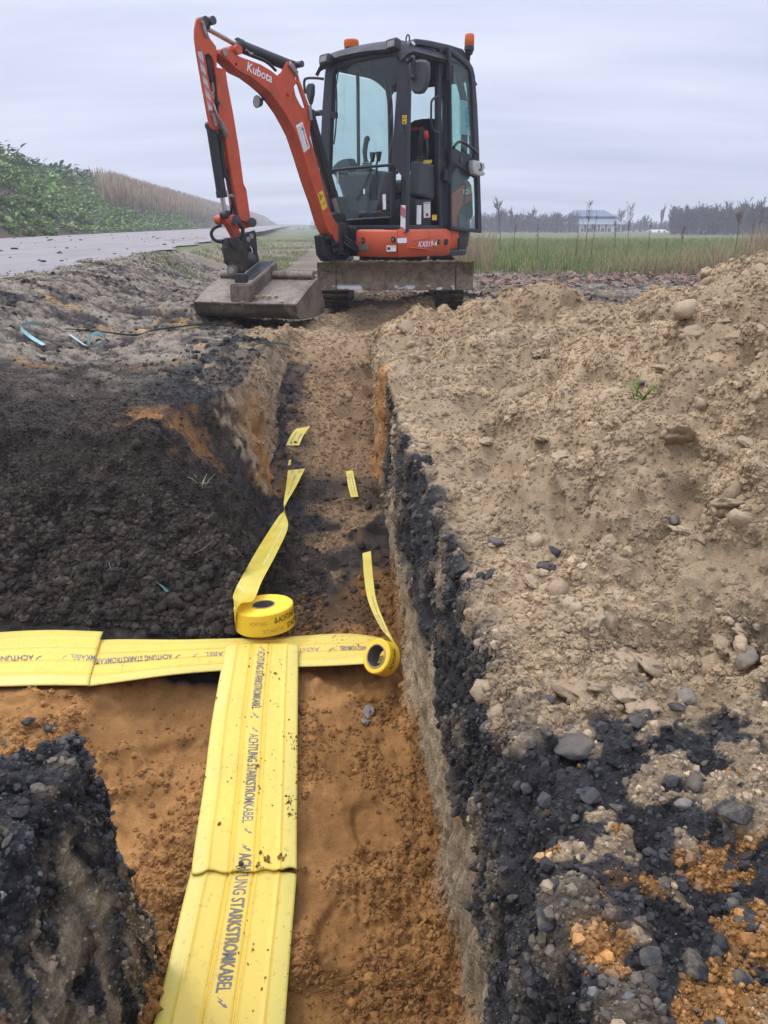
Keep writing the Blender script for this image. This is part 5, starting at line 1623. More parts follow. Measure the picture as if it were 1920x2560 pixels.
PBX = ul(.30, .245, .8)
px_patch([c8(410, 870), c8(525, 862), c8(528, 1130), c8(415, 1142)], PBX, FX, M_WHITE, BOX, 'sticker', .004)
px_text('Kubota', c8(420, 902), c8(515, 895), PBX, FX, .014, M_RED, BOX, 0, .007)
px_patch([(c8(475, 1085)[0] + 3.8 * math.cos(a), c8(475, 1085)[1] + 4.6 * math.sin(a)) for a in np.linspace(0, 2 * PI, 17)[:-1]], PBX, FX, M_RED, BOX, 'sticker', .006)
bm = bmesh.new(); bm_cyl(bm, ul(.435, .19, .70), ul(.435, .19, .86), .035, seg=16); bt = epart('oil_bottle', bm, M_WHITE, None, 40)
px_patch([c8(553, 1085), c8(634, 1085), c8(634, 1178), c8(553, 1178)], ul(.435, .228, .8), FX, M_YSTICK, bt, 'sticker', .0)
# travel levers and gear in front of the seat, seen through the windscreen
for q, tilt in (((592, 1120), 0), ((645, 1115), 0)):
    pl = ul(.1, .26, 1.2)
    t_, b_ = on_plane(*c3(q[0], q[1] - 6), pl, FX), on_plane(*c3(q[0] - 18, q[1] + 100), pl, FX)
    bm = bmesh.new(); bm_tube(bm, [b_ - UP * .30, b_, t_ - UP * .03], .010, 8); lv = epart('travel_lever', bm, M_GREY)
    bm = bmesh.new(); bm_tube(bm, [t_ - UP * .075, t_ - UP * .02, t_, t_ + UP * .006], [.014, .026, .030, .022], 12); obj('lever_knob', bm, M_INK, lv)
pl = ul(-.25, .10, 1.2)
dsp = [c3(240, 1235), c3(285, 1185), c3(330, 1165), c3(372, 1160), c3(392, 1200), c3(400, 1240), c4(395, 190), c4(250, 200)]
epart('display', plate_px(dsp, [], pl, FX, .12, .02), M_GREY, None, 40)
blk = [c4(250, 190), c4(420, 170), c4(560, 170), c4(640, 160), c4(740, 175), c4(735, 420), c4(640, 470), c4(560, 560), c4(400, 520), c4(345, 440), c4(300, 300)]
epart('dashboard', plate_px(blk, [], ul(-.1, .16, 1), FX, .10, .03), M_GREY, None, 40)
for k in range(2):
    bm = bmesh.new(); bm_box(bm, ul(-.05 + .17 * k, .33, .78), (.10, .12, .02), M3U @ Euler((-.5, 0, 0)).to_matrix(), .005); epart('pedal', bm, M_GREY, None, 40)
bm = bmesh.new(); bm_box(bm, on_plane(*c3(562, 385), ul(0, .30, 1.9), FX), (.105, .05, .13), M3U, .015); bm_tube(bm, [on_plane(*c3(470, 350), ul(0, .30, 1.9), FX), on_plane(*c3(490, 400), ul(0, .30, 1.9), FX), on_plane(*c3(530, 395), ul(0, .30, 1.9), FX)], .008, 6)
epart('cab_radio', bm, M_INK, None, 40)
# ------------------------------------------------------------------ boom, stick and ditching bucket
B_FOOT = ul(-0.12, .75, 0.62)
BN = RX.copy()                         # normal of the boom's plane, towards the visible flank
def c1(x, y): return (440 + x * .26522, 20 + y * .26522)
def c2(x, y): return (440 + x * .26522, 420 + y * .26522)
def c5(x, y): return (600 + x * .12055, 140 + y * .12055)
def c6(x, y): return (460 + x * .13564, 40 + y * .13564)
def c9(x, y): return (520 + x * .11758, 520 + y * .11758)
def bp(q, off=0.0):                    # point of the boom plane (shifted sideways by off) at a pixel
    return on_plane(*q, B_FOOT + BN * off, BN)

boom_px = [c1(425, 390), c1(468, 376), c1(510, 395), c1(560, 430), c1(600, 455), c1(700, 492), c1(800, 530), c1(900, 590), c1(975, 650), c1(1060, 745), c1(1130, 850), c1(1190, 970),
           c1(1235, 1130), c1(1280, 1270), c1(1330, 1430), c1(1385, 1659), c2(1405, 200), c2(1440, 370), c2(1480, 460), c2(1530, 540), c2(1560, 620), c2(1580, 690), c2(1560, 735),
           c2(1520, 715), c2(1440, 600), c2(1405, 520), c2(1350, 330), c2(1290, 160), c1(1280, 1640), c1(1200, 1380), c1(1140, 1200), c1(1090, 1100), c1(1030, 990), c1(960, 890), c1(880, 790), c1(800, 720), c1(700, 645),
           c1(605, 600), c1(560, 565), c1(500, 500), c1(440, 465), c1(405, 430)]
BW = 0.135
BOOM = epart('boom', plate_px(boom_px, [[(c1(570, 534)[0] + 2.6 * math.cos(a), c1(570, 534)[1] + 4 * math.sin(a)) for a in np.linspace(0, 2 * PI, 13)[:-1]]], B_FOOT + BN * BW / 2, BN, BW, 0.006), M_ORANGE)
auto_smooth(BOOM, 30)
# ears for the arm cylinder and the boom cylinder
ear = [c1(960, 640), c1(1005, 600), c1(1030, 540), c1(1050, 508), c1(1075, 503), c1(1110, 525), c1(1145, 600), c1(1170, 690), c1(1205, 780), c1(1240, 880), c1(1268, 950), c1(1285, 1030), c1(1268, 1090), c1(1264, 1160), c1(1262, 1250), c1(1235, 1130), c1(1190, 980), c1(1130, 860), c1(1060, 750)]
eh = [c1(1112, 745), c1(1130, 712), c1(1152, 718), c1(1175, 790), c1(1200, 860), c1(1222, 935), c1(1195, 945), c1(1165, 900), c1(1130, 830)]
eh2 = [(c1(1137, 664)[0] + 2.6 * math.cos(a), c1(1137, 664)[1] + 5 * math.sin(a)) for a in np.linspace(0, 2 * PI, 13)[:-1]]
for s in (1, -1):
    me = plate_px(ear, [eh, eh2], B_FOOT + BN * (s * .050 + .010), BN, 0.020, 0.003)
    o = obj('cylinder_ear', me, M_ORANGE, BOOM); auto_smooth(o, 30)
def pin(parent, q, off0, off1, r, mat=M_STEEL, name='pin', seg=20):
    bm = bmesh.new(); bm_cyl(bm, bp(q, off0), bp(q, off0) + BN * (off1 - off0), r, seg=seg)
    o = obj(name, bm, mat, parent); auto_smooth(o, 40); return o
pin(BOOM, c1(1085, 545), -.065, .064, .024, M_GREY)
pin(BOOM, c1(1268, 1000), -.065, .064, .022, M_GREY)
pin(BOOM, c1(455, 420), -.085, .085, .033, M_ORANGE, 'pin_boss')
pin(BOOM, c1(460, 420), .085, .092, .022)
pin(BOOM, c1(1048, 810), .06, .088, .014, M_ORANGE, 'pin_boss')
for a, b in ((c1(1078, 530), c1(1138, 612)), (c1(1262, 930), c1(1272, 1045))):
    bm = bmesh.new()
    u = (bp(b, .072) - bp(a, .072)); L = u.length; u.normalize(); v = BN.cross(u)
    R = Matrix((u, v, BN)).transposed()
    bm_box(bm, (bp(a, .072) + bp(b, .072)) / 2, (L + .02, .036, .010), R, .004)
    bm_cyl(bm, bp(b, .075), bp(b, .09), .010, seg=8)
    o = obj('pin_keeper', bm, M_STEEL, BOOM); auto_smooth(o, 40)
PBN = B_FOOT + BN * (BW / 2)
px_text('Kubota', c5(140, 300), c5(655, 555), PBN, BN, .062, M_WHITE, BOOM, 0.05, .002)
# rental sticker with red lettering
px_patch([c5(1160, 1442), c5(1290, 1362), c5(1448, 1900), c5(1325, 2005)], PBN, BN, M_WHITE, BOOM, 'sticker', .001)
px_text('KLINKHAMMER', c5(1262, 1440), c5(1395, 1915), PBN, BN, .020, M_RED, BOOM, 0, .003, up=FX * -1 + UP)
px_patch([c5(1265, 1475), c5(1300, 1490), c5(1325, 1535), c5(1285, 1550)], PBN, BN, M_TEAL, BOOM, 'sticker_mark', .004)
px_text('Baumaschinen Verleih', c5(1215, 1470), c5(1350, 1935), PBN, BN, .008, M_GREY, BOOM, 0, .003, up=FX * -1 + UP)
px_text('Service und Verkauf', c5(1185, 1480), c5(1322, 1960), PBN, BN, .007, M_GREY, BOOM, 0, .003, up=FX * -1 + UP)
# yellow warning sticker
px_patch([c2(1335, 245), c2(1380, 205), c2(1425, 365), c2(1382, 405)], PBN, BN, M_YSTICK, BOOM, 'sticker', .001)
px_patch([c2(1342, 240), c2(1384, 262), c2(1362, 308)], PBN, BN, M_INK, BOOM, 'warning_mark', .003)
px_patch([c2(1349, 250), c2(1376, 264), c2(1362, 295)], PBN, BN, M_YSTICK, BOOM, 'warning_mark', .004)
px_patch([c2(1360, 258), c2(1368, 270), c2(1361, 284), c2(1357, 270)], PBN, BN, M_INK, BOOM, 'warning_mark', .005)
px_patch([c2(1376, 330), c2(1400, 312), c2(1406, 340), c2(1382, 358)], PBN, BN, mat_plain('dark_yellow_print', (.45, .30, .04)), BOOM, 'warning_mark', .003)
# weld seam and base fork
bm = bmesh.new(); bm_tube(bm, [bp(c2(1405, 480), BW / 2), bp(c2(1440, 428), BW / 2)], .004, 6); obj('weld_seam', bm, M_ORANGE, BOOM)
bm = bmesh.new()
f0 = bp(c2(1545, 705), 0)
bm_cyl(bm, f0 - BN * .10, f0 + BN * .10, .040, seg=20); obj('foot_pin', bm, M_STEEL, BOOM)
# work lamp under the boom
lc = bp(c5(370, 950), -.085)
bm = bmesh.new(); bm_cyl(bm, lc - FX * .03, lc + FX * .012, .030, .046, seg=24)
LB = epart('work_lamp', bm, M_GREY, None, 40)
bm = bmesh.new(); bm_cyl(bm, lc + FX * .012, lc + FX * .016, .040, seg=24); obj('lens', bm, M_LENS, LB)
bm = bmesh.new(); bm_tube(bm, [lc - FX * .01, lc - FX * .01 + BN * .06 + UP * .02], .012, 8); obj('bracket', bm, M_GREY, LB)

def cylinder(name, q_rod, q_gland, q_end, r_bar, r_rod, off=0.0, mat=M_BLACK):
    a, g, e = bp(q_rod, off), bp(q_gland, off), bp(q_end, off)
    d = (e - g).normalized()
    bm = bmesh.new(); bm_cyl(bm, g, e, r_bar, seg=28); bm_cyl(bm, g - d * .012, g + d * .035, r_bar * 1.12, seg=28); bm_cyl(bm, e - d * .02, e + d * .01, r_bar * 1.03, seg=28)
    o = epart(name, bm, mat, None, 40)
    bm = bmesh.new(); bm_cyl(bm, a, g, r_rod, seg=20); r = obj('rod', bm, M_CHROME, o); auto_smooth(r, 40)
    for p in (a, e):
        bm = bmesh.new(); bm_cyl(bm, p - BN * .036, p + BN * .036, r_rod * 1.7, seg=20); q = obj('rod_eye', bm, mat, o); auto_smooth(q, 40)
    return o
AC = cylinder('arm_cylinder', c1(255, 165), c1(585, 352), c1(1085, 550), .044, .021)
bm = bmesh.new(); bm_tube(bm, spline([bp(c1(660, 400), .05), bp(c1(700, 440), .05), bp(c1(800, 480), .05), bp(c1(880, 530), .05), bp(c1(940, 590), .03)], 6), .011, 8); obj('hose', bm, M_HOSE, AC)
bm = bmesh.new(); bm_tube(bm, [bp(c1(655, 395), .045), bp(c1(690, 432), .05), bp(c1(720, 435), .05)], .012, 8); obj('fitting', bm, M_STEEL, AC)
cylinder('boom_cylinder', c2(1545, 470), c2(1480, 262), c1(1262, 1000), .042, .020, -.01)
bm = bmesh.new(); bm_tube(bm, spline([bp(c1(1275, 1180), -.09), bp(c1(1330, 1400), -.09), bp(c2(1400, 100), -.09), bp(c2(1500, 300), -.09)], 6), .014, 8); epart('boom_hose', bm, M_HOSE)
# swing bracket with its lugs, mud and hoses
bm = bmesh.new()
sw = [c2(1475, 440), c2(1530, 420), c2(1600, 430), c2(1615, 480), c2(1570, 620), c2(1590, 750), c2(1640, 830), c2(1600, 890), c2(1430, 880), c2(1390, 820), c2(1370, 640), c2(1440, 610), c2(1500, 690), c2(1540, 640), c2(1490, 520)]
SWING = epart('swing_bracket', plate_px(sw, [], B_FOOT + BN * .03, BN, .10, .015), M_BLACK); auto_smooth(SWING, 40)
bm = bmesh.new(); bm_box(bm, B_FOOT - FX * .10 - UP * .05, (.17, .14, .30), M3U, .04, 3); bm_cyl(bm, ul(-.13, .60, .42), ul(-.13, .60, .68), .075, seg=24)
obj('pivot_housing', bm, M_BLACK, SWING)
bm = bmesh.new(); bm_cyl(bm, f0 + BN * .095 , f0 + BN * .12, .035, seg=18); obj('pin_cap', bm, M_STEEL, SWING)
for k in range(3):
    bm = bmesh.new()
    bm_tube(bm, spline([ul(-.03, .66, .60 - .03 * k), ul(.01, .64, .57 - .03 * k), ul(.03, .58, .52 - .02 * k), ul(.0, .50, .48)], 5), .014, 8)
    obj('hose', bm, M_HOSE, SWING)
bm = bmesh.new()
for k in range(40):
    p = B_FOOT + FX * random.uniform(-.06, .10) + BN * random.uniform(-.08, .08) - UP * random.uniform(.0, .2)
    bmesh.ops.create_icosphere(bm, subdivisions=1, radius=random.uniform(.012, .03), matrix=Matrix.Translation(p))
o = obj('grease_and_dirt', bm, M_INK, SWING); o['kind'] = 'stuff'

# ---- stick
stick_px = [c1(392, 560), c1(470, 575), c1(490, 720), c1(545, 1010), c1(600, 1350), c1(640, 1659), c2(666, 200), c2(703, 470), c2(700, 560), c2(640, 575), c2(585, 450), c2(548, 200), c2(515, 0), c1(510, 1500), c1(455, 1150), c1(408, 800), c1(385, 660)]
STICK = epart('stick', plate_px(stick_px, [], B_FOOT + BN * .045, BN, .09, .006), M_ORANGE); auto_smooth(STICK, 30)
plate_out = [c6(222, 110), c6(240, 60), c6(290, 30), c6(340, 60), c6(390, 160), c6(430, 300), c6(480, 410), c6(540, 490), c6(592, 560), c6(605, 640), c6(605, 900), c6(640, 1200), c6(690, 1700), c6(722, 1900), c6(700, 2020), c6(620, 2088), c6(540, 2098), c6(485, 2040), c6(440, 1850), c6(380, 1500), c6(310, 1100), c6(240, 700), c6(200, 420), c6(200, 250)]
slot = [c6(382, 780), c6(398, 710), c6(450, 690), c6(510, 740), c6(555, 850), c6(580, 980), c6(605, 1250), c6(635, 1600), c6(650, 1800), c6(620, 1830), c6(560, 1600), c6(500, 1350), c6(440, 1100), c6(395, 900)]
slot2 = [c6(250, 1310), c6(300, 1295), c6(340, 1440), c6(310, 1470)]
for s in (1, -1):
    hs = [slot] if s > 0 else []
    me = plate_px(plate_out, hs, B_FOOT + BN * (s * .052 + .008), BN, .016, .003)
    o = obj('stick_cheek', me, M_ORANGE, STICK); auto_smooth(o, 30)
bm = bmesh.new(); bm_cyl(bm, bp(c6(270, 120), -.043), bp(c6(270, 120), -.043) + BN * .086, .030, seg=24); obj('spacer', bm, M_GREY, STICK)
bm = bmesh.new()
spine = [bp(c6(*q), 0) for q in ((262, 430), (300, 700), (362, 1080), (425, 1450), (480, 1750))]
for a, b in zip(spine, spine[1:]):
    u = (b - a); L = u.length; u.normalize(); v = BN.cross(u)
    bm_box(bm, (a + b) / 2, (L * .9, .012, .088), Matrix((u, v, BN)).transposed(), .002)
obj('spacer', bm, M_ORANGE, STICK)
pin(STICK, c6(335, 130), -.064, .066, .028, M_GREY)
def keeper(parent, a, b, off, w=.030):
    bm = bmesh.new()
    u = (bp(b, off) - bp(a, off)); L = u.length; u.normalize(); v = BN.cross(u)
    bm_box(bm, (bp(a, off) + bp(b, off)) / 2, (L + .024, w, .010), Matrix((u, v, BN)).transposed(), .004)
    for q in (a, b): bm_cyl(bm, bp(q, off + .004), bp(q, off + .016), w * .36, seg=8)
    o = obj('pin_keeper', bm, M_STEEL, parent); auto_smooth(o, 40)
keeper(STICK, c6(345, 130), c6(415, 345), .066)
keeper(STICK, c6(540, 1830), c6(585, 2000), .066)
# red and white strip on the cheek
PST = B_FOOT + BN * .060
px_patch([c6(250, 655), c6(332, 655), c6(530, 1735), c6(455, 1740)], PST, BN, mat_plain('pale_strip', (.50, .44, .44)), STICK, 'warning_strip', .001)
for ya in (760, 1000, 1240, 1480):
    k = (ya - 655) / 1080
    xl = 250 + 205 * k; xr = 332 + 198 * k
    px_patch([c6(xl, ya), c6(xr + 16, ya + 100), c6(xr + 30, ya + 190), c6(xl + 20, ya + 95)], PST, BN, M_FADED, STICK, 'warning_stripe', .003)
# hoses and fittings inside the slot and down the front of the stick
def hose(pts, r, parent=None, mat=M_HOSE, name='hose'):
    bm = bmesh.new(); bm_tube(bm, spline(pts, 6), r, 8)
    return obj(name, bm, mat, parent or STICK)
hose([bp(c6(420, 720), .02), bp(c6(440, 900), .03), bp(c6(475, 1080), .035), bp(c6(510, 1220), .035)], .020)
hose([bp(c6(515, 1210), .035), bp(c6(530, 1330), .035), bp(c6(545, 1400), .035)], .014, None, M_STEEL, 'fitting')
hose([bp(c6(505, 1400), .03), bp(c6(520, 1540), .03)], .020, None, M_STEEL, 'fitting')
hose([bp(c6(560, 1390), .03), bp(c6(570, 1540), .03)], .016, None, M_BLACK, 'fitting')
hose([bp(c6(530, 1550), .04), bp(c6(575, 1720), .07), bp(c6(630, 1860), .08), bp(c6(685, 1960), .08)], .008, None, M_STEEL, 'pipe')
hose([bp(c6(590, 1560), .05), bp(c6(640, 1640), .055)], .020, None, M_BLACK, 'fitting')
hose([bp(c6(640, 1290), .05), bp(c6(655, 1500), .055)], .006, None, M_STEEL, 'pipe')
hose([bp(c6(685, 1960), .08), bp(c6(720, 2060), .075), bp(c6(760, 2150), .07), bp(c6(770, 2210), .06)], .020, None, M_STEEL, 'fitting')
hose([bp(c1(410, 1150), .03), bp(c1(430, 1300), .035), bp(c1(440, 1430), .03), bp(c1(470, 1600), .03), bp(c2(480, 60), .03), bp(c2(520, 260), .03), bp(c2(560, 400), .04), bp(c2(575, 440), .05)], .013)
hose([bp(c1(395, 1190), -.01), bp(c1(420, 1400), .0), bp(c2(500, 100), .0), bp(c2(530, 300), .0), bp(c2(520, 400), -.01), bp(c2(512, 440), -.02)], .010)
hose([bp(c2(505, 255), .03), bp(c2(535, 272), .03)], .016, None, M_STEEL, 'hose_clamp')
BC = cylinder('bucket_cylinder', c2(466, 440), c2(432, 262), c1(330, 1110), .038, .018)

# ---- bucket linkage and coupler
LINK = epart('bucket_link', plate_px([c9(575, 190), c9(640, 160), c9(740, 150), c9(850, 180), c9(930, 235), c9(975, 290), c9(960, 350), c9(905, 370), c9(870, 330), c9(800, 285), c9(720, 265), c9(660, 280), c9(600, 300)], [], B_FOOT + BN * .075, BN, .02, .003), M_ORANGE)
auto_smooth(LINK, 30)
o = obj('link_plate', plate_px([(a - 8.5, b + 2) for a, b in [c9(575, 190), c9(640, 160), c9(740, 150), c9(850, 180), c9(930, 235), c9(975, 290), c9(905, 370), c9(800, 285), c9(720, 265), c9(600, 300)]], [], B_FOOT - BN * .055, BN, .02, .003), M_ORANGE, LINK)
lp = bp(c9(400, 245), 0)
bm = bmesh.new(); bm_cyl(bm, bp(c9(605, 248), .09) - BN * .235, bp(c9(605, 248), .09) - BN * .16, .036, seg=24); bm_cyl(bm, bp(c9(605, 248), .09) - BN * .09, bp(c9(605, 248), .09) - BN * .012, .036, seg=24)
o = obj('pin_boss', bm, M_ORANGE, LINK); auto_smooth(o, 40)
for q in (c9(605, 248), c9(940, 308)):
    bm = bmesh.new(); bm_cyl(bm, bp(q, .088) - BN * .01, bp(q, .10), .036, seg=24); bm_cyl(bm, bp(q, .10), bp(q, .112), .016, seg=6)
    o = obj('pin_cap', bm, M_GREY, LINK); auto_smooth(o, 40)
lowl = [c9(470, 320), c9(600, 310), c9(640, 400), c9(712, 560), c9(690, 640), c9(650, 660), c9(600, 560), c9(520, 420)]
for s, dx in ((.055, 0), (-.06, -14)):
    o = obj('link_plate', plate_px([(a + dx, b) for a, b in lowl], [], B_FOOT + BN * s, BN, .022, .004), M_ORANGE, LINK); auto_smooth(o, 30)
hose([bp(c9(640, 300), .095), bp(c9(710, 380), .11), bp(c9(740, 480), .11), bp(c9(715, 600), .10), bp(c9(650, 680), .08)], .016, LINK)
hose([bp(c9(280, 365), -.09), bp(c9(130, 430), -.12), bp(c9(70, 540), -.13), bp(c9(110, 650), -.12), bp(c9(200, 710), -.10), bp(c9(290, 720), -.08)], .013, LINK)

def lumpy(bm, amp, freq, seed):
    bmesh.ops.subdivide_edges(bm, edges=bm.edges, cuts=2, use_grid_fill=True)
    co = np.array([v.co[:] for v in bm.verts]); bm.normal_update()
    d = fbm(co, freq, 3, seed)
    for v, k in zip(bm.verts, d): v.co += v.normal * amp * k
    return bm
CP_ = ul(0, 0, 0)
cpx = [c9(440, 640), c9(560, 620), c9(720, 600), c9(860, 520), c9(1000, 470), c9(1030, 560), c9(1040, 720), c9(1060, 950), c9(1100, 1130), c9(1180, 1240), c9(1100, 1290), c9(1000, 1240), c9(880, 1220), c9(780, 1370), c9(700, 1420), c9(640, 1200), c9(600, 900), c9(480, 760)]
ch = [c9(830, 860), c9(930, 790), c9(985, 860), c9(1000, 1040), c9(960, 1160), c9(900, 1180), c9(830, 1040)]
COUP = epart('coupler', plate_px(cpx, [ch], B_FOOT + BN * .10, BN, .025, .005), M_BLACK); auto_smooth(COUP, 35)
cpl = [(a - 17, b + 4) for a, b in cpx]
o = obj('coupler_plate', plate_px(cpl, [], B_FOOT - BN * .065, BN, .025, .005), M_BLACK, COUP)
# mud-packed block between the plates
mudp = [c9(255, 800), c9(330, 720), c9(420, 650), c9(560, 640), c9(660, 690), c9(720, 900), c9(745, 1150), c9(760, 1370), c9(640, 1430), c9(510, 1430), c9(440, 1330), c9(390, 1230), c9(320, 1110), c9(275, 1000)]
MC = (bp(c9(520, 1000), 0))
me = plate_px(mudp, [], bp(c9(520, 1000), .02) + Vector((-.2, -.95, 0)).normalized() * .06, Vector((-.2, -.95, 0)), .22, .03)
bm = bmesh.new(); bm.from_mesh(me); bpy.data.meshes.remove(me)
bmesh.ops.triangulate(bm, faces=bm.faces); lumpy(bm, .020, 22.0, 700)
M_WETMUD = mat_stone('wet_mud', (.022, .017, .013), (.060, .046, .034), 0.8, 0.25, 50, 1.0)
o = obj('packed_mud', bm, M_WETMUD, COUP, smooth_shade=True)
tilt_d = Vector((-.25, -.95, .05)).normalized()
pc = on_plane(*c9(505, 1325), bp(c9(520, 1000), .02) + tilt_d * .08, tilt_d)
bm = bmesh.new(); bm_cyl(bm, pc - tilt_d * .10, pc + tilt_d * .005, .042, seg=24); o = obj('tilt_pin', bm, M_MUDSTEEL, COUP); auto_smooth(o, 40)
bm = bmesh.new(); bm_cyl(bm, pc, pc + tilt_d * .016, .026, seg=20); o = obj('tilt_pin', bm, M_STEEL, COUP); auto_smooth(o, 40)
bc = bp(c9(880, 1080), .06)
bm = bmesh.new(); bmesh.ops.create_uvsphere(bm, u_segments=24, v_segments=14, radius=.055, matrix=Matrix.Translation(bc)); obj('tilt_housing', bm, M_GREY, COUP, smooth_shade=True)
for q in ((845, 665), (915, 600)):
    p = bp(c9(*q), .105); bm = bmesh.new(); bm_cyl(bm, p - BN * .01, p + BN * .008, .020, seg=16); obj('bolt', bm, M_STEEL, COUP)

# ---- ditching bucket: curved shell, side plates, stiffening tube and bracket box
KB = math.radians(14.7)
WX = Vector((math.cos(KB), -math.sin(KB), 0)); KX = Vector((math.sin(KB), math.cos(KB), 0))
B0 = Vector((-1.435, 6.045, 0.02))            # near left bottom corner of the bucket
BL_ = 0.80
def bk(w, k, z): return B0 + WX * w + KX * k + UP * z
prof = [(.63, .005), (.45, -.003), (.28, .0), (.14, .006), (.06, .018), (.02, .045), (.0, .085), (-.004, .125), (.0, .128), (.22, .205), (.44, .275)]
def bucket_shell():
    bm = bmesh.new()
    n = 16
    outer, inner = [], []
    P_ = [Vector(p) for p in prof]
    nr = []
    for k in range(len(P_)):
        t = (P_[min(k + 1, len(P_) - 1)] - P_[max(k - 1, 0)]).normalized()
        nr.append(Vector((t.y, -t.x)))
    for i in range(n + 1):
        w = BL_ * i / n
        outer.append([bm.verts.new(bk(w, p.x, p.y)) for p in P_])
        inner.append([bm.verts.new(bk(w, p.x + q.x * .014, p.y + q.y * .014)) for p, q in zip(P_, nr)])
    m = len(P_)
    for i in range(n):
        for j in range(m - 1):
            bm.faces.new((outer[i][j], outer[i][j + 1], outer[i + 1][j + 1], outer[i + 1][j]))
            bm.faces.new((inner[i][j], inner[i + 1][j], inner[i + 1][j + 1], inner[i][j + 1]))
        for j in (0, m - 1):
            bm.faces.new((outer[i][j], outer[i + 1][j], inner[i + 1][j], inner[i][j]))
    for i in (0, n):
        for j in range(m - 1):
            bm.faces.new((outer[i][j], inner[i][j], inner[i][j + 1], outer[i][j + 1]))
    bmesh.ops.recalc_face_normals(bm, faces=bm.faces)
    return bm
M_BUCKET, n_, l_, o_ = nodes_of('muddy_bucket_steel')
g_ = n_.new('ShaderNodeNewGeometry')
a_ = mk_noise(n_, l_, 7.0, 7, 0.72, g_.outputs['Position'], 0.4)
b_ = mk_noise(n_, l_, 40.0, 5, 0.7, g_.outputs['Position'])
r_ = mk_ramp(n_, l_, a_.outputs['Fac'], [(0.30, (.055, .040, .027)), (0.42, (.17, .138, .102)), (0.54, (.26, .218, .168)), (0.72, (.175, .130, .085))])
r2_ = mk_ramp(n_, l_, b_.outputs['Fac'], [(0.35, (.7, .68, .66)), (0.65, (1.15, 1.13, 1.1))])
c_ = mk_mix(n_, l_, r_.outputs['Color'], r2_.outputs['Color'], 1.0, 'MULTIPLY')
sx_ = n_.new('ShaderNodeSeparateXYZ'); l_.new(g_.outputs['Normal'], sx_.inputs[0])
mr_ = n_.new('ShaderNodeMapRange'); mr_.inputs['From Min'].default_value = 0.35; mr_.inputs['From Max'].default_value = -0.2
l_.new(sx_.outputs['Z'], mr_.inputs['Value'])
mw_ = mk_ramp(n_, l_, a_.outputs['Fac'], [(0.44, (1,) * 3), (0.66, (.35,) * 3)])
mm_ = n_.new('ShaderNodeMath'); mm_.operation = 'MULTIPLY'; l_.new(mr_.outputs[0], mm_.inputs[0]); l_.new(mw_.outputs['Color'], mm_.inputs[1])
c_ = mk_mix(n_, l_, c_, (.055, .040, .026), mm_.outputs[0])          # soil brown mixed in where faces turn sideways or down
bs_ = principled(n_, Roughness=0.62); bs_.inputs['Specular IOR Level'].default_value = 0.3
l_.new(c_, bs_.inputs['Base Color'])
bp_ = n_.new('ShaderNodeBump'); bp_.inputs['Strength'].default_value = 0.7; bp_.inputs['Distance'].default_value = 0.008
l_.new(b_.outputs['Fac'], bp_.inputs['Height']); l_.new(bp_.outputs[0], bs_.inputs['Normal']); l_.new(bs_.outputs[0], o_.inputs['Surface'])
BUCKET = epart('bucket', bucket_shell(), M_BUCKET); auto_smooth(BUCKET, 35)
for w in (-.008, BL_ + .008):
    ol = [(p[0], p[1]) for p in prof] + [(.50, .285), (.66, .06)]
    me = plate_mesh(ol, [], bk(w, 0, 0), KX, UP, .016, .003)
    o = obj('side_plate', me, M_BUCKET, BUCKET); auto_smooth(o, 35)
bm = bmesh.new(); bm_box(bm, bk(BL_ / 2, -.006, .126), (BL_ + .02, .022, .014), Matrix((WX, KX, UP)).transposed(), .003); obj('front_lip', bm, M_BUCKET, BUCKET)
bm = bmesh.new(); bm_cyl(bm, bk(.01, .465, .298), bk(BL_ - .01, .465, .298), .038, seg=20); o = obj('stiffening_tube', bm, M_BUCKET, BUCKET); auto_smooth(o, 40)
# bracket box from the lip up to the tube and beyond, open channel with a dark flat top
bw0, bw1 = .285, .455
bm = bmesh.new()
box = [(bw0, .010, .128), (bw1, .010, .128), (bw1, .010, .262), (bw0, .010, .262), (bw0 + .01, .56, .30), (bw1 + .0, .56, .30), (bw1 + .0, .56, .405), (bw0 + .01, .56, .405)]
vv = [bm.verts.new(bk(*q)) for q in box]
for f in ((0, 1, 2, 3), (5, 4, 7, 6), (1, 5, 6, 2), (4, 0, 3, 7), (3, 2, 6, 7), (4, 5, 1, 0)): bm.faces.new([vv[k] for k in f])
bmesh.ops.recalc_face_normals(bm, faces=bm.faces)
bmesh.ops.bevel(bm, geom=list(bm.edges), offset=.008, segments=2, affect='EDGES')
o = obj('bracket_box', bm, M_BUCKET, BUCKET); auto_smooth(o, 35)
bm = bmesh.new()
tv = [bk(bw0 + .02, .03, .2665), bk(bw1 - .02, .03, .2665), bk(bw1 - .02, .55, .4065), bk(bw0 + .03, .55, .4065)]
f = bm.faces.new([bm.verts.new(p) for p in tv]); bmesh.ops.solidify(bm, geom=[f], thickness=-.006)
M_WORN = mat_paint('worn_black_plate', (.06, .065, .075), .30, .25, (.10, .09, .08), 14.0, .5, .4)
obj('top_plate', bm, M_WORN, BUCKET)
bm = bmesh.new(); bm_box(bm, bk((bw0 + bw1) / 2 - .005, .06, .30), (.095, .05, .075), Matrix((WX, KX, UP)).transposed(), .012)
obj('coupler_hook', bm, M_BLACK, BUCKET)
bm = bmesh.new()
for k in range(60):
    w = random.uniform(.02, BL_ - .02)
    q = bk(w, random.uniform(-.012, .10), .135 + random.uniform(-.02, .01)) if k % 2 else bk(random.uniform(.46, .62), random.uniform(.05, .2), .175)
    bmesh.ops.create_icosphere(bm, subdivisions=1, radius=random.uniform(.004, .014), matrix=Matrix.Translation(q) @ Matrix.Diagonal((1.4, 1, .6, 1)))
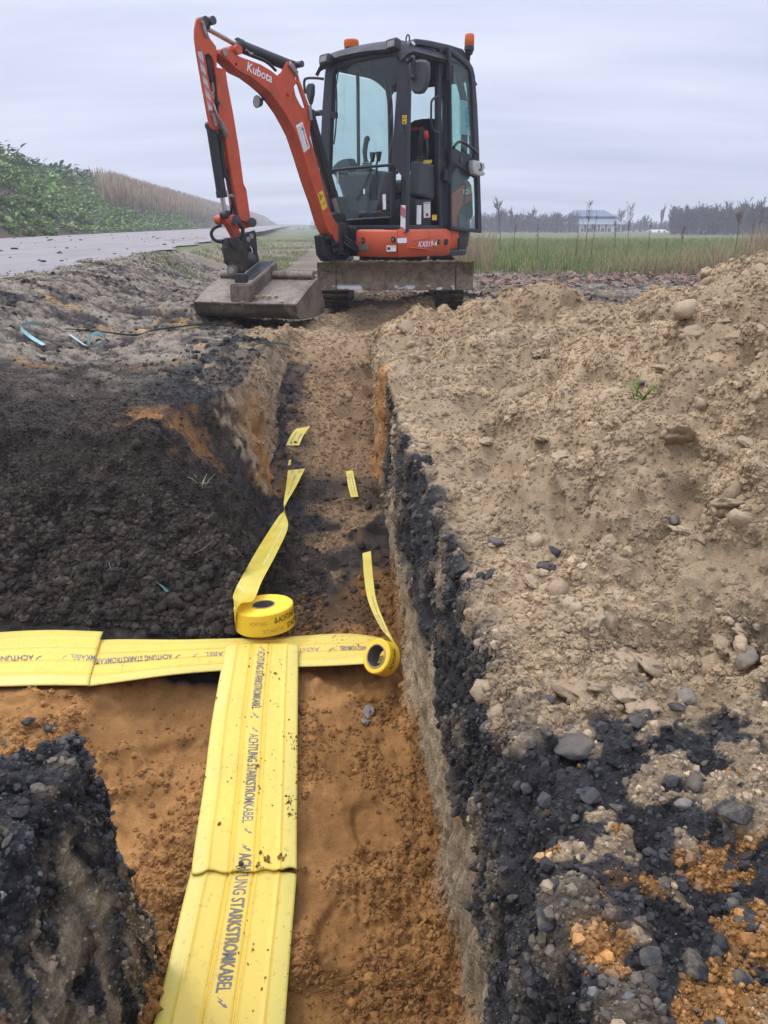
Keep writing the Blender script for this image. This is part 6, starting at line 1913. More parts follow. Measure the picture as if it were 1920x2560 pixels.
o = obj('clinging_soil', bm, M_SANDCLOD, BUCKET); o['kind'] = 'stuff'
# ------------------------------------------------------------------ cable covers, warning tape, straps
M_COVER, n_, l_, o_ = nodes_of('yellow_cover')
g_ = n_.new('ShaderNodeNewGeometry'); at_ = n_.new('ShaderNodeAttribute'); at_.attribute_name = 'Col'
a_ = mk_noise(n_, l_, 5.0, 4, 0.5, g_.outputs['Position'])
r_ = mk_ramp(n_, l_, a_.outputs['Fac'], [(0.35, (.93, .93, .93)), (0.7, (1.05, 1.04, 1.0))])
c_ = mk_mix(n_, l_, at_.outputs['Color'], r_.outputs['Color'], 1.0, 'MULTIPLY')
d_ = mk_noise(n_, l_, 60.0, 5, 0.75, g_.outputs['Position'])
f_ = mk_ramp(n_, l_, d_.outputs['Fac'], [(0.56, (0,) * 3), (0.74, (.55,) * 3)])
c_ = mk_mix(n_, l_, c_, (.30, .17, .06), f_.outputs['Color'])
bs_ = principled(n_, Roughness=0.42); bs_.inputs['Specular IOR Level'].default_value = 0.35
l_.new(c_, bs_.inputs['Base Color'])
rr_ = mk_ramp(n_, l_, a_.outputs['Fac'], [(0.3, (.36,) * 3), (0.75, (.55,) * 3)]); l_.new(rr_.outputs['Color'], bs_.inputs['Roughness'])
l_.new(bs_.outputs[0], o_.inputs['Surface'])
M_PRINT = mat_plain('grey_print', (.17, .155, .16), .55, .25)

class Sheet:
    """A ribbed cover laid along stations (left edge, right edge); maps (s, t) with s metres along and t 0..1 across."""
    def __init__(self, L, R):
        self.L = spline(L, 10); self.R = spline(R, 10)
        mid = [(a + b) / 2 for a, b in zip(self.L, self.R)]
        self.s = [0.0]
        for a, b in zip(mid, mid[1:]): self.s.append(self.s[-1] + (b - a).length)
        self.len = self.s[-1]
    def edges(self, s):
        s = min(max(s, 0), self.len)
        k = max(0, min(len(self.s) - 2, int(np.searchsorted(self.s, s)) - 1))
        t = (s - self.s[k]) / max(1e-9, self.s[k + 1] - self.s[k])
        return self.L[k].lerp(self.L[k + 1], t), self.R[k].lerp(self.R[k + 1], t)
    @staticmethod
    def rib(t):
        h = 0.0
        for c, w, a in ((.155, .018, .0030), (.36, .008, -.0035), (.385, .008, .0018), (.60, .008, -.0035), (.625, .008, .0018), (.835, .018, .0030)):
            h += a * math.exp(-((t - c) / w) ** 2)
        h -= .0055 * max(0, (.13 - t) / .13) ** 1.5 + .0055 * max(0, (t - .87) / .13) ** 1.5
        return h
    def at(self, s, t, lift=0.0):
        a, b = self.edges(s)
        a2, b2 = self.edges(min(s + .01, self.len)); a1, b1 = self.edges(max(s - .01, 0))
        along = ((a2 + b2) - (a1 + b1)).normalized()
        n = (b - a).cross(along).normalized()
        if n.z < 0: n = -n
        return a.lerp(b, t) + n * (self.rib(t) + lift)
    def mesh(self, s0=0.0, s1=None, ns=90, tear=None):
        s1 = self.len if s1 is None else s1
        ts = sorted(set([k / 44 for k in range(45)] + [.155 + d for d in (-.03, -.015, 0, .015, .03)] + [.835 + d for d in (-.03, -.015, 0, .015, .03)] + [c + d for c in (.36, .385, .60, .625) for d in (-.008, 0, .008)]))
        V_, C_ = [], []
        nt = len(ts)
        for lo in (0, 1):
            for i in range(ns + 1):
                for t in ts:
                    a0 = s0 + (tear(t, 0) if tear else 0); a1 = s1 + (tear(t, 1) if tear else 0)
                    s = a0 + (a1 - a0) * i / ns
                    w = .0012 * math.sin(s * 19 + t * 3)
                    V_.append(self.at(s, t, w - (.003 if lo else 0))[:])
                    e = smooth(.16, .10, t) + smooth(.84, .90, t)
                    g = math.exp(-((t - .372) / .016) ** 2) + math.exp(-((t - .612) / .016) ** 2)
                    base = np.array([.70, .505, .085]) * (1 - e) + np.array([.64, .52, .12]) * e
                    C_.append(base * (1 - .55 * g) + np.array([.72, .44, .03]) * .55 * g)
        m = (ns + 1) * nt
        F_ = []
        for i in range(ns):
            for j in range(nt - 1):
                a = i * nt + j
                F_.append((a, a + 1, a + nt + 1, a + nt)); F_.append((a + m, a + m + nt, a + m + nt + 1, a + m + 1))
        for i in range(ns):
            for j in (0, nt - 1):
                a = i * nt + j
                F_.append((a, a + nt, a + nt + m, a + m))
        for j in range(nt - 1):
            for i in (0, ns):
                a = i * nt + j
                F_.append((a, a + m, a + m + 1, a + 1))
        me = mesh_np('cover', np.array(V_), np.array(F_))
        set_color(me, np.clip(np.array(C_), 0, .95).astype(np.float32))
        bm = bmesh.new(); bm.from_mesh(me); bmesh.ops.recalc_face_normals(bm, faces=bm.faces); bm.to_mesh(me); bm.free()
        return me
    def lettering(self, s, s_at, t_mid, h, L, flip, parent, mat=None, clip=None, name='lettering'):
        """Print whose line runs along the cover; t is measured across; flip turns it to be read from the other end."""
        me = text_mesh(s, 1.0, 0.0)
        bm = bmesh.new(); bm.from_mesh(me); bpy.data.meshes.remove(me)
        bmesh.ops.subdivide_edges(bm, edges=[e for e in bm.edges if e.calc_length() > .25], cuts=2)
        co = np.array([v.co[:] for v in bm.verts])
        x0, x1 = co[:, 0].min(), co[:, 0].max()
        return self._map(bm, x0, x1, s_at, t_mid, h / .70, L, flip, parent, mat, clip, name, .35)
    def _map(self, bm, x0, x1, s_at, t_mid, k, L, flip, parent, mat, clip, name, ymid):
        bad = []
        a, b = self.edges(s_at); W = (b - a).length
        for v in bm.verts:
            s = s_at + (-1 if flip else 1) * (v.co.x - x0) / (x1 - x0) * L
            t = t_mid + (v.co.y - ymid) * k / W
            if clip and not (clip[0] <= s <= clip[1]): bad.append(v)
            v.co = self.at(s, t, .0012)
        if bad: bmesh.ops.delete(bm, geom=bad, context='VERTS')
        bm.normal_update()
        for f in bm.faces:
            if f.normal.z < 0: f.normal_flip()
        return obj(name, bm, mat or M_PRINT, parent)
    def bolt(self, s_at, t_mid, h, L, flip, parent, clip=None):
        pts = [(0, .1), (.42, .62), (.40, .42), (.78, .78), (.62, .8), (1.0, 1.0), (.86, .66), (.82, .72), (.50, .30), (.52, .50), (.0, .1)]
        pts = [(0.0, .06), (.46, .62), (.44, .38), (.72, .70), (.62, .76), (1.0, 1.0), (.88, .60), (.82, .64), (.40, .16), (.42, .42)]
        bm = bmesh.new()
        f = bm.faces.new([bm.verts.new((x, y * .7, 0)) for x, y in pts])
        bmesh.ops.triangulate(bm, faces=[f])
        return self._map(bm, 0, 1, s_at, t_mid, h / .70, L, flip, parent, None, clip, 'flash_mark', .35)

def edge_pt(q, dz=0.0):
    p = at_z(*D(*q), -.62)
    for it in range(6): p = at_z(*D(*q), zc_(p.y) + dz)
    return p

# near and far cover of the main run; the far one laps over the near one at the torn joint
LIFT = {1391: .038, 1430: .034, 1540: .006}
mainL = [edge_pt(q, LIFT.get(q[1], .004)) for q in ((487, 1391), (480, 1430), (459, 1540), (440, 1690), (421, 1815), (412, 1887))]
mainR = [edge_pt(q, LIFT.get(q[1], .004)) for q in ((645, 1391), (644, 1430), (643, 1540), (642, 1690), (641, 1800), (641, 1876))]
far_sheet = Sheet(mainL, mainR)
nearL = [edge_pt(q, -.004) for q in ((412, 1880), (405, 1905), (370, 2050), (330, 2212), (290, 2390))]
nearR = [edge_pt(q, -.008) for q in ((641, 1872), (640, 1895), (628, 2040), (615, 2212), (600, 2390))]
near_sheet = Sheet(nearL, nearR)
t1 = thing('cable_cover', 'yellow ribbed cable cover laid along the trench, reaching up to the big tape roll', 'cable cover', mainL[2], 'yellow cable covers')
def torn(t, end):
    if not end: return 0.0
    return .004 * math.sin(t * 25) - .004 * (t < .3) - .010 * max(0, t - .62)
cov1 = obj('cover_sheet', far_sheet.mesh(0, None, 120, torn), M_COVER, t1)
t2 = thing('cable_cover', 'yellow ribbed cable cover nearest the camera, split open at its far right corner', 'cable cover', nearL[2], 'yellow cable covers')
def torn2(t, end):
    if end: return 0.0
    return .002 * math.sin(t * 31) + .040 * max(0, t - .60) ** .9 * (1 - .35 * math.exp(-((t - .72) / .03) ** 2))
cov2 = obj('cover_sheet', near_sheet.mesh(0, None, 90, torn2), M_COVER, t2)
# lettering: place from the photo rows of each word
def s_of(sheet, ypix, x):
    best = min(range(400), key=lambda k: abs((lambda p: (CY - F_PX * ((p.y * SP + (p.z - CAM_Z) * CP) / (p.y * CP - (p.z - CAM_Z) * SP))))(sheet.at(sheet.len * k / 399, .5)) - ypix * 1.15732))
    return sheet.len * best / 399
def word(sheet, ya, yb, t, h, parent, text='ACHTUNG STARKSTROMKABEL', clip=None, ext=None):
    sa, sb = s_of(sheet, ya, 0), s_of(sheet, yb, 0)
    sheet.lettering(text, sa, t, h, sb - sa, False, parent, clip=clip)
word(far_sheet, 1406, 1532, .505, .022, cov1)
word(far_sheet, 1585, 1778, .505, .026, cov1)
far_sheet.bolt(s_of(far_sheet, 1394, 0), .505, .022, .030, False, cov1)
far_sheet.bolt(s_of(far_sheet, 1538, 0), .505, .024, .026, False, cov1)
far_sheet.bolt(s_of(far_sheet, 1568, 0), .505, .024, .026, False, cov1)
far_sheet.bolt(s_of(far_sheet, 1786, 0), .505, .026, .022, False, cov1)
far_sheet.bolt(s_of(far_sheet, 1822, 0), .505, .026, .022, False, cov1)
# the last word runs across the joint from the far cover on to the near one
sa = s_of(far_sheet, 1842, 0)
near_len = s_of(near_sheet, 2145, 0)
Ltot = (far_sheet.len - sa) + near_len - .004
far_sheet.lettering('ACHTUNG STARKSTROMKABEL', sa, .505, .028, Ltot, False, cov1, clip=(sa, far_sheet.len - .001))
near_sheet.lettering('ACHTUNG STARKSTROMKABEL', near_len - Ltot, .495, .028, Ltot, False, cov2, clip=(.004, near_sheet.len))
near_sheet.bolt(s_of(near_sheet, 2152, 0), .495, .028, .024, False, cov2)
# rivet hole and wire by the joint
hp = far_sheet.at(s_of(far_sheet, 1866, 0), .47, .002)
bm = bmesh.new(); bm_cyl(bm, hp - UP * .001, hp + UP * .0012, .006, seg=14); obj('rivet_hole', bm, M_INK, cov1)
bm = bmesh.new(); bm_tube(bm, [hp + Vector((.004, -.004, .002)), hp + Vector((.001, -.010, .006)), hp + Vector((-.010, -.014, .005)), hp + Vector((-.004, -.018, .004)), hp + Vector((.012, -.014, .004)), hp + Vector((.012, -.008, .003))], .0011, 5)
obj('tie_wire', bm, M_INK, cov1)

# covers across the side trench
def cross(uppers, lowers):
    return Sheet([at_z(*D(x, y), z) for x, y, z in uppers], [at_z(*D(x, y), z) for x, y, z in lowers])
left_sheet = cross([(-330, 1400, -.520), (-70, 1372, -.515), (0, 1363, -.512), (110, 1357, -.510), (222, 1362, -.512)], [(-340, 1486, -.552), (-80, 1478, -.548), (0, 1478, -.546), (95, 1477, -.545), (191, 1476, -.545)])
mid_sheet = cross([(205, 1379, -.527), (330, 1378, -.527), (480, 1377, -.540), (570, 1374, -.552), (645, 1370, -.557), (760, 1366, -.556), (830, 1374, -.558)],
                  [(190, 1478, -.549), (330, 1459, -.546), (480, 1444, -.556), (570, 1440, -.572), (645, 1437, -.564), (760, 1431, -.552), (840, 1428, -.55)])
t3 = thing('cable_cover', 'yellow ribbed cable cover at the left edge of the picture, lapping over the next cover', 'cable cover', left_sheet.at(.1, .5), 'yellow cable covers')
cov3 = obj('cover_sheet', left_sheet.mesh(0, None, 60), M_COVER, t3)
t4 = thing('cable_cover', 'yellow ribbed cable cover across the trench, under the long cover, ending at the small roll', 'cable cover', mid_sheet.at(.3, .5), 'yellow cable covers')
cov4 = obj('cover_sheet', mid_sheet.mesh(0, None, 90), M_COVER, t4)
def s_x(sheet, xpix):
    def px_(p):
        zc = p.y * CP - (p.z - CAM_Z) * SP
        return (CX + F_PX * p.x / zc) / 1.15732
    return min(np.linspace(0, sheet.len, 500), key=lambda s: abs(px_(sheet.at(s, .5)) - xpix))
def xword(sheet, xa, xb, parent, text, clip=None, h=.024):
    sa, sb = s_x(sheet, xa), s_x(sheet, xb)
    sheet.lettering(text, sa, .545, h, abs(sb - sa), True, parent, clip=clip)
FULL = 'ACHTUNG STARKSTROMKABEL'
xword(mid_sheet, 372, 160, cov4, FULL, clip=(s_x(mid_sheet, 205), 9))
xword(mid_sheet, 690, 442, cov4, FULL)
xword(mid_sheet, 960, 733, cov4, FULL, clip=(0, s_x(mid_sheet, 838)))
for x in (385, 423, 671, 717): mid_sheet.bolt(s_x(mid_sheet, x) + .012, .545, .024, .022, True, cov4)
sa, sb = s_x(left_sheet, 210), s_x(left_sheet, 153)
left_sheet.lettering('MKABEL', sa, .545, .025, sa - sb, True, cov3)
sa = s_x(left_sheet, 73)
left_sheet.lettering('ACHTUNG STARKSTROM', sa, .545, .025, .265, True, cov3, clip=(-.2, 9))
for x in (140, 85): left_sheet.bolt(s_x(left_sheet, x) + .012, .545, .025, .022, True, cov3)

# sand fallen on the covers
def spill(sheet, parent, spots, n_each, seed):
    rg = np.random.default_rng(seed)
    bm = bmesh.new()
    for s, t, rad, n in spots:
        for k in range(n):
            ss = s + rg.normal() * rad; tt = np.clip(t + rg.normal() * rad * 3, .01, .99)
            if not 0 < ss < sheet.len: continue
            r = float(power_sizes(rg, 1, .0009, .0050, 2.4)[0])
            p = sheet.at(ss, tt, r * .5)
            M = Matrix.Translation(p) @ Euler(rg.uniform(0, 6, 3)).to_matrix().to_4x4() @ Matrix.Diagonal((r, r * rg.uniform(.6, 1.3), r * .8, 1))
            q = bmesh.ops.create_icosphere(bm, subdivisions=1, radius=1.0, matrix=M)
            for v in q['verts']: v.co += Vector(rg.normal(size=3)) * r * .18
    o = obj('spilled_sand', bm, M_OCHRE, parent); o['kind'] = 'stuff'
S_ = lambda y: s_of(far_sheet, y, 0)
spill(far_sheet, cov1, [(S_(1420), .5, .05, 14), (S_(1440), .75, .03, 14), (S_(1500), .8, .04, 8), (S_(1530), .58, .03, 12), (S_(1600), .97, .02, 26), (S_(1680), .95, .05, 26), (S_(1730), .93, .012, 40), (S_(1765), .95, .012, 14),
                        (S_(1640), .62, .02, 8), (S_(1700), .60, .02, 8), (S_(1840), .66, .006, 10), (S_(1862), .72, .006, 14), (S_(1860), .86, .006, 22), (S_(1872), .64, .006, 10), (S_(1650), .3, .10, 16), (S_(1500), .2, .1, 12), (S_(1560), .35, .02, 4)], 0, 31)
spill(near_sheet, cov2, [(near_sheet.len * .45, .88, .04, 12), (near_sheet.len * .4, .5, .15, 26), (near_sheet.len * .6, .72, .05, 8)], 0, 32)
spill(mid_sheet, cov4, [(s_x(mid_sheet, 700), .3, .07, 22), (s_x(mid_sheet, 760), .4, .04, 12), (s_x(mid_sheet, 212), .55, .006, 10), (s_x(mid_sheet, 330), .5, .1, 8)], 0, 33)

# ---- warning tape
M_TAPE, n_, l_, o_ = nodes_of('yellow_tape')
g_ = n_.new('ShaderNodeNewGeometry')
a_ = mk_noise(n_, l_, 14.0, 3, 0.5, g_.outputs['Position'])
r_ = mk_ramp(n_, l_, a_.outputs['Fac'], [(0.3, (.66, .50, .055)), (0.7, (.78, .64, .13))])
bs_ = principled(n_, Roughness=0.35); bs_.inputs['Specular IOR Level'].default_value = 0.4
l_.new(r_.outputs['Color'], bs_.inputs['Base Color'])
tl_ = n_.new('ShaderNodeBsdfTranslucent'); tl_.inputs['Color'].default_value = (.75, .62, .15, 1)
mx_ = n_.new('ShaderNodeMixShader'); mx_.inputs['Fac'].default_value = 0.25
l_.new(bs_.outputs[0], mx_.inputs[1]); l_.new(tl_.outputs[0], mx_.inputs[2]); l_.new(mx_.outputs[0], o_.inputs['Surface'])
M_ROLL = mat_paint('tape_roll', (.86, .56, .035), .38, .12, (.45, .25, .08), 20.0, .4)
M_ROLLTOP = mat_paint('tape_roll_side', (.84, .55, .10), .5, .15, (.5, .3, .1), 30.0, .3)
M_CARD = mat_plain('cardboard', (.13, .11, .10), .9, .1)
M_TANCARD = mat_plain('cut_cardboard', (.40, .30, .18), .9, .1)

def ribbon(L, R, n=8, thick=.0006):
    L, R = spline(L, n), spline(R, n)
    V_, F_ = [], []
    m = 7
    for a, b in zip(L, R):
        for k in range(m): V_.append(a.lerp(b, k / (m - 1))[:])
    for i in range(len(L) - 1):
        for k in range(m - 1):
            q = i * m + k
            F_.append((q, q + 1, q + m + 1, q + m))
    return mesh_np('ribbon', np.array(V_), np.array(F_)), L, R

def ribbon_text(L, R, i0, i1, t, h, s, parent, mat=None, lift=.001, flip=False):
    """Small print along a ribbon between stations i0 and i1."""
    me = text_mesh(s, 1.0)
    co = np.array([v.co[:] for v in me.vertices]); x0, x1 = co[:, 0].min(), co[:, 0].max()
    cam_ = Vector((0, 0, CAM_Z))
    for v in me.vertices:
        u = (v.co.x - x0) / (x1 - x0)
        k = i0 + (i1 - i0) * u
        a = int(max(0, min(len(L) - 2, math.floor(k)))); f = k - a
        p, q = L[a].lerp(L[a + 1], f), R[a].lerp(R[a + 1], f)
        tt = t + (v.co.y - .35) * h * (-1 if flip else 1)
        w = p.lerp(q, tt)
        v.co = w + (cam_ - w).normalized() * lift
    return obj('lettering', me, mat or M_PRINT, parent)

# big roll lying on the crossing of the covers
rc = at_z(*D(574, 1352), -.548)
AX = Vector((-.06, .10, 1)).normalized()
ROLL_R, ROLL_H, CORE_R = .097, .075, .036
ztop = rc + AX * 0
rb = mid_sheet.at(s_x(mid_sheet, 574), .45).z + .020
rc = Vector((0, 0, 0)) + at_z(*D(574, 1352), rb)
def tape_roll_mesh(c, ax, R, H, Ri):
    bm = bmesh.new()
    F3 = frame(ax, Vector((1, 0, 0)))
    prof = [(Ri, 0), (R - .003, 0), (R, .003), (R, H - .003), (R - .003, H), (Ri, H)]
    seg = 64
    rings = []
    for r, z in prof:
        rings.append([bm.verts.new(c + F3 @ Vector((r * math.cos(2 * PI * k / seg), r * math.sin(2 * PI * k / seg), z))) for k in range(seg)])
    for i in range(len(prof)):
        a, b = rings[i], rings[(i + 1) % len(prof)]
        for k in range(seg):
            f = bm.faces.new((a[k], a[(k + 1) % seg], b[(k + 1) % seg], b[k]))
            f.material_index = 1 if i in (4, 0) else 0
    bmesh.ops.recalc_face_normals(bm, faces=bm.faces)
    return bm
tr1 = thing('tape_roll', 'big roll of yellow warning tape lying flat where the yellow covers cross', 'tape roll', rc, 'rolls of yellow warning tape')
rl = obj('roll', tape_roll_mesh(rc, AX, ROLL_R, ROLL_H, CORE_R), [M_ROLL, M_ROLLTOP], tr1); auto_smooth(rl, 40)
bm = bmesh.new(); bm_cyl(bm, rc + AX * .002, rc + AX * (ROLL_H + .001), CORE_R + .002, seg=40, caps=False)
bmesh.ops.solidify(bm, geom=list(bm.faces), thickness=.004); o = obj('core', bm, M_CARD, rl); auto_smooth(o, 40)
bm = bmesh.new(); bm_tube(bm, [rc + AX * (ROLL_H + .0005) + frame(AX, Vector((1, 0, 0))) @ Vector((CORE_R * math.cos(a), CORE_R * math.sin(a), 0)) for a in np.linspace(0, 2 * PI, 33)], .0022, 5, False); obj('core_rim', bm, M_TANCARD, rl)
F3 = frame(AX, Vector((1, 0, 0)))
def roll_text(s, c, ax, R, a0, a1, zmid, h, parent, mat):
    F = frame(ax, Vector((1, 0, 0)))
    me = text_mesh(s, 1.0)
    co = np.array([v.co[:] for v in me.vertices]); x0, x1 = co[:, 0].min(), co[:, 0].max()
    for v in me.vertices:
        a = a0 + (a1 - a0) * (v.co.x - x0) / (x1 - x0)
        v.co = c + F @ Vector(((R + .0008) * math.cos(a), (R + .0008) * math.sin(a), zmid + (v.co.y - .35) * h))
    return obj('lettering', me, mat, parent)
# angle of the side that faces the camera, measured in the roll's own frame
def facing(c, ax):
    F = frame(ax, Vector((1, 0, 0)))
    w = F.inverted() @ (Vector((0, 0, CAM_Z)) - c)
    return math.atan2(w.y, w.x)
fa = facing(rc, AX)
M_GHOST = mat_plain('print_under_tape', (.55, .36, .05), .5, .3)
roll_text('ACHTUNG HOCHSPANNUNGSKABEL', rc, AX, ROLL_R, fa + .45, fa + 3.0, .052, .027, rl, M_INK)
roll_text('STADTWERKE', rc, AX, ROLL_R, fa + .78, fa + 2.0, .022, .026, rl, M_INK)
roll_text('ACHTUNG', rc, AX, ROLL_R, fa - .55, fa + .05, .047, .018, rl, M_GHOST)
roll_text('STASTA', rc, AX, ROLL_R, fa - .10, fa + .62, .020, .018, rl, M_GHOST)
bm = bmesh.new()
tri = [(fa + .30, .044), (fa + .42, .044), (fa + .36, .062)]
P3 = [rc + F3 @ Vector((ROLL_R * 1.008 * math.cos(a), ROLL_R * 1.008 * math.sin(a), z)) for a, z in tri]
bm_tube(bm, P3 + [P3[0]], .0011, 5); bm_tube(bm, [P3[2] * .5 + (P3[0] + P3[1]) * .25, P3[0] * .4 + P3[1] * .6 ], .0009, 5); obj('warning_mark', bm, M_INK, rl)

# tape from the big roll: folded beside it, twisted half way, then lost under sand
def E(x, y, z):
    p = at_z(*D(x, y), z)
    q = surf_hit(*D(x, y), .022)
    return q if q.y < p.y else p
tL = [rc + F3 @ Vector((ROLL_R * math.cos(fa - 1.45), ROLL_R * math.sin(fa - 1.45), .004)), E(507, 1340, -.49), E(505, 1300, -.475), E(504, 1284, -.47), E(520, 1250, -.47), E(560, 1180, -.47), E(600, 1118, -.455), E(613, 1104, -.45), E(613, 1085, -.44), E(618, 1050, -.44), E(622, 1016, -.445)]
tR = [rc + F3 @ Vector((ROLL_R * math.cos(fa - 1.45), ROLL_R * math.sin(fa - 1.45), .074)), E(514, 1310, -.43), E(524, 1302, -.43), E(548, 1296, -.44), E(566, 1255, -.44), E(600, 1190, -.44), E(622, 1138, -.45), E(615, 1104, -.44), E(618, 1088, -.44), E(640, 1050, -.43), E(659, 1012, -.43)]
me, TL, TR = ribbon(tL, tR)
tail = obj('tape_tail', me, M_TAPE, rl)
ribbon_text(TL, TR, 62, 44, .30, .20, 'ACHTUNG HOCHSPANNUNGSKABEL', tail, mat_plain('print_showing_through', (.42, .36, .12)), .001)
ribbon_text(TL, TR, 54, 36, .68, .20, 'STADTWERKE HAMM', tail, mat_plain('print_showing_through', (.52, .50, .20)), .001)
ribbon_text(TL, TR, 68, 77, .55, .24, 'ACHTUNG KABEL', tail, M_PRINT, .001)
ribbon_text(TL, TR, 77.5, 79.5, .3, .22, 'ACHT', tail, M_PRINT, .001)
ribbon_text(TL, TR, 77.5, 79.5, .75, .22, 'KABE', tail, M_PRINT, .001)
me, TL2, TR2 = ribbon([surf_hit(*D(*q), h) for *q, h in ((618, 962, .006), (628, 940, .03), (640, 926, .035))], [surf_hit(*D(*q), h) for *q, h in ((646, 962, .006), (656, 940, .03), (670, 921, .05))])
t_ = obj('tape_tail', me, M_TAPE, rl)
ribbon_text(TL2, TR2, 2, 11, .3, .2, 'ACHTUNG', t_); ribbon_text(TL2, TR2, 2, 10, .75, .2, 'KABEL', t_)
me, a_, b_ = ribbon([E(622, 1006, -.43), E(624, 994, -.42)], [E(628, 1004, -.43), E(629, 992, -.42)]); obj('tape_tail', me, M_TAPE, rl)

# small roll leaning on the end of the cover by the wall
AX2 = Vector((-.60, -.52, .52)).normalized()
R2, H2, RI2 = .053, .052, .035
c2_ = at_z(*D(836, 1424), -.540) 
tr2 = thing('tape_roll', 'small nearly used up roll of yellow warning tape leaning on edge against the trench wall', 'tape roll', c2_, 'rolls of yellow warning tape')
rl2 = obj('roll', tape_roll_mesh(c2_, AX2, R2, H2, RI2), [M_ROLL, M_ROLLTOP], tr2); auto_smooth(rl2, 40)
bm = bmesh.new(); bm_cyl(bm, c2_ + AX2 * .001, c2_ + AX2 * (H2 + .001), RI2 + .001, seg=40, caps=False); bmesh.ops.solidify(bm, geom=list(bm.faces), thickness=.004); o = obj('core', bm, M_CARD, rl2); auto_smooth(o, 40)
bm = bmesh.new(); bm_tube(bm, [c2_ + AX2 * (H2 + .0005) + frame(AX2, Vector((1, 0, 0))) @ Vector((RI2 * math.cos(a), RI2 * math.sin(a), 0)) for a in np.linspace(0, 2 * PI, 33)], .0025, 5, False); obj('core_rim', bm, M_TANCARD, rl2)
fb = facing(c2_, AX2)
roll_text('ACHTUNG', c2_, AX2, R2, fb - .5, fb + .7, .030, .018, rl2, M_INK)
sL = [E(853, 1395, -.50), E(840, 1378, -.485), E(820, 1352, -.48), E(796, 1300, -.475), E(787, 1250, -.465), E(783, 1195, -.46)]
sR = [E(856, 1393, -.50), E(846, 1376, -.485), E(834, 1352, -.475), E(814, 1300, -.465), E(806, 1250, -.46), E(801, 1190, -.455)]
me, SL, SR = ribbon(sL, sR)
t_ = obj('tape_tail', me, M_TAPE, rl2)
ribbon_text(SL, SR, 26, 12, .60, .24, 'ACHTUNG BETRIEBSKABEL', t_, None, .001)
ribbon_text(SL, SR, 20, 12, .25, .24, 'STADTWERKE', t_, None, .001)
me, SL, SR = ribbon([surf_hit(*D(*q), .02) for q in ((758, 1074), (752, 1050), (747, 1018))], [surf_hit(*D(*q), .02) for q in ((774, 1073), (769, 1050), (762, 1016))])
t_ = obj('tape_tail', me, M_TAPE, rl2); ribbon_text(SL, SR, 2, 14, .35, .2, 'ACHTUNG KABEL', t_); ribbon_text(SL, SR, 2, 14, .7, .2, 'STADTWERKE', t_)

# ---- strapping band left on the plain
M_STRAP = mat_paint('strapping_band', (.24, .44, .46), .4, .5, (.12, .15, .14), 6.0, .4)
M_STRAPD = mat_paint('dark_strapping_band', (.07, .17, .16), .5, .5, (.10, .09, .07), 6.0, .4)
def strap(name, label, pts, w=.013, mat=M_STRAP, group='pieces of strapping band'):
    """Band along photo points; each point is (x, y, height over the ground, tilt)."""
    P_ = []
    for x, y, h, tl in pts:
        p = surf_hit(*D(x, y), h)
        P_.append((p, tl))
    ctr = spline([p for p, _ in P_], 8)
    tls = np.interp(np.linspace(0, len(P_) - 1, len(ctr)), range(len(P_)), [t for _, t in P_])
    L, R = [], []
    for k, p in enumerate(ctr):
        d = (ctr[min(k + 1, len(ctr) - 1)] - ctr[max(k - 1, 0)]).normalized()
        sd = d.cross(UP).normalized()
        v = sd * math.cos(tls[k]) + UP * math.sin(tls[k])
        L.append(p + v * w / 2); R.append(p - v * w / 2)
    V_ = np.array([q[:] for pr in zip(L, R) for q in pr]); n = len(L)
    F_ = np.array([(2 * k, 2 * k + 1, 2 * k + 3, 2 * k + 2) for k in range(n - 1)])
    o = obj(name, mesh_np(name, V_, F_), mat)
    return tag(o, label, 'strap', group)
strap('strap', 'pale blue strap curled into a small loop on the muddy ground left of the bucket', [(95, 745, .02, .2), (70, 730, .02, .6), (48, 712, .03, 1.0), (47, 702, .05, 1.3), (70, 699, .05, 1.3), (95, 702, .02, .8)], .022)
strap('strap', 'pale blue strap twisted into a ring beside the dark strap', [(150, 722, .01, .2), (185, 746, .015, .3), (205, 748, .02, 1.0), (224, 738, .03, 1.4), (226, 725, .05, 1.5), (210, 719, .06, 1.5), (194, 728, .04, 1.4), (192, 742, .02, 1.2)], .022)
strap('strap', 'dark green strap lying flat across the mud in front of the ditching bucket', [(140, 710, .022, .3), (215, 716, .025, .5), (290, 724, .025, .6), (330, 714, .025, .5), (420, 702, .025, .5), (490, 697, .022, .3)], .030, M_STRAPD)
strap('strap', 'pale blue strap end hanging over the trench edge below the bucket', [(535, 748, .012, .2), (560, 743, .02, .5), (590, 741, .03, .8), (620, 745, .03, .6), (648, 760, .03, .3)], .022)
strap('strap', 'dark strap with a shiny tip half buried in the clods of the soil mound', [(240, 1248, .012, .3), (280, 1256, .02, .7), (320, 1252, .03, .8), (345, 1262, .03, .4), (362, 1278, .02, .2)], .016, M_STRAPD)

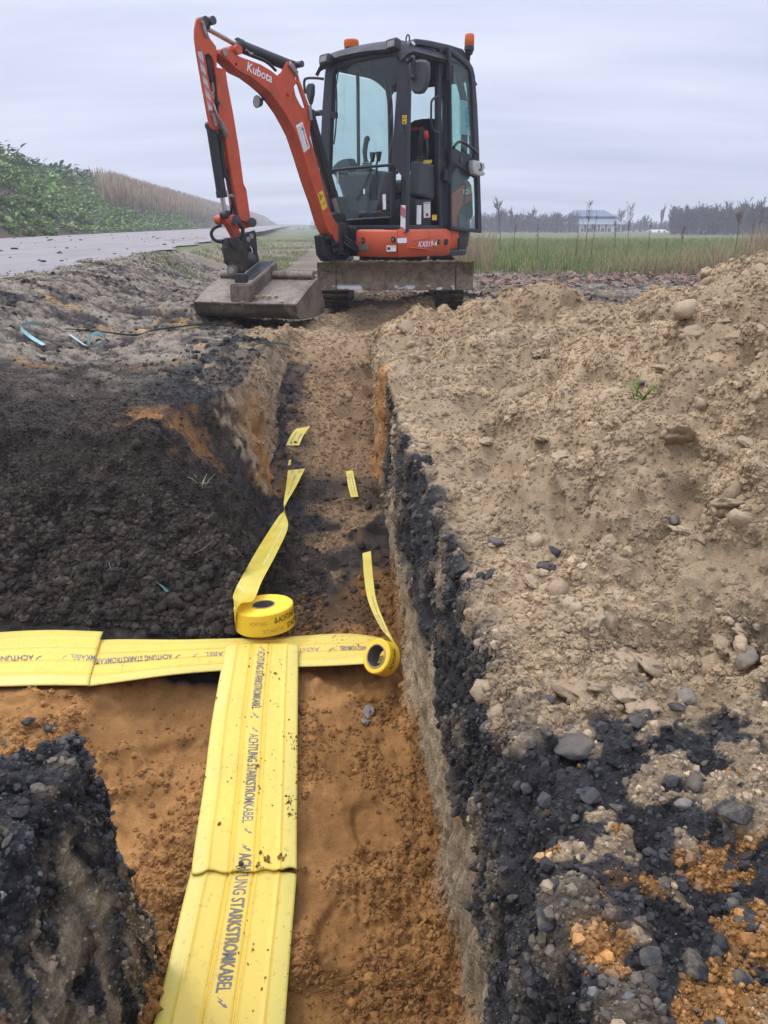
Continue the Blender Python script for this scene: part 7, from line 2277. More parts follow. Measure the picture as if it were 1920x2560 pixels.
# ---- tufts and twigs
def tuft(x, y, L, n, mat, label, cat='grass'):
    p = surf_hit(*D(x, y)); rgx = np.random.default_rng(int(x))
    t = thing('grass_tuft', label, cat, p)
    bm = bmesh.new()
    for k in range(n):
        a = rgx.uniform(0, 6.28); sp = rgx.uniform(.3, 1.0)
        d = Vector((math.cos(a) * sp, math.sin(a) * sp * .6, rgx.uniform(.35, 1.0))).normalized()
        q = p + Vector(rgx.normal(size=3)) * .008; l = L * rgx.uniform(.6, 1.2)
        bm_tube(bm, [q, q + d * l * .5, q + d * l - UP * l * .22 * sp], [.0022, .0018, .0005], 4)
    o = obj('blades', bm, mat, t); set_color(o.data, np.full((len(o.data.vertices), 3), 1.0))
def twig(pts, r, label):
    bm = bmesh.new(); P_ = spline([surf_hit(*D(*q), .012) for q in pts], 4)
    bm_tube(bm, P_, [r * (1 - .5 * k / len(P_)) for k in range(len(P_))], 5)
    o = tag(obj('twig', bm, M_TWIGS), label, 'twig')
M_TWIGS = mat_plain('dry_twig', (.17, .145, .115), .8, .2)
M_PALEGRASS = mat_plain('pale_grass', (.30, .33, .20), .6, .2)
M_FRESHGRASS = mat_plain('fresh_grass', (.16, .24, .045), .6, .2)
tuft(432, 1052, .085, 9, M_PALEGRASS, 'small pale grass tuft on the dark soil mound')
tuft(1378, 860, .07, 10, M_FRESHGRASS, 'small green grass tuft on the sand heap')
tuft(2, 1615, .03, 10, M_PALEGRASS, 'grass tuft on top of the dark earth block at the left picture edge')
twig([(862, 1255), (890, 1238), (925, 1212), (950, 1195)], .0016, 'thin pale twig sticking out of the dark trench wall')
twig([(420, 1195), (440, 1185), (462, 1165)], .002, 'short dry twig on the dark soil mound left of the long tape')
twig([(235, 1215), (240, 1235), (236, 1262)], .002, 'bent dry twig at the foot of the soil mound beside the dark strap')
# ------------------------------------------------------------------ far ground, road, embankment
def ground_far_z(x, y):
    z = np.where(x < 0, ROAD_Z * smooth(-1.9, -3.0, x + 0.106 * (y - 6.85)), 0.0)
    return z - 0.30 * smooth(30, 60, y) * (x > -3 - .106 * y)
ys = np.concatenate([np.linspace(12.6, 60, 90), np.linspace(63, 220, 60), np.array([300, 500, 900, 1600, 2500])])
V_, F_, C_ = [], [], []
nx = 160
for yy in ys:
    xs = np.linspace(-1.0, 1.0, nx) 
    xs = np.sign(xs) * (0.9 * yy + 8) * np.abs(xs) ** 1.3
    p = np.stack([xs, np.full(nx, yy), np.zeros(nx)], 1)
    zz = ground_far_z(xs, p[:, 1]) - .03 + .04 * vnoise(p, .5, 401)
    V_.append(np.stack([xs, p[:, 1], zz], 1))
    g = smooth(-.35, .3, fbm(p, .35, 4, 402))[:, None]
    tk = (smooth(2.6, 1.6, np.abs(xs + 1.2 + .04 * yy)) * smooth(60, 25, yy))[:, None]
    C_.append((np.array([[.085, .13, .042]]) * g + np.array([[.17, .14, .08]]) * (1 - g)) * (1 - tk) + tk * np.array([[.20, .16, .115]]) * (.6 + .5 * g))
V_ = np.concatenate(V_); C_ = np.concatenate(C_)
ii = (np.arange(len(ys) - 1)[:, None] * nx + np.arange(nx - 1)[None, :]).ravel()
me = mesh_np('far_ground', V_, np.stack([ii, ii + 1, ii + nx + 1, ii + nx], 1)); set_color(me, C_)
FAR = obj('field', me, mat_earth('field_soil', .4, 20.0, .95, .1, .2, .01)); FAR['kind'] = 'structure'
# ground well outside the picture on either side and behind
bm = bmesh.new()
bmesh.ops.create_grid(bm, x_segments=2, y_segments=2, size=1.0, matrix=Matrix.Translation((0, 200, -1.6)) @ Matrix.Diagonal((2500, 2600, 1, 1)))
me = bpy.data.meshes.new('base'); bm.to_mesh(me); bm.free(); set_color(me, np.full((len(me.vertices), 3), .12))
o = obj('terrain', me, bpy.data.materials['field_soil']); o['kind'] = 'structure'

# road
M_ROAD, n_, l_, o_ = nodes_of('muddy_concrete_road')
g_ = n_.new('ShaderNodeNewGeometry')
mp_ = n_.new('ShaderNodeMapping'); mp_.inputs['Scale'].default_value = (1.6, .22, 1); mp_.inputs['Rotation'].default_value = (0, 0, math.radians(-6))
l_.new(g_.outputs['Position'], mp_.inputs['Vector'])
a_ = mk_noise(n_, l_, 1.0, 6, 0.65, mp_.outputs[0]); b_ = mk_noise(n_, l_, 9.0, 5, 0.65, g_.outputs['Position'])
r_ = mk_ramp(n_, l_, a_.outputs['Fac'], [(.30, (.20, .185, .182)), (.52, (.265, .238, .222)), (.66, (.20, .158, .122)), (.8, (.14, .105, .078))])
r2_ = mk_ramp(n_, l_, b_.outputs['Fac'], [(.60, (1, 1, 1)), (.72, (.55, .48, .42))])
c_ = mk_mix(n_, l_, r_.outputs['Color'], r2_.outputs['Color'], 1.0, 'MULTIPLY')
bs_ = principled(n_, Roughness=.8); bs_.inputs['Specular IOR Level'].default_value = .25
l_.new(c_, bs_.inputs['Base Color'])
bp_ = n_.new('ShaderNodeBump'); bp_.inputs['Strength'].default_value = .4; bp_.inputs['Distance'].default_value = .02
l_.new(b_.outputs['Fac'], bp_.inputs['Height']); l_.new(bp_.outputs[0], bs_.inputs['Normal']); l_.new(bs_.outputs[0], o_.inputs['Surface'])
V_, F_ = [], []
ry = np.concatenate([np.linspace(3.5, 40, 120), np.linspace(42, 400, 60)])
m = 9
for k, yy in enumerate(ry):
    wob = .12 * math.sin(yy * 1.7) + .07 * math.sin(yy * 4.1)
    for j in range(m):
        t = j / (m - 1)
        x = road_right(yy) + wob * (1 - t) + (road_left(yy) - .3 - road_right(yy)) * t
        V_.append((x, yy, ROAD_Z + .055 + .03 * (1 - (2 * t - 1) ** 2) - (.05 if j == 0 else 0)))
for k in range(len(ry) - 1):
    for j in range(m - 1):
        a = k * m + j; F_.append((a, a + m, a + m + 1, a + 1))
ROAD = obj('road', mesh_np('road', np.array(V_), np.array(F_)), M_ROAD); ROAD['kind'] = 'structure'
def road_z(x, y):
    t = np.clip((x - road_right(y)) / (road_left(y) - road_right(y)), 0, 1)
    return ROAD_Z + .055 + .03 * (1 - (2 * t - 1) ** 2)
# clods dropped on the road
rg = np.random.default_rng(77)
mm = []
for q in RND:
    c = q.copy(); c.materials.clear(); c.materials.append(M_CLOD); mm.append(c)
for k in range(110):
    yy = rg.uniform(7.5, 24) if k < 85 else rg.uniform(24, 45)
    t = rg.beta(1.2, 1.4)
    x = road_right(yy) + (road_left(yy) - road_right(yy)) * t
    s = float(power_sizes(rg, 1, .012, .055, 2.5)[0])
    o = bpy.data.objects.new('clod', mm[k % len(mm)]); COL.objects.link(o); o.parent = ROAD
    p = Vector((x, yy, float(road_z(x, yy)) + s * .2)); WORLD_LOC[o.name] = p; o.location = p - WORLD_LOC[ROAD.name]
    o.scale = (s * 1.2, s * rg.uniform(.6, 1.2), s * .5); o.rotation_euler = (0, 0, rg.uniform(0, 6))

# embankment
def bank_z(o_, y):
    """Height over the road at o_ metres left of its edge."""
    h = gi(o_, [-1, 0, .4, 1.2, 3.0, 5.0, 6.5, 9, 14, 30], [0, .02, .12, .55, 1.75, 2.75, 3.05, 3.1, 2.9, 2.6])
    return h * (1.0 + .58 * smooth(46, 26, y) - .10 * smooth(30, 80, y)) 
V_, C_ = [], []
by = np.concatenate([np.linspace(10, 60, 150), np.linspace(62, 420, 70)])
bo = np.concatenate([np.linspace(-.4, 8, 60), np.linspace(9, 34, 12)])
for yy in by:
    x = road_left(yy) - bo
    p = np.stack([x, np.full_like(x, yy), bank_z(bo, yy) + ROAD_Z], 1)
    p[:, 2] += smooth(0, 1.5, bo) * (.16 * vnoise(p, .7, 411) + .08 * vnoise(p, 2.0, 412))
    V_.append(p)
    g = smooth(-.15, .25, fbm(p, 1.1, 3, 413) + .35 * smooth(.4, 2.5, bo) - .1 - .5 * np.exp(-((bo - 1.5) / .8) ** 2) * smooth(31, 25, yy))[:, None]
    C_.append(np.array([[.050, .072, .026]]) * g + np.array([[.085, .060, .044]]) * (1 - g))
V_ = np.concatenate(V_); C_ = np.concatenate(C_); nb = len(bo)
ii = (np.arange(len(by) - 1)[:, None] * nb + np.arange(nb - 1)[None, :]).ravel()
me = mesh_np('embankment', V_, np.stack([ii, ii + nb, ii + nb + 1, ii + 1], 1)); set_color(me, C_)
BANK = obj('embankment', me, mat_earth('bank_soil', .6, 14.0, .95, .1, .25, .02)); BANK['kind'] = 'structure'
def bank_pt(o_, y):
    return Vector((road_left(y) - o_, y, float(bank_z(np.array([o_]), np.array([y]))[0]) + ROAD_Z))

# ------------------------------------------------------------------ plants
def mat_leaf(name, c0, c1, trans=.25, scale=2.0, rough=.55):
    m, n, l, out = nodes_of(name)
    g = n.new('ShaderNodeNewGeometry')
    a = mk_noise(n, l, scale, 3, .6, g.outputs['Position'])
    at = n.new('ShaderNodeAttribute'); at.attribute_name = 'Col'
    r = mk_ramp(n, l, a.outputs['Fac'], [(.32, c0), (.50, tuple(.5 * (p_ + q_) for p_, q_ in zip(c0, c1))), (.68, c1)])
    c = mk_mix(n, l, r.outputs['Color'], at.outputs['Color'], 1.0, 'MULTIPLY')
    b = principled(n, Roughness=rough); b.inputs['Specular IOR Level'].default_value = .3
    l.new(c, b.inputs['Base Color'])
    t = n.new('ShaderNodeBsdfTranslucent'); l.new(c, t.inputs['Color'])
    x = n.new('ShaderNodeMixShader'); x.inputs['Fac'].default_value = trans
    l.new(b.outputs[0], x.inputs[1]); l.new(t.outputs[0], x.inputs[2]); l.new(x.outputs[0], out.inputs['Surface'])
    return m
M_LEAF = mat_leaf('broad_leaf', (.115, .20, .048), (.205, .30, .080), .25, 3.0)
M_BRAMBLE = mat_leaf('bramble_leaf', (.040, .075, .030), (.07, .115, .045), .2, 2.0)
M_GRASS = mat_leaf('grass_blade', (.135, .185, .048), (.225, .265, .085), .3, .5)
M_STRAW = mat_leaf('dry_stalk', (.25, .185, .105), (.38, .29, .175), .2, 1.2, .8)
M_REED = mat_leaf('reed_stalk', (.27, .19, .115), (.40, .30, .19), .2, .6, .8)
M_TWIG = mat_leaf('dead_stem', (.085, .062, .048), (.18, .135, .10), .0, 2.0, .9)
M_FLOWER = mat_leaf('yellow_flower', (.60, .50, .03), (.75, .65, .06), .2)
M_DRYLEAF = mat_leaf('fallen_leaf', (.11, .055, .030), (.24, .135, .08), .2, 6.0)

def leaf_mesh(name, leaves, cols=None):
    """leaves: list of (base, direction, side, length, width, droop, tone); each is a folded 2 x 3 blade."""
    V_, F_, C_ = [], [], []
    for (p, d, s, L, w, dr, tn) in leaves:
        k = len(V_)
        n = s.cross(d)
        for t, ww in ((0, .12), (.35, 1.0), (.7, .85), (1.0, .05)):
            c = p + d * (L * t) - UP * (dr * t * t)
            V_ += [(c - s * w * ww / 2 + n * w * .12 * ww)[:], c[:], (c + s * w * ww / 2 + n * w * .12 * ww)[:]]
            C_ += [(tn,) * 3] * 3
        for r in range(3):
            a = k + r * 3
            F_ += [(a, a + 1, a + 4, a + 3), (a + 1, a + 2, a + 5, a + 4)]
    me = mesh_np(name, np.array(V_), np.array(F_), False)
    set_color(me, np.array(C_, dtype=np.float32))
    return me

def rosette(rg, c, R, n, nrm, wide=.5, up=.7, size=.5):
    out = []
    for k in range(n):
        a = rg.uniform(0, 2 * PI)
        el = rg.uniform(.1, 1.35) * up
        d = Vector((math.cos(a) * math.cos(el), math.sin(a) * math.cos(el), math.sin(el)))
        s = d.cross(UP)
        s = s.normalized() if s.length > .1 else Vector((1, 0, 0))
        h = rg.uniform(0, .55) * R
        L = R * size * rg.uniform(.7, 1.3)
        b = c + UP * h + Vector((d.x, d.y, 0)) * R * rg.uniform(.05, .55)
        out.append((b, d, s, L, L * wide * rg.uniform(.8, 1.2), L * rg.uniform(.1, .6), rg.uniform(.45, 1.6)))
    return out

rg = np.random.default_rng(21)
def bank_at_px(x, y):
    """Where the ray through a point of the 1659-wide view meets the embankment."""
    d = ray(*D(x, y)); c = Vector((0, 0, CAM_Z))
    t = 8.0
    while t < 200:
        p = c + d * t
        o_ = road_left(p.y) - p.x
        if o_ > 0 and p.z < bank_pt(o_, p.y).z: return p
        t *= 1.004
    return None
def leafy(x, y, R, n, label, wide=.55, mat=M_LEAF, cat='plant', group='leafy weeds on the embankment', size=.34):
    n = int(n * 1.7)
    p = bank_at_px(x, y)
    if p is None: return
    t = thing('leafy_weed', label, cat, p, group)
    obj('leaves', leaf_mesh('leaves', rosette(rg, p - UP * .03, R, n, UP, wide, .75, size)), mat, t)
    bm = bmesh.new()
    for k in range(5):
        a = rg.uniform(0, 6.28); bm_tube(bm, [p - UP * .03, p + Vector((math.cos(a) * R * .3, math.sin(a) * R * .3, R * .6))], .012, 4)
    o = obj('stems', bm, M_LEAF, t); o['kind'] = 'stuff'
    set_color(o.data, np.full((len(o.data.vertices), 3), .9))
leafy(35, 370, .78, 130, 'large leafy weed clump high on the embankment at the left picture edge')
leafy(100, 400, .72, 120, 'dark leafy clump above the yellow flowers on the embankment')
leafy(110, 462, .60, 110, 'broad leaved weed just left of the white litter on the embankment')
leafy(185, 455, .66, 120, 'tall bright green weed just right of the white litter on the embankment')
leafy(70, 512, .42, 70, 'low leafy weed at the road edge, second from the left picture edge')
leafy(112, 512, .45, 80, 'low broad leaved weed at the road edge below the bare soil')
leafy(245, 470, .5, 80, 'grey green drooping weed right of the tall bright green weed')
leafy(300, 452, .6, 90, 'spreading green weed below the reeds near the road')
leafy(15, 440, .4, 60, 'small pale weed on bare soil at the left picture edge')
leafy(22, 500, .42, 70, 'low leafy weed at the road edge in the left picture corner')
leafy(215, 405, .6, 90, 'leafy weed on the embankment just left of the reeds')
leafy(330, 445, .75, 110, 'dark bushy weed in front of the reeds', .4, M_BRAMBLE)
leafy(410, 462, .6, 80, 'yellow green bush at the foot of the reeds', .3, mat_leaf('yellow_green_leaf', (.16, .22, .03), (.24, .30, .05)), 'bush')
leafy(345, 478, .3, 60, 'small yellow flowering weed beside the road below the bushes', .3, M_FLOWER)
leafy(10, 315, .9, 140, 'tall leafy clump on top of the embankment at the left picture edge', .5)
leafy(255, 425, .8, 120, 'green bush rising against the first reeds', .35)
# yellow flower heads
p = bank_at_px(135, 425)
fl = []
for k in range(60):
    q = p + Vector((rg.normal() * .5, rg.normal() * .5, abs(rg.normal()) * .35 + .15))
    a = rg.uniform(0, 6.28)
    fl.append((q, Vector((math.cos(a), math.sin(a), .4)).normalized(), Vector((-math.sin(a), math.cos(a), 0)), .05, .05, 0, rg.uniform(.8, 1.2)))
t = thing('flowering_weed', 'weed with small yellow flower heads in the middle of the embankment', 'plant', p)
obj('flowers', leaf_mesh('flowers', fl), M_FLOWER, t)
obj('leaves', leaf_mesh('leaves', rosette(rg, p, .6, 70, UP, .3)), M_LEAF, t)
# white litter
p = bank_at_px(152, 489)
bm = bmesh.new(); bmesh.ops.create_icosphere(bm, subdivisions=3, radius=1.0, matrix=Matrix.Translation(p + UP * .05) @ Matrix.Diagonal((.17, .10, .08, 1)))
co = np.array([v.co[:] for v in bm.verts]); dd = fbm(co, 9.0, 3, 421)
for v, k in zip(bm.verts, dd): v.co += Vector((v.co - p - UP * .05)).normalized() * k * .035
tag(obj('litter', bm, M_WHITE, smooth_shade=True), 'crumpled white plastic litter between the weeds on the embankment', 'litter')

# ground cover on the bank: too many little leaves to count
def cover(name, n, o_rng, y_rng, R, wide, mat, seed, dens=None, size=.5, ln=6):
    rg = np.random.default_rng(seed)
    out = []
    for k in range(n):
        u = rg.uniform(0, 1)
        y = y_rng[0] * (y_rng[1] / y_rng[0]) ** u
        o_ = rg.uniform(*o_rng)
        p = bank_pt(o_, y)
        if dens is not None and rg.uniform(0, 1) > dens(np.array([p[:]]), o_): continue
        out += rosette(rg, p - UP * .02, R * rg.uniform(.6, 1.5) * (1 + y / 90), ln, UP, wide, .8, size)
    o = obj(name, leaf_mesh(name, out), mat); o['kind'] = 'stuff'
    return o
dens = lambda p, o_: float(smooth(-.25, .2, fbm(p, 1.1, 3, 413) + .45 * smooth(.4, 2.5, o_) - .1 - .6 * math.exp(-((o_ - 1.5) / .8) ** 2) * float(smooth(31, 25, p[0, 1])))[0]) if np.ndim(fbm(p, 1.1, 3, 413)) else 1
cover('ground_cover', 4200, (.2, 7.5), (17, 75), .30, .50, M_LEAF, 31, dens, .50, 12)
cover('ground_cover', 1500, (.1, 6.5), (17, 90), .16, .35, mat_leaf('weed_leaf', (.105, .155, .055), (.185, .225, .085)), 32, None, .8, 8)
cover('brambles', 420, (5.0, 9.0), (22, 75), .85, .5, M_BRAMBLE, 33, None, .22, 40)
cover('ground_cover', 420, (4.0, 8.0), (22, 70), .7, .5, M_LEAF, 34, None, .26, 26)

# reeds
def stalks(name, pts, h, w, mat, seed, lean=.08, plume=True):
    rg = np.random.default_rng(seed)
    n = len(pts)
    pts = np.asarray(pts)
    H = h * rg.uniform(.55, 1.25, n)
    a = rg.uniform(0, 2 * PI, n)
    lx, ly = rg.normal(0, lean, n) * H, rg.normal(0, lean, n) * H
    sx, sy = np.cos(a), np.sin(a)
    V_ = np.zeros((n, 8, 3))
    lev = [(0, 1.0), (.5, .85), (.82, 1.6 if plume else .6), (1.0, .25)]
    for k, (t, ww) in enumerate(lev):
        for s in (0, 1):
            sg = (s - .5) * w * ww
            V_[:, 2 * k + s, 0] = pts[:, 0] + lx * t * t + sx * sg
            V_[:, 2 * k + s, 1] = pts[:, 1] + ly * t * t + sy * sg
            V_[:, 2 * k + s, 2] = pts[:, 2] + H * t
    b = (np.arange(n) * 8)[:, None]
    F_ = np.concatenate([b + np.array([[0, 1, 3, 2]]), b + np.array([[2, 3, 5, 4]]), b + np.array([[4, 5, 7, 6]])])
    me = mesh_np(name, V_.reshape(-1, 3), F_, False)
    tn = np.repeat(rg.uniform(.6, 1.3, n), 8)
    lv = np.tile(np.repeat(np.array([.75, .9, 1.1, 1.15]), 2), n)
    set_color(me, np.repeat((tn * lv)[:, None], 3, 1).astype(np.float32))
    o = obj(name, me, mat); o['kind'] = 'stuff'
    return o
pts = []
rg = np.random.default_rng(51)
while len(pts) < 26000:
    y = 44 * (330 / 44) ** (rg.uniform(0, 1) ** 1.2)
    o_ = rg.uniform(1.6 + 1.4 * math.exp(-(y - 44) / 12), 8)
    q = bank_pt(o_, y)
    if q.x / q.y < -.330 + .010 * rg.normal(): continue
    pts.append((q.x, q.y, q.z))
stalks('reeds', pts, 1.5, .045, M_REED, 52)

# ------------------------------------------------------------------ right-hand field
def field_z(x, y):
    return float(ground_far_z(np.array([x]), np.array([y]))[0])
rg = np.random.default_rng(61)
def field_pts(n, y0, y1, fx=None, x0=.02, x1=.60, k=1.0):
    m = n * 4
    y = y0 * (y1 / y0) ** (rg.uniform(0, 1, m) ** k)
    x = y * rg.uniform(x0, x1, m)
    ok = np.ones(m, bool) if fx is None else fx(x, y)
    x, y = x[ok][:n], y[ok][:n]
    return np.stack([x, y, np.where(y > 12.6, ground_far_z(x, y), 0.0) - .04], 1)
def nz(x, y, f, s):
    x = np.atleast_1d(np.asarray(x, float)); y = np.atleast_1d(np.asarray(y, float)) * np.ones_like(x)
    r = vnoise(np.stack([x, y, np.zeros_like(x)], 1), f, s)
    return r if len(r) > 1 else float(r[0])
stalks('grass', field_pts(30000, 11.6, 46, lambda x, y: (nz(x, y, .5, 71) > -.45) & (y > 11.8 + .7 * nz(x, y, .8, 72)), .03, .62, .8), .21, .014, M_GRASS, 62, .35, False)
stalks('dry_grass', field_pts(2600, 11.8, 40, lambda x, y: nz(x, y, .35, 73) > .12, .03, .62, .8), .30, .010, M_STRAW, 63, .22, False)
stalks('dry_grass', field_pts(2600, 12.0, 16, lambda x, y: (x / y > .445 + .03 * nz(x, y, 1, 74)), .38, .66), .62, .012, M_STRAW, 64, .25, False)
stalks('dry_grass', field_pts(900, 12.0, 18, lambda x, y: abs(x / y - .09) < .045, .03, .2), .52, .011, M_STRAW, 65, .2, False)
for k_, (c_x, w_x, n_, h_) in enumerate(((.33, .045, 240, .30), (.38, .03, 170, .40), (.27, .03, 90, .22), (.20, .05, 70, .26), (.42, .02, 160, .5))):
    yy = 11.4 + np.abs(rg.normal(0, .7, n_)); xx = yy * (c_x + rg.normal(0, w_x, n_) * .6)
    stalks('dry_grass', np.stack([xx, yy, np.full(n_, -.04)], 1), h_, .010, M_STRAW, 660 + k_, .35, False)
# rough verge between track and road, left of the machine
y = 7.4 * (70 / 7.4) ** rg.uniform(0, 1, 16000)
x = road_right(y) + rg.uniform(.35, 1.6, 16000) * (1 + y / 30)
q_ = nz(x, y, .8, 75)
ok = (q_ > .10 + .25 * (y < 10.5)) & (x < -.6)
x, y = x[ok][:4200], y[ok][:4200]
z = np.array([surf_z(a, b) if b < 12.8 else field_z(a, b) for a, b in zip(x, y)])
vp = np.stack([x, y, z - .02], 1)
stalks('verge_grass', vp, .085, .010, M_GRASS, 67, .6, False)
stalks('verge_grass', vp[::4], .12, .008, M_STRAW, 68, .8, False)

# fallen leaves along the field edge
lv = []
for k in range(900):
    y = rg.uniform(9.4, 11.6); x = y * rg.uniform(.12, .60)
    z = surf_z(x, y)
    a = rg.uniform(0, 6.28); L = rg.uniform(.05, .12)
    lv.append((Vector((x, y, z + .012 + rg.uniform(0, .03))), Vector((math.cos(a), math.sin(a), rg.uniform(-.1, .5))).normalized(), Vector((-math.sin(a), math.cos(a), rg.uniform(-.3, .3))).normalized(), L, L * .7, 0, rg.uniform(.6, 1.7)))
o = obj('fallen_leaves', leaf_mesh('fallen_leaves', lv), M_DRYLEAF); o['kind'] = 'stuff'

# tall dead weed stems, each its own plant
def dead_stem(x, ytop, ybot, Y, label, bush=1.0, mat=M_TWIG):
    b = at_y(*D(x, ybot), Y); tp = at_y(*D(x, ytop), Y)
    rgx = np.random.default_rng(int(x * 7 + ytop))
    H = tp.z - b.z
    t = thing('dead_weed', label, 'weed', b, 'tall dead weed stalks in the field')
    bm = bmesh.new()
    sw = rgx.normal() * .05
    spine = [b - UP * .1] + [b + UP * H * u + Vector((sw * H * u * u, 0, 0)) + Vector(rgx.normal(size=3)) * .008 * H for u in np.linspace(.15, 1, 8)]
    r0 = .00052 * Y
    bm_tube(bm, spine, [r0 * (1 - .75 * k / 8) for k in range(9)], 5)
    o = obj('stem', bm, mat, t); set_color(o.data, np.full((len(o.data.vertices), 3), 1.0))
    tw = bmesh.new()
    for k in range(int(16 * bush)):
        u = rgx.uniform(.45, 1.0); p = b + UP * H * u + Vector((sw * H * u * u, 0, 0))
        a = rgx.uniform(0, 6.28); L = H * rgx.uniform(.06, .16) * (1.3 - u * .6) * bush
        q = p + Vector((math.cos(a) * L * .6, math.sin(a) * L * .6, L))
        bm_tube(tw, [p, p.lerp(q, .5) + Vector((math.cos(a), math.sin(a), 0)) * L * .1, q], [r0 * .45, r0 * .4, r0 * .3], 4)
        for j in range(4):
            c = p.lerp(q, rgx.uniform(.5, 1.05)) + Vector(rgx.normal(size=3)) * .012
            bmesh.ops.create_icosphere(tw, subdivisions=0, radius=r0 * rgx.uniform(.3, .75), matrix=Matrix.Translation(c))
    o = obj('seed_heads', tw, mat, t); o['kind'] = 'stuff'; set_color(o.data, np.full((len(o.data.vertices), 3), 1.15))
for x, yt, yb, Y, lab, bush in ((1264, 442, 540, 15, 'tall dead weed in front of the left half of the white house', 1.4), (1278, 462, 540, 15.5, 'shorter dead weed beside the tall one in front of the white house', .8),
        (1354, 450, 545, 16, 'dead weed with spread top at the right end of the white house', 1.6), (1327, 480, 540, 17, 'dark low dead weed in front of the right half of the white house', 1.0),
        (1160, 475, 550, 15, 'dark dead weed halfway between the door and the white house', .7), (1080, 440, 530, 16, 'thin tall dead weed close beside the open cab door', .5), (1110, 478, 530, 15.5, 'short reddish dead weed right of the cab door', .8),
        (1590, 440, 530, 13, 'tall bushy dead weed over the dry grass near the right picture edge', 1.5), (1400, 470, 540, 17, 'thin dead weed right of the white house', .5), (1470, 490, 545, 14, 'pale dead weed in the middle of the right field', 1.2),
        (1630, 455, 540, 13.5, 'thin reddish dead weed nearest the right picture edge', .7), (1245, 505, 540, 14, 'low dead weed left of the tall one before the white house', .5), (1620, 470, 540, 13.2, 'leaning dead weed between the bushy one and the right picture edge', .6), (1437, 515, 545, 14.5, 'short dead weed between house and pale weed', .6)):
    dead_stem(x, yt, yb, Y, lab, bush)

# ------------------------------------------------------------------ far trees, house, sheds
M_BARK = mat_leaf('bare_wood', (.060, .048, .044), (.11, .09, .08), 0, .2, .9)
M_HAZYWOOD = mat_leaf('far_wood', (.050, .042, .042), (.095, .080, .076), 0, .05, .95)
def bare_tree(bm_t, bm_c, p, H, rgx, spread=.30, levels=3, poplar=False):
    def grow(b, d, L, r, lev):
        q = b + d * L
        bm_tube(bm_t if lev == 0 else bm_c, [b, b.lerp(q, .5) + Vector(rgx.normal(size=3)) * L * .04, q], [r, r * .8, r * .55], 5 if lev == 0 else 3, False)
        if lev >= levels: return
        n = (8, 6, 5, 4)[lev]
        for k in range(n):
            u = rgx.uniform(.30, 1.0)
            a = rgx.uniform(0, 6.28); sp = spread * rgx.uniform(.6, 1.5) * (.35 if poplar else 1)
            dd = (d + Vector((math.cos(a) * sp * 1.6, math.sin(a) * sp * 1.6, rgx.uniform(-.1, .25)))).normalized()
            grow(b + d * L * u, dd, L * rgx.uniform(.45, .68), max(r * .55, .035), lev + 1)
    grow(p, Vector((rgx.normal() * .03, rgx.normal() * .03, 1)).normalized(), H * .45, H * .018, 0)
def tree(x, ytop, Y, label, spread=.32, poplar=False, name='bare_tree'):
    tp = at_y(*D(x, ytop), Y); gz_ = -.35
    H = tp.z - gz_
    rgx = np.random.default_rng(int(x * 13))
    b = Vector((tp.x, Y, gz_))
    t = thing(name, label, 'tree', b, 'bare trees on the skyline')
    bt, bc = bmesh.new(), bmesh.new()
    bare_tree(bt, bc, b, H * (1.05 if poplar else 1.3), rgx, spread, 3, poplar)
    o = obj('trunk', bt, M_BARK, t); set_color(o.data, np.full((len(o.data.vertices), 3), 1.0))
    o = obj('crown', bc, M_BARK, t); o['kind'] = 'stuff'; set_color(o.data, np.full((len(o.data.vertices), 3), 1.0))
for x, yt, Y, lab, pop in ((1080, 440, 95, 'bare tree close to the right of the open cab door', False), (1108, 452, 100, 'round bare tree second from the cab door', False), (1148, 458, 105, 'bare tree left of the white house', False), (1205, 460, 110, 'bare tree behind the left gable of the white house', False),
        (1432, 440, 120, 'slim poplar standing alone right of the white house', True), (1395, 470, 125, 'low bare tree right of the white house', False), (1457, 440, 90, 'tall pale trunked tree at the left end of the right wood', True), (1490, 452, 85, 'dense bare tree in the right wood beside the pale trunk', False), (1520, 450, 90, 'bare tree in the middle of the right wood', False),
        (1552, 446, 85, 'bare tree with dark nests in the right wood', False), (1575, 440, 80, 'spreading bare tree left of the bushy weed', False), (1607, 438, 80, 'bare tree above the dry grass', False), (1636, 430, 75, 'tall bare tree at the right picture edge', False), (1662, 422, 75, 'tallest bare tree, cut by the right picture edge', False), (1340, 455, 130, 'bare tree behind the right end of the white house', False)):
    tree(x, yt, Y, lab, .27, pop)
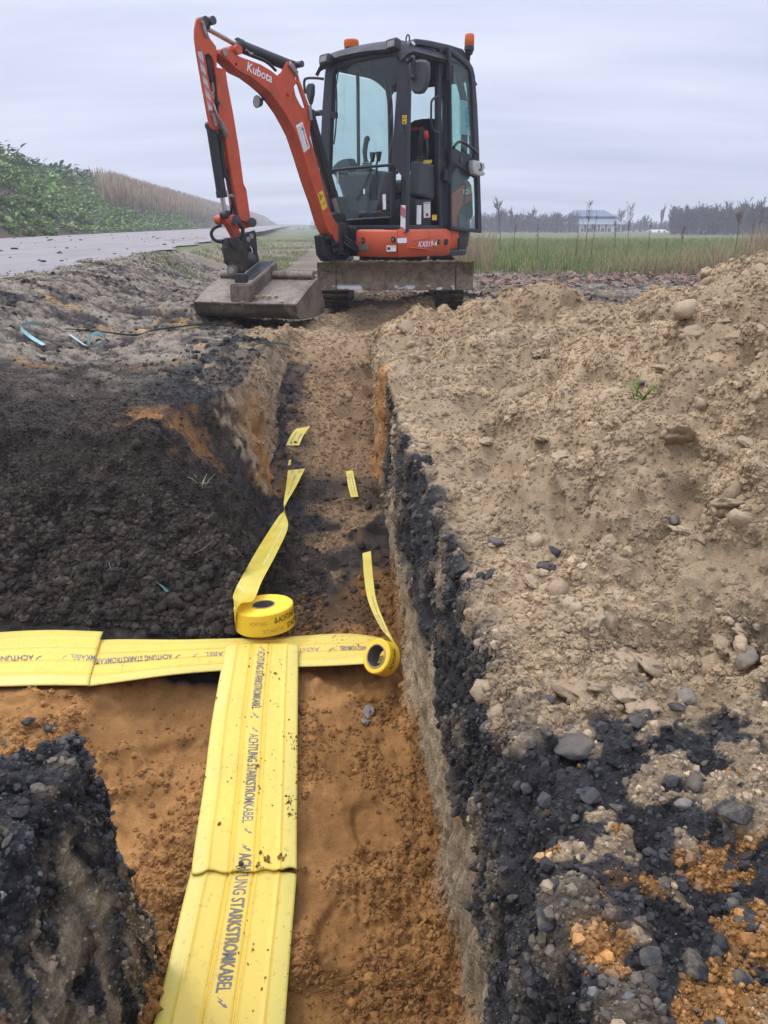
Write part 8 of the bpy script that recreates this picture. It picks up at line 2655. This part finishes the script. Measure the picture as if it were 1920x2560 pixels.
def far_wood(name, x0, x1, ytop, Y, n, seed, depth=14):
    """Distant wood that reads as one mass: crossed twig sprays and scrub."""
    rgx = np.random.default_rng(seed)
    bm = bmesh.new()
    V_, F_, C_ = [], [], []
    for k in range(n):
        x = rgx.uniform(x0, x1); yy = Y + rgx.uniform(-1, 1) * depth
        top = at_y(*D(x, ytop + 16 * nz(x * .03, seed, 1, 81) + 8 * nz(x * .11, seed, 1, 82) + abs(rgx.normal()) * 11), yy)
        b = Vector((top.x, yy, -.4)); H = top.z - b.z
        m = 9
        for j in range(m):
            a = rgx.uniform(0, 6.28); u = rgx.uniform(.0, .75)
            p = b + UP * H * u
            q = p + Vector((math.cos(a) * H * .16, math.sin(a) * H * .16, H * rgx.uniform(.2, .36)))
            w = H * .012
            kk = len(V_)
            V_ += [(p + Vector((w, 0, 0)))[:], (p - Vector((w, 0, 0)))[:], (q - Vector((w * .4, 0, 0)))[:], (q + Vector((w * .4, 0, 0)))[:]]
            F_.append((kk, kk + 1, kk + 2, kk + 3)); tn = rgx.uniform(.7, 1.3); C_ += [(tn * rgx.uniform(.95, 1.1), tn, tn)] * 4
            for r in range(2):
                c = p.lerp(q, rgx.uniform(.2, 1)); s = H * rgx.uniform(.03, .06)
                v = Vector(rgx.normal(size=3)).normalized() * s; w2 = Vector(rgx.normal(size=3)).normalized() * s * .5
                kk = len(V_)
                V_ += [(c - v)[:], (c + w2)[:], (c + v)[:], (c - w2)[:]]
                F_.append((kk, kk + 1, kk + 2, kk + 3)); tn = rgx.uniform(.6, 1.2); C_ += [(tn * 1.05, tn, tn)] * 4
    me = mesh_np(name, np.array(V_), np.array(F_), False); set_color(me, np.array(C_, dtype=np.float32))
    o = obj(name, me, M_HAZYWOOD); o['kind'] = 'stuff'
    return o
far_wood('far_wood', 1020, 1250, 458, 118, 620, 91)
far_wood('far_wood', 1330, 1480, 474, 135, 460, 92)
far_wood('far_wood', 1455, 1720, 446, 98, 1100, 93)
far_wood('far_wood', 560, 760, 486, 220, 200, 94)
far_wood('far_wood', 640, 1100, 480, 160, 500, 95)

# the house: one storey, white, hipped slate-blue roof in two pitches with a skirt, row of windows
HY = 122.0
M_HWALL = mat_plain('white_render', (.66, .65, .64), .8, .2)
M_HROOF = mat_plain('slate_roof', (.13, .165, .23), .7, .25)
M_HROOF2 = mat_plain('slate_roof_edge', (.05, .06, .085), .7, .25)
M_HGLASS = mat_plain('window_glass', (.10, .11, .13), .15, .6)
def c10(x, y): return (1390 + x * .12658, 500 + y * .12658)
def hp_(q, dy=0.0): return at_y(*c10(*q), HY + dy)
gh = -.4
hl, hr = hp_((165, 700)), hp_((1330, 700))
HOUSE = thing('house', 'white single storey house with blue hipped roof at the far side of the field', 'house', ((hl.x + hr.x) / 2, HY + 4, gh))
eave = hp_((300, 440)).z
bm = bmesh.new(); bm_box(bm, ((hl.x + hr.x) / 2, HY + 4.5, (eave + gh) / 2), (hr.x - hl.x - .3, 9, eave - gh)); HW = obj('wall', bm, M_HWALL, HOUSE)
def roof_part(name, q, mat, y0, y1, zlo, zhi, lift=0.0, inset=None):
    x0, x1, x2, x3 = q
    bm = bmesh.new()
    a = [bm.verts.new(v) for v in ((x0, y0, zlo), (x3, y0, zlo), (x3, y1, zlo), (x0, y1, zlo))]
    dy = (y1 - y0) * .3
    b = [bm.verts.new(v) for v in ((x1, y0 + dy, zhi), (x2, y0 + dy, zhi), (x2, y1 - dy, zhi), (x1, y1 - dy, zhi))]
    bm.faces.new(b); bm.faces.new(list(reversed(a)))
    for k in range(4): bm.faces.new((a[k], a[(k + 1) % 4], b[(k + 1) % 4], b[k]))
    bmesh.ops.recalc_face_normals(bm, faces=bm.faces)
    return obj(name, bm, mat, HOUSE)
zmid = hp_((800, 340)).z
roof_part('roof', (hp_((170, 0)).x, hp_((270, 0)).x, hp_((1290, 0)).x, hp_((1345, 0)).x), M_HROOF, HY - .4, HY + 9.4, eave, zmid)
bm = bmesh.new(); bm_box(bm, ((hp_((350, 0)).x + hp_((1300, 0)).x) / 2, HY + 4.5, zmid + .05), (hp_((1300, 0)).x - hp_((350, 0)).x, 5.6, .16)); obj('roof_band', bm, M_HROOF2, HOUSE)
roof_part('roof', (hp_((390, 0)).x, hp_((545, 0)).x, hp_((1090, 0)).x, hp_((1290, 0)).x), M_HROOF, HY + 1.7, HY + 7.3, zmid + .14, hp_((800, 190)).z)
# round-topped gable at the left end
gx0, gx1 = hp_((172, 0)).x, hp_((262, 0)).x
ol = [(gx0, eave - .2), (gx1, eave - .2)] + [((gx0 + gx1) / 2 + (gx1 - gx0) / 2 * math.cos(a), eave + (hp_((215, 330)).z - eave) * math.sin(a)) for a in np.linspace(0, PI, 11)]
gab = obj('gable', plate_mesh(ol, [], Vector((0, HY - .5, 0)), Vector((1, 0, 0)), UP, .4), M_HWALL, HOUSE)
bm = bmesh.new(); bm_cyl(bm, ((gx0 + gx1) / 2, HY - .75, hp_((215, 390)).z), ((gx0 + gx1) / 2, HY - .70, hp_((215, 390)).z), .22, seg=12); obj('round_window', bm, M_HGLASS, gab)
# cornice, plinth, windows with frames, dark shutters between
bm = bmesh.new(); bm_box(bm, ((hl.x + hr.x) / 2, HY - .15, hp_((700, 460)).z), (hr.x - hl.x, .5, .28)); obj('cornice', bm, M_HWALL, HOUSE)
bm = bmesh.new(); bm_box(bm, ((hl.x + hr.x) / 2, HY - .12, (hp_((700, 690)).z + gh) / 2), (hr.x - hl.x - .2, .3, hp_((700, 690)).z - gh)); obj('plinth', bm, mat_plain('plinth_brick', (.16, .13, .13)), HOUSE)
for x0, x1 in ((250, 292), (342, 385), (556, 588), (690, 728), (828, 856), (965, 992), (1225, 1250), (1305, 1330)):
    a, b = hp_((x0, 495)), hp_((x1, 670)); bm = bmesh.new(); bm_box(bm, ((a.x + b.x) / 2, HY - .03, (a.z + b.z) / 2), (b.x - a.x, .12, a.z - b.z)); obj('shutter', bm, M_HROOF2, HOUSE)
for x0, x1, n in ((395, 545, 2), (598, 685, 1), (735, 812, 1), (870, 955, 1), (1005, 1085, 1), (1140, 1215, 1)):
    a, b = hp_((x0, 505)), hp_((x1, 675))
    bm = bmesh.new(); bm_box(bm, ((a.x + b.x) / 2, HY - .02, (a.z + b.z) / 2), (b.x - a.x, .14, a.z - b.z)); w = obj('window', bm, mat_plain('window_frame', (.78, .78, .78)) if 'window_frame' not in bpy.data.materials else bpy.data.materials['window_frame'], HOUSE)
    for k in range(n):
        u0 = a.x + (b.x - a.x) * (k + .16) / n; u1 = a.x + (b.x - a.x) * (k + .86) / n
        for z0, z1 in ((.10, .20), (.30, .92)):
            za, zb = a.z + (b.z - a.z) * z0, a.z + (b.z - a.z) * z1
            bm = bmesh.new(); bm_box(bm, ((u0 + u1) / 2, HY - .10, (za + zb) / 2), (u1 - u0, .04, za - zb)); obj('pane', bm, M_HGLASS, w)
# small far buildings in the wood at the right
def shed(x0, x1, y0, y1, Y, label, roofc):
    a, b = at_y(*D(x0, y0), Y), at_y(*D(x1, y1), Y)
    t = thing('shed', label, 'building', ((a.x + b.x) / 2, Y, -.4))
    zw = b.z + (a.z - b.z) * .6
    bm = bmesh.new(); bm_box(bm, ((a.x + b.x) / 2, Y + 2, (zw - .4) / 2), (b.x - a.x, 4, zw + .4)); obj('wall', bm, M_HWALL, t)
    bm = bmesh.new()
    vs_ = [bm.verts.new(v) for v in ((a.x - .2, Y - .2, zw), (b.x + .2, Y - .2, zw), (b.x + .2, Y + 4.2, zw), (a.x - .2, Y + 4.2, zw), (a.x - .2, Y + 2, a.z), (b.x + .2, Y + 2, a.z))]
    for f in ((0, 1, 5, 4), (2, 3, 4, 5), (0, 4, 3), (1, 2, 5)): bm.faces.new([vs_[k] for k in f])
    obj('roof', bm, roofc, t)
    for k in range(2):
        u = a.x + (b.x - a.x) * (.3 + .4 * k)
        bm = bmesh.new(); bm_box(bm, (u, Y - .02, zw * .5), ((b.x - a.x) * .14, .06, zw * .45)); obj('window', bm, M_HGLASS, t)
shed(1415, 1442, 496, 515, 112, 'low pale roofed outbuilding among trees right of the white house', mat_plain('pale_roof', (.42, .40, .40)))
shed(1512, 1530, 494, 514, 88, 'small white gable house between the trees of the right wood', M_HROOF)
shed(1552, 1566, 494, 516, 86, 'narrow white building in the right wood, nearest the picture edge', M_HROOF)
shed(1358, 1392, 500, 515, 118, 'low dark roofed shed just right of the white house', M_HROOF)

# ------------------------------------------------------------------ air
bm = bmesh.new()
bm_box(bm, (0, 115, 11.5), (620, 300, 28.0))
M_HAZE, n_, l_, o_ = nodes_of('haze')
pv = n_.new('ShaderNodeVolumePrincipled')
pv.inputs['Color'].default_value = (.90, .92, .98, 1); pv.inputs['Density'].default_value = .0030; pv.inputs['Anisotropy'].default_value = .25
l_.new(pv.outputs[0], o_.inputs['Volume'])
hz = obj('haze', bm, M_HAZE); hz['kind'] = 'stuff'
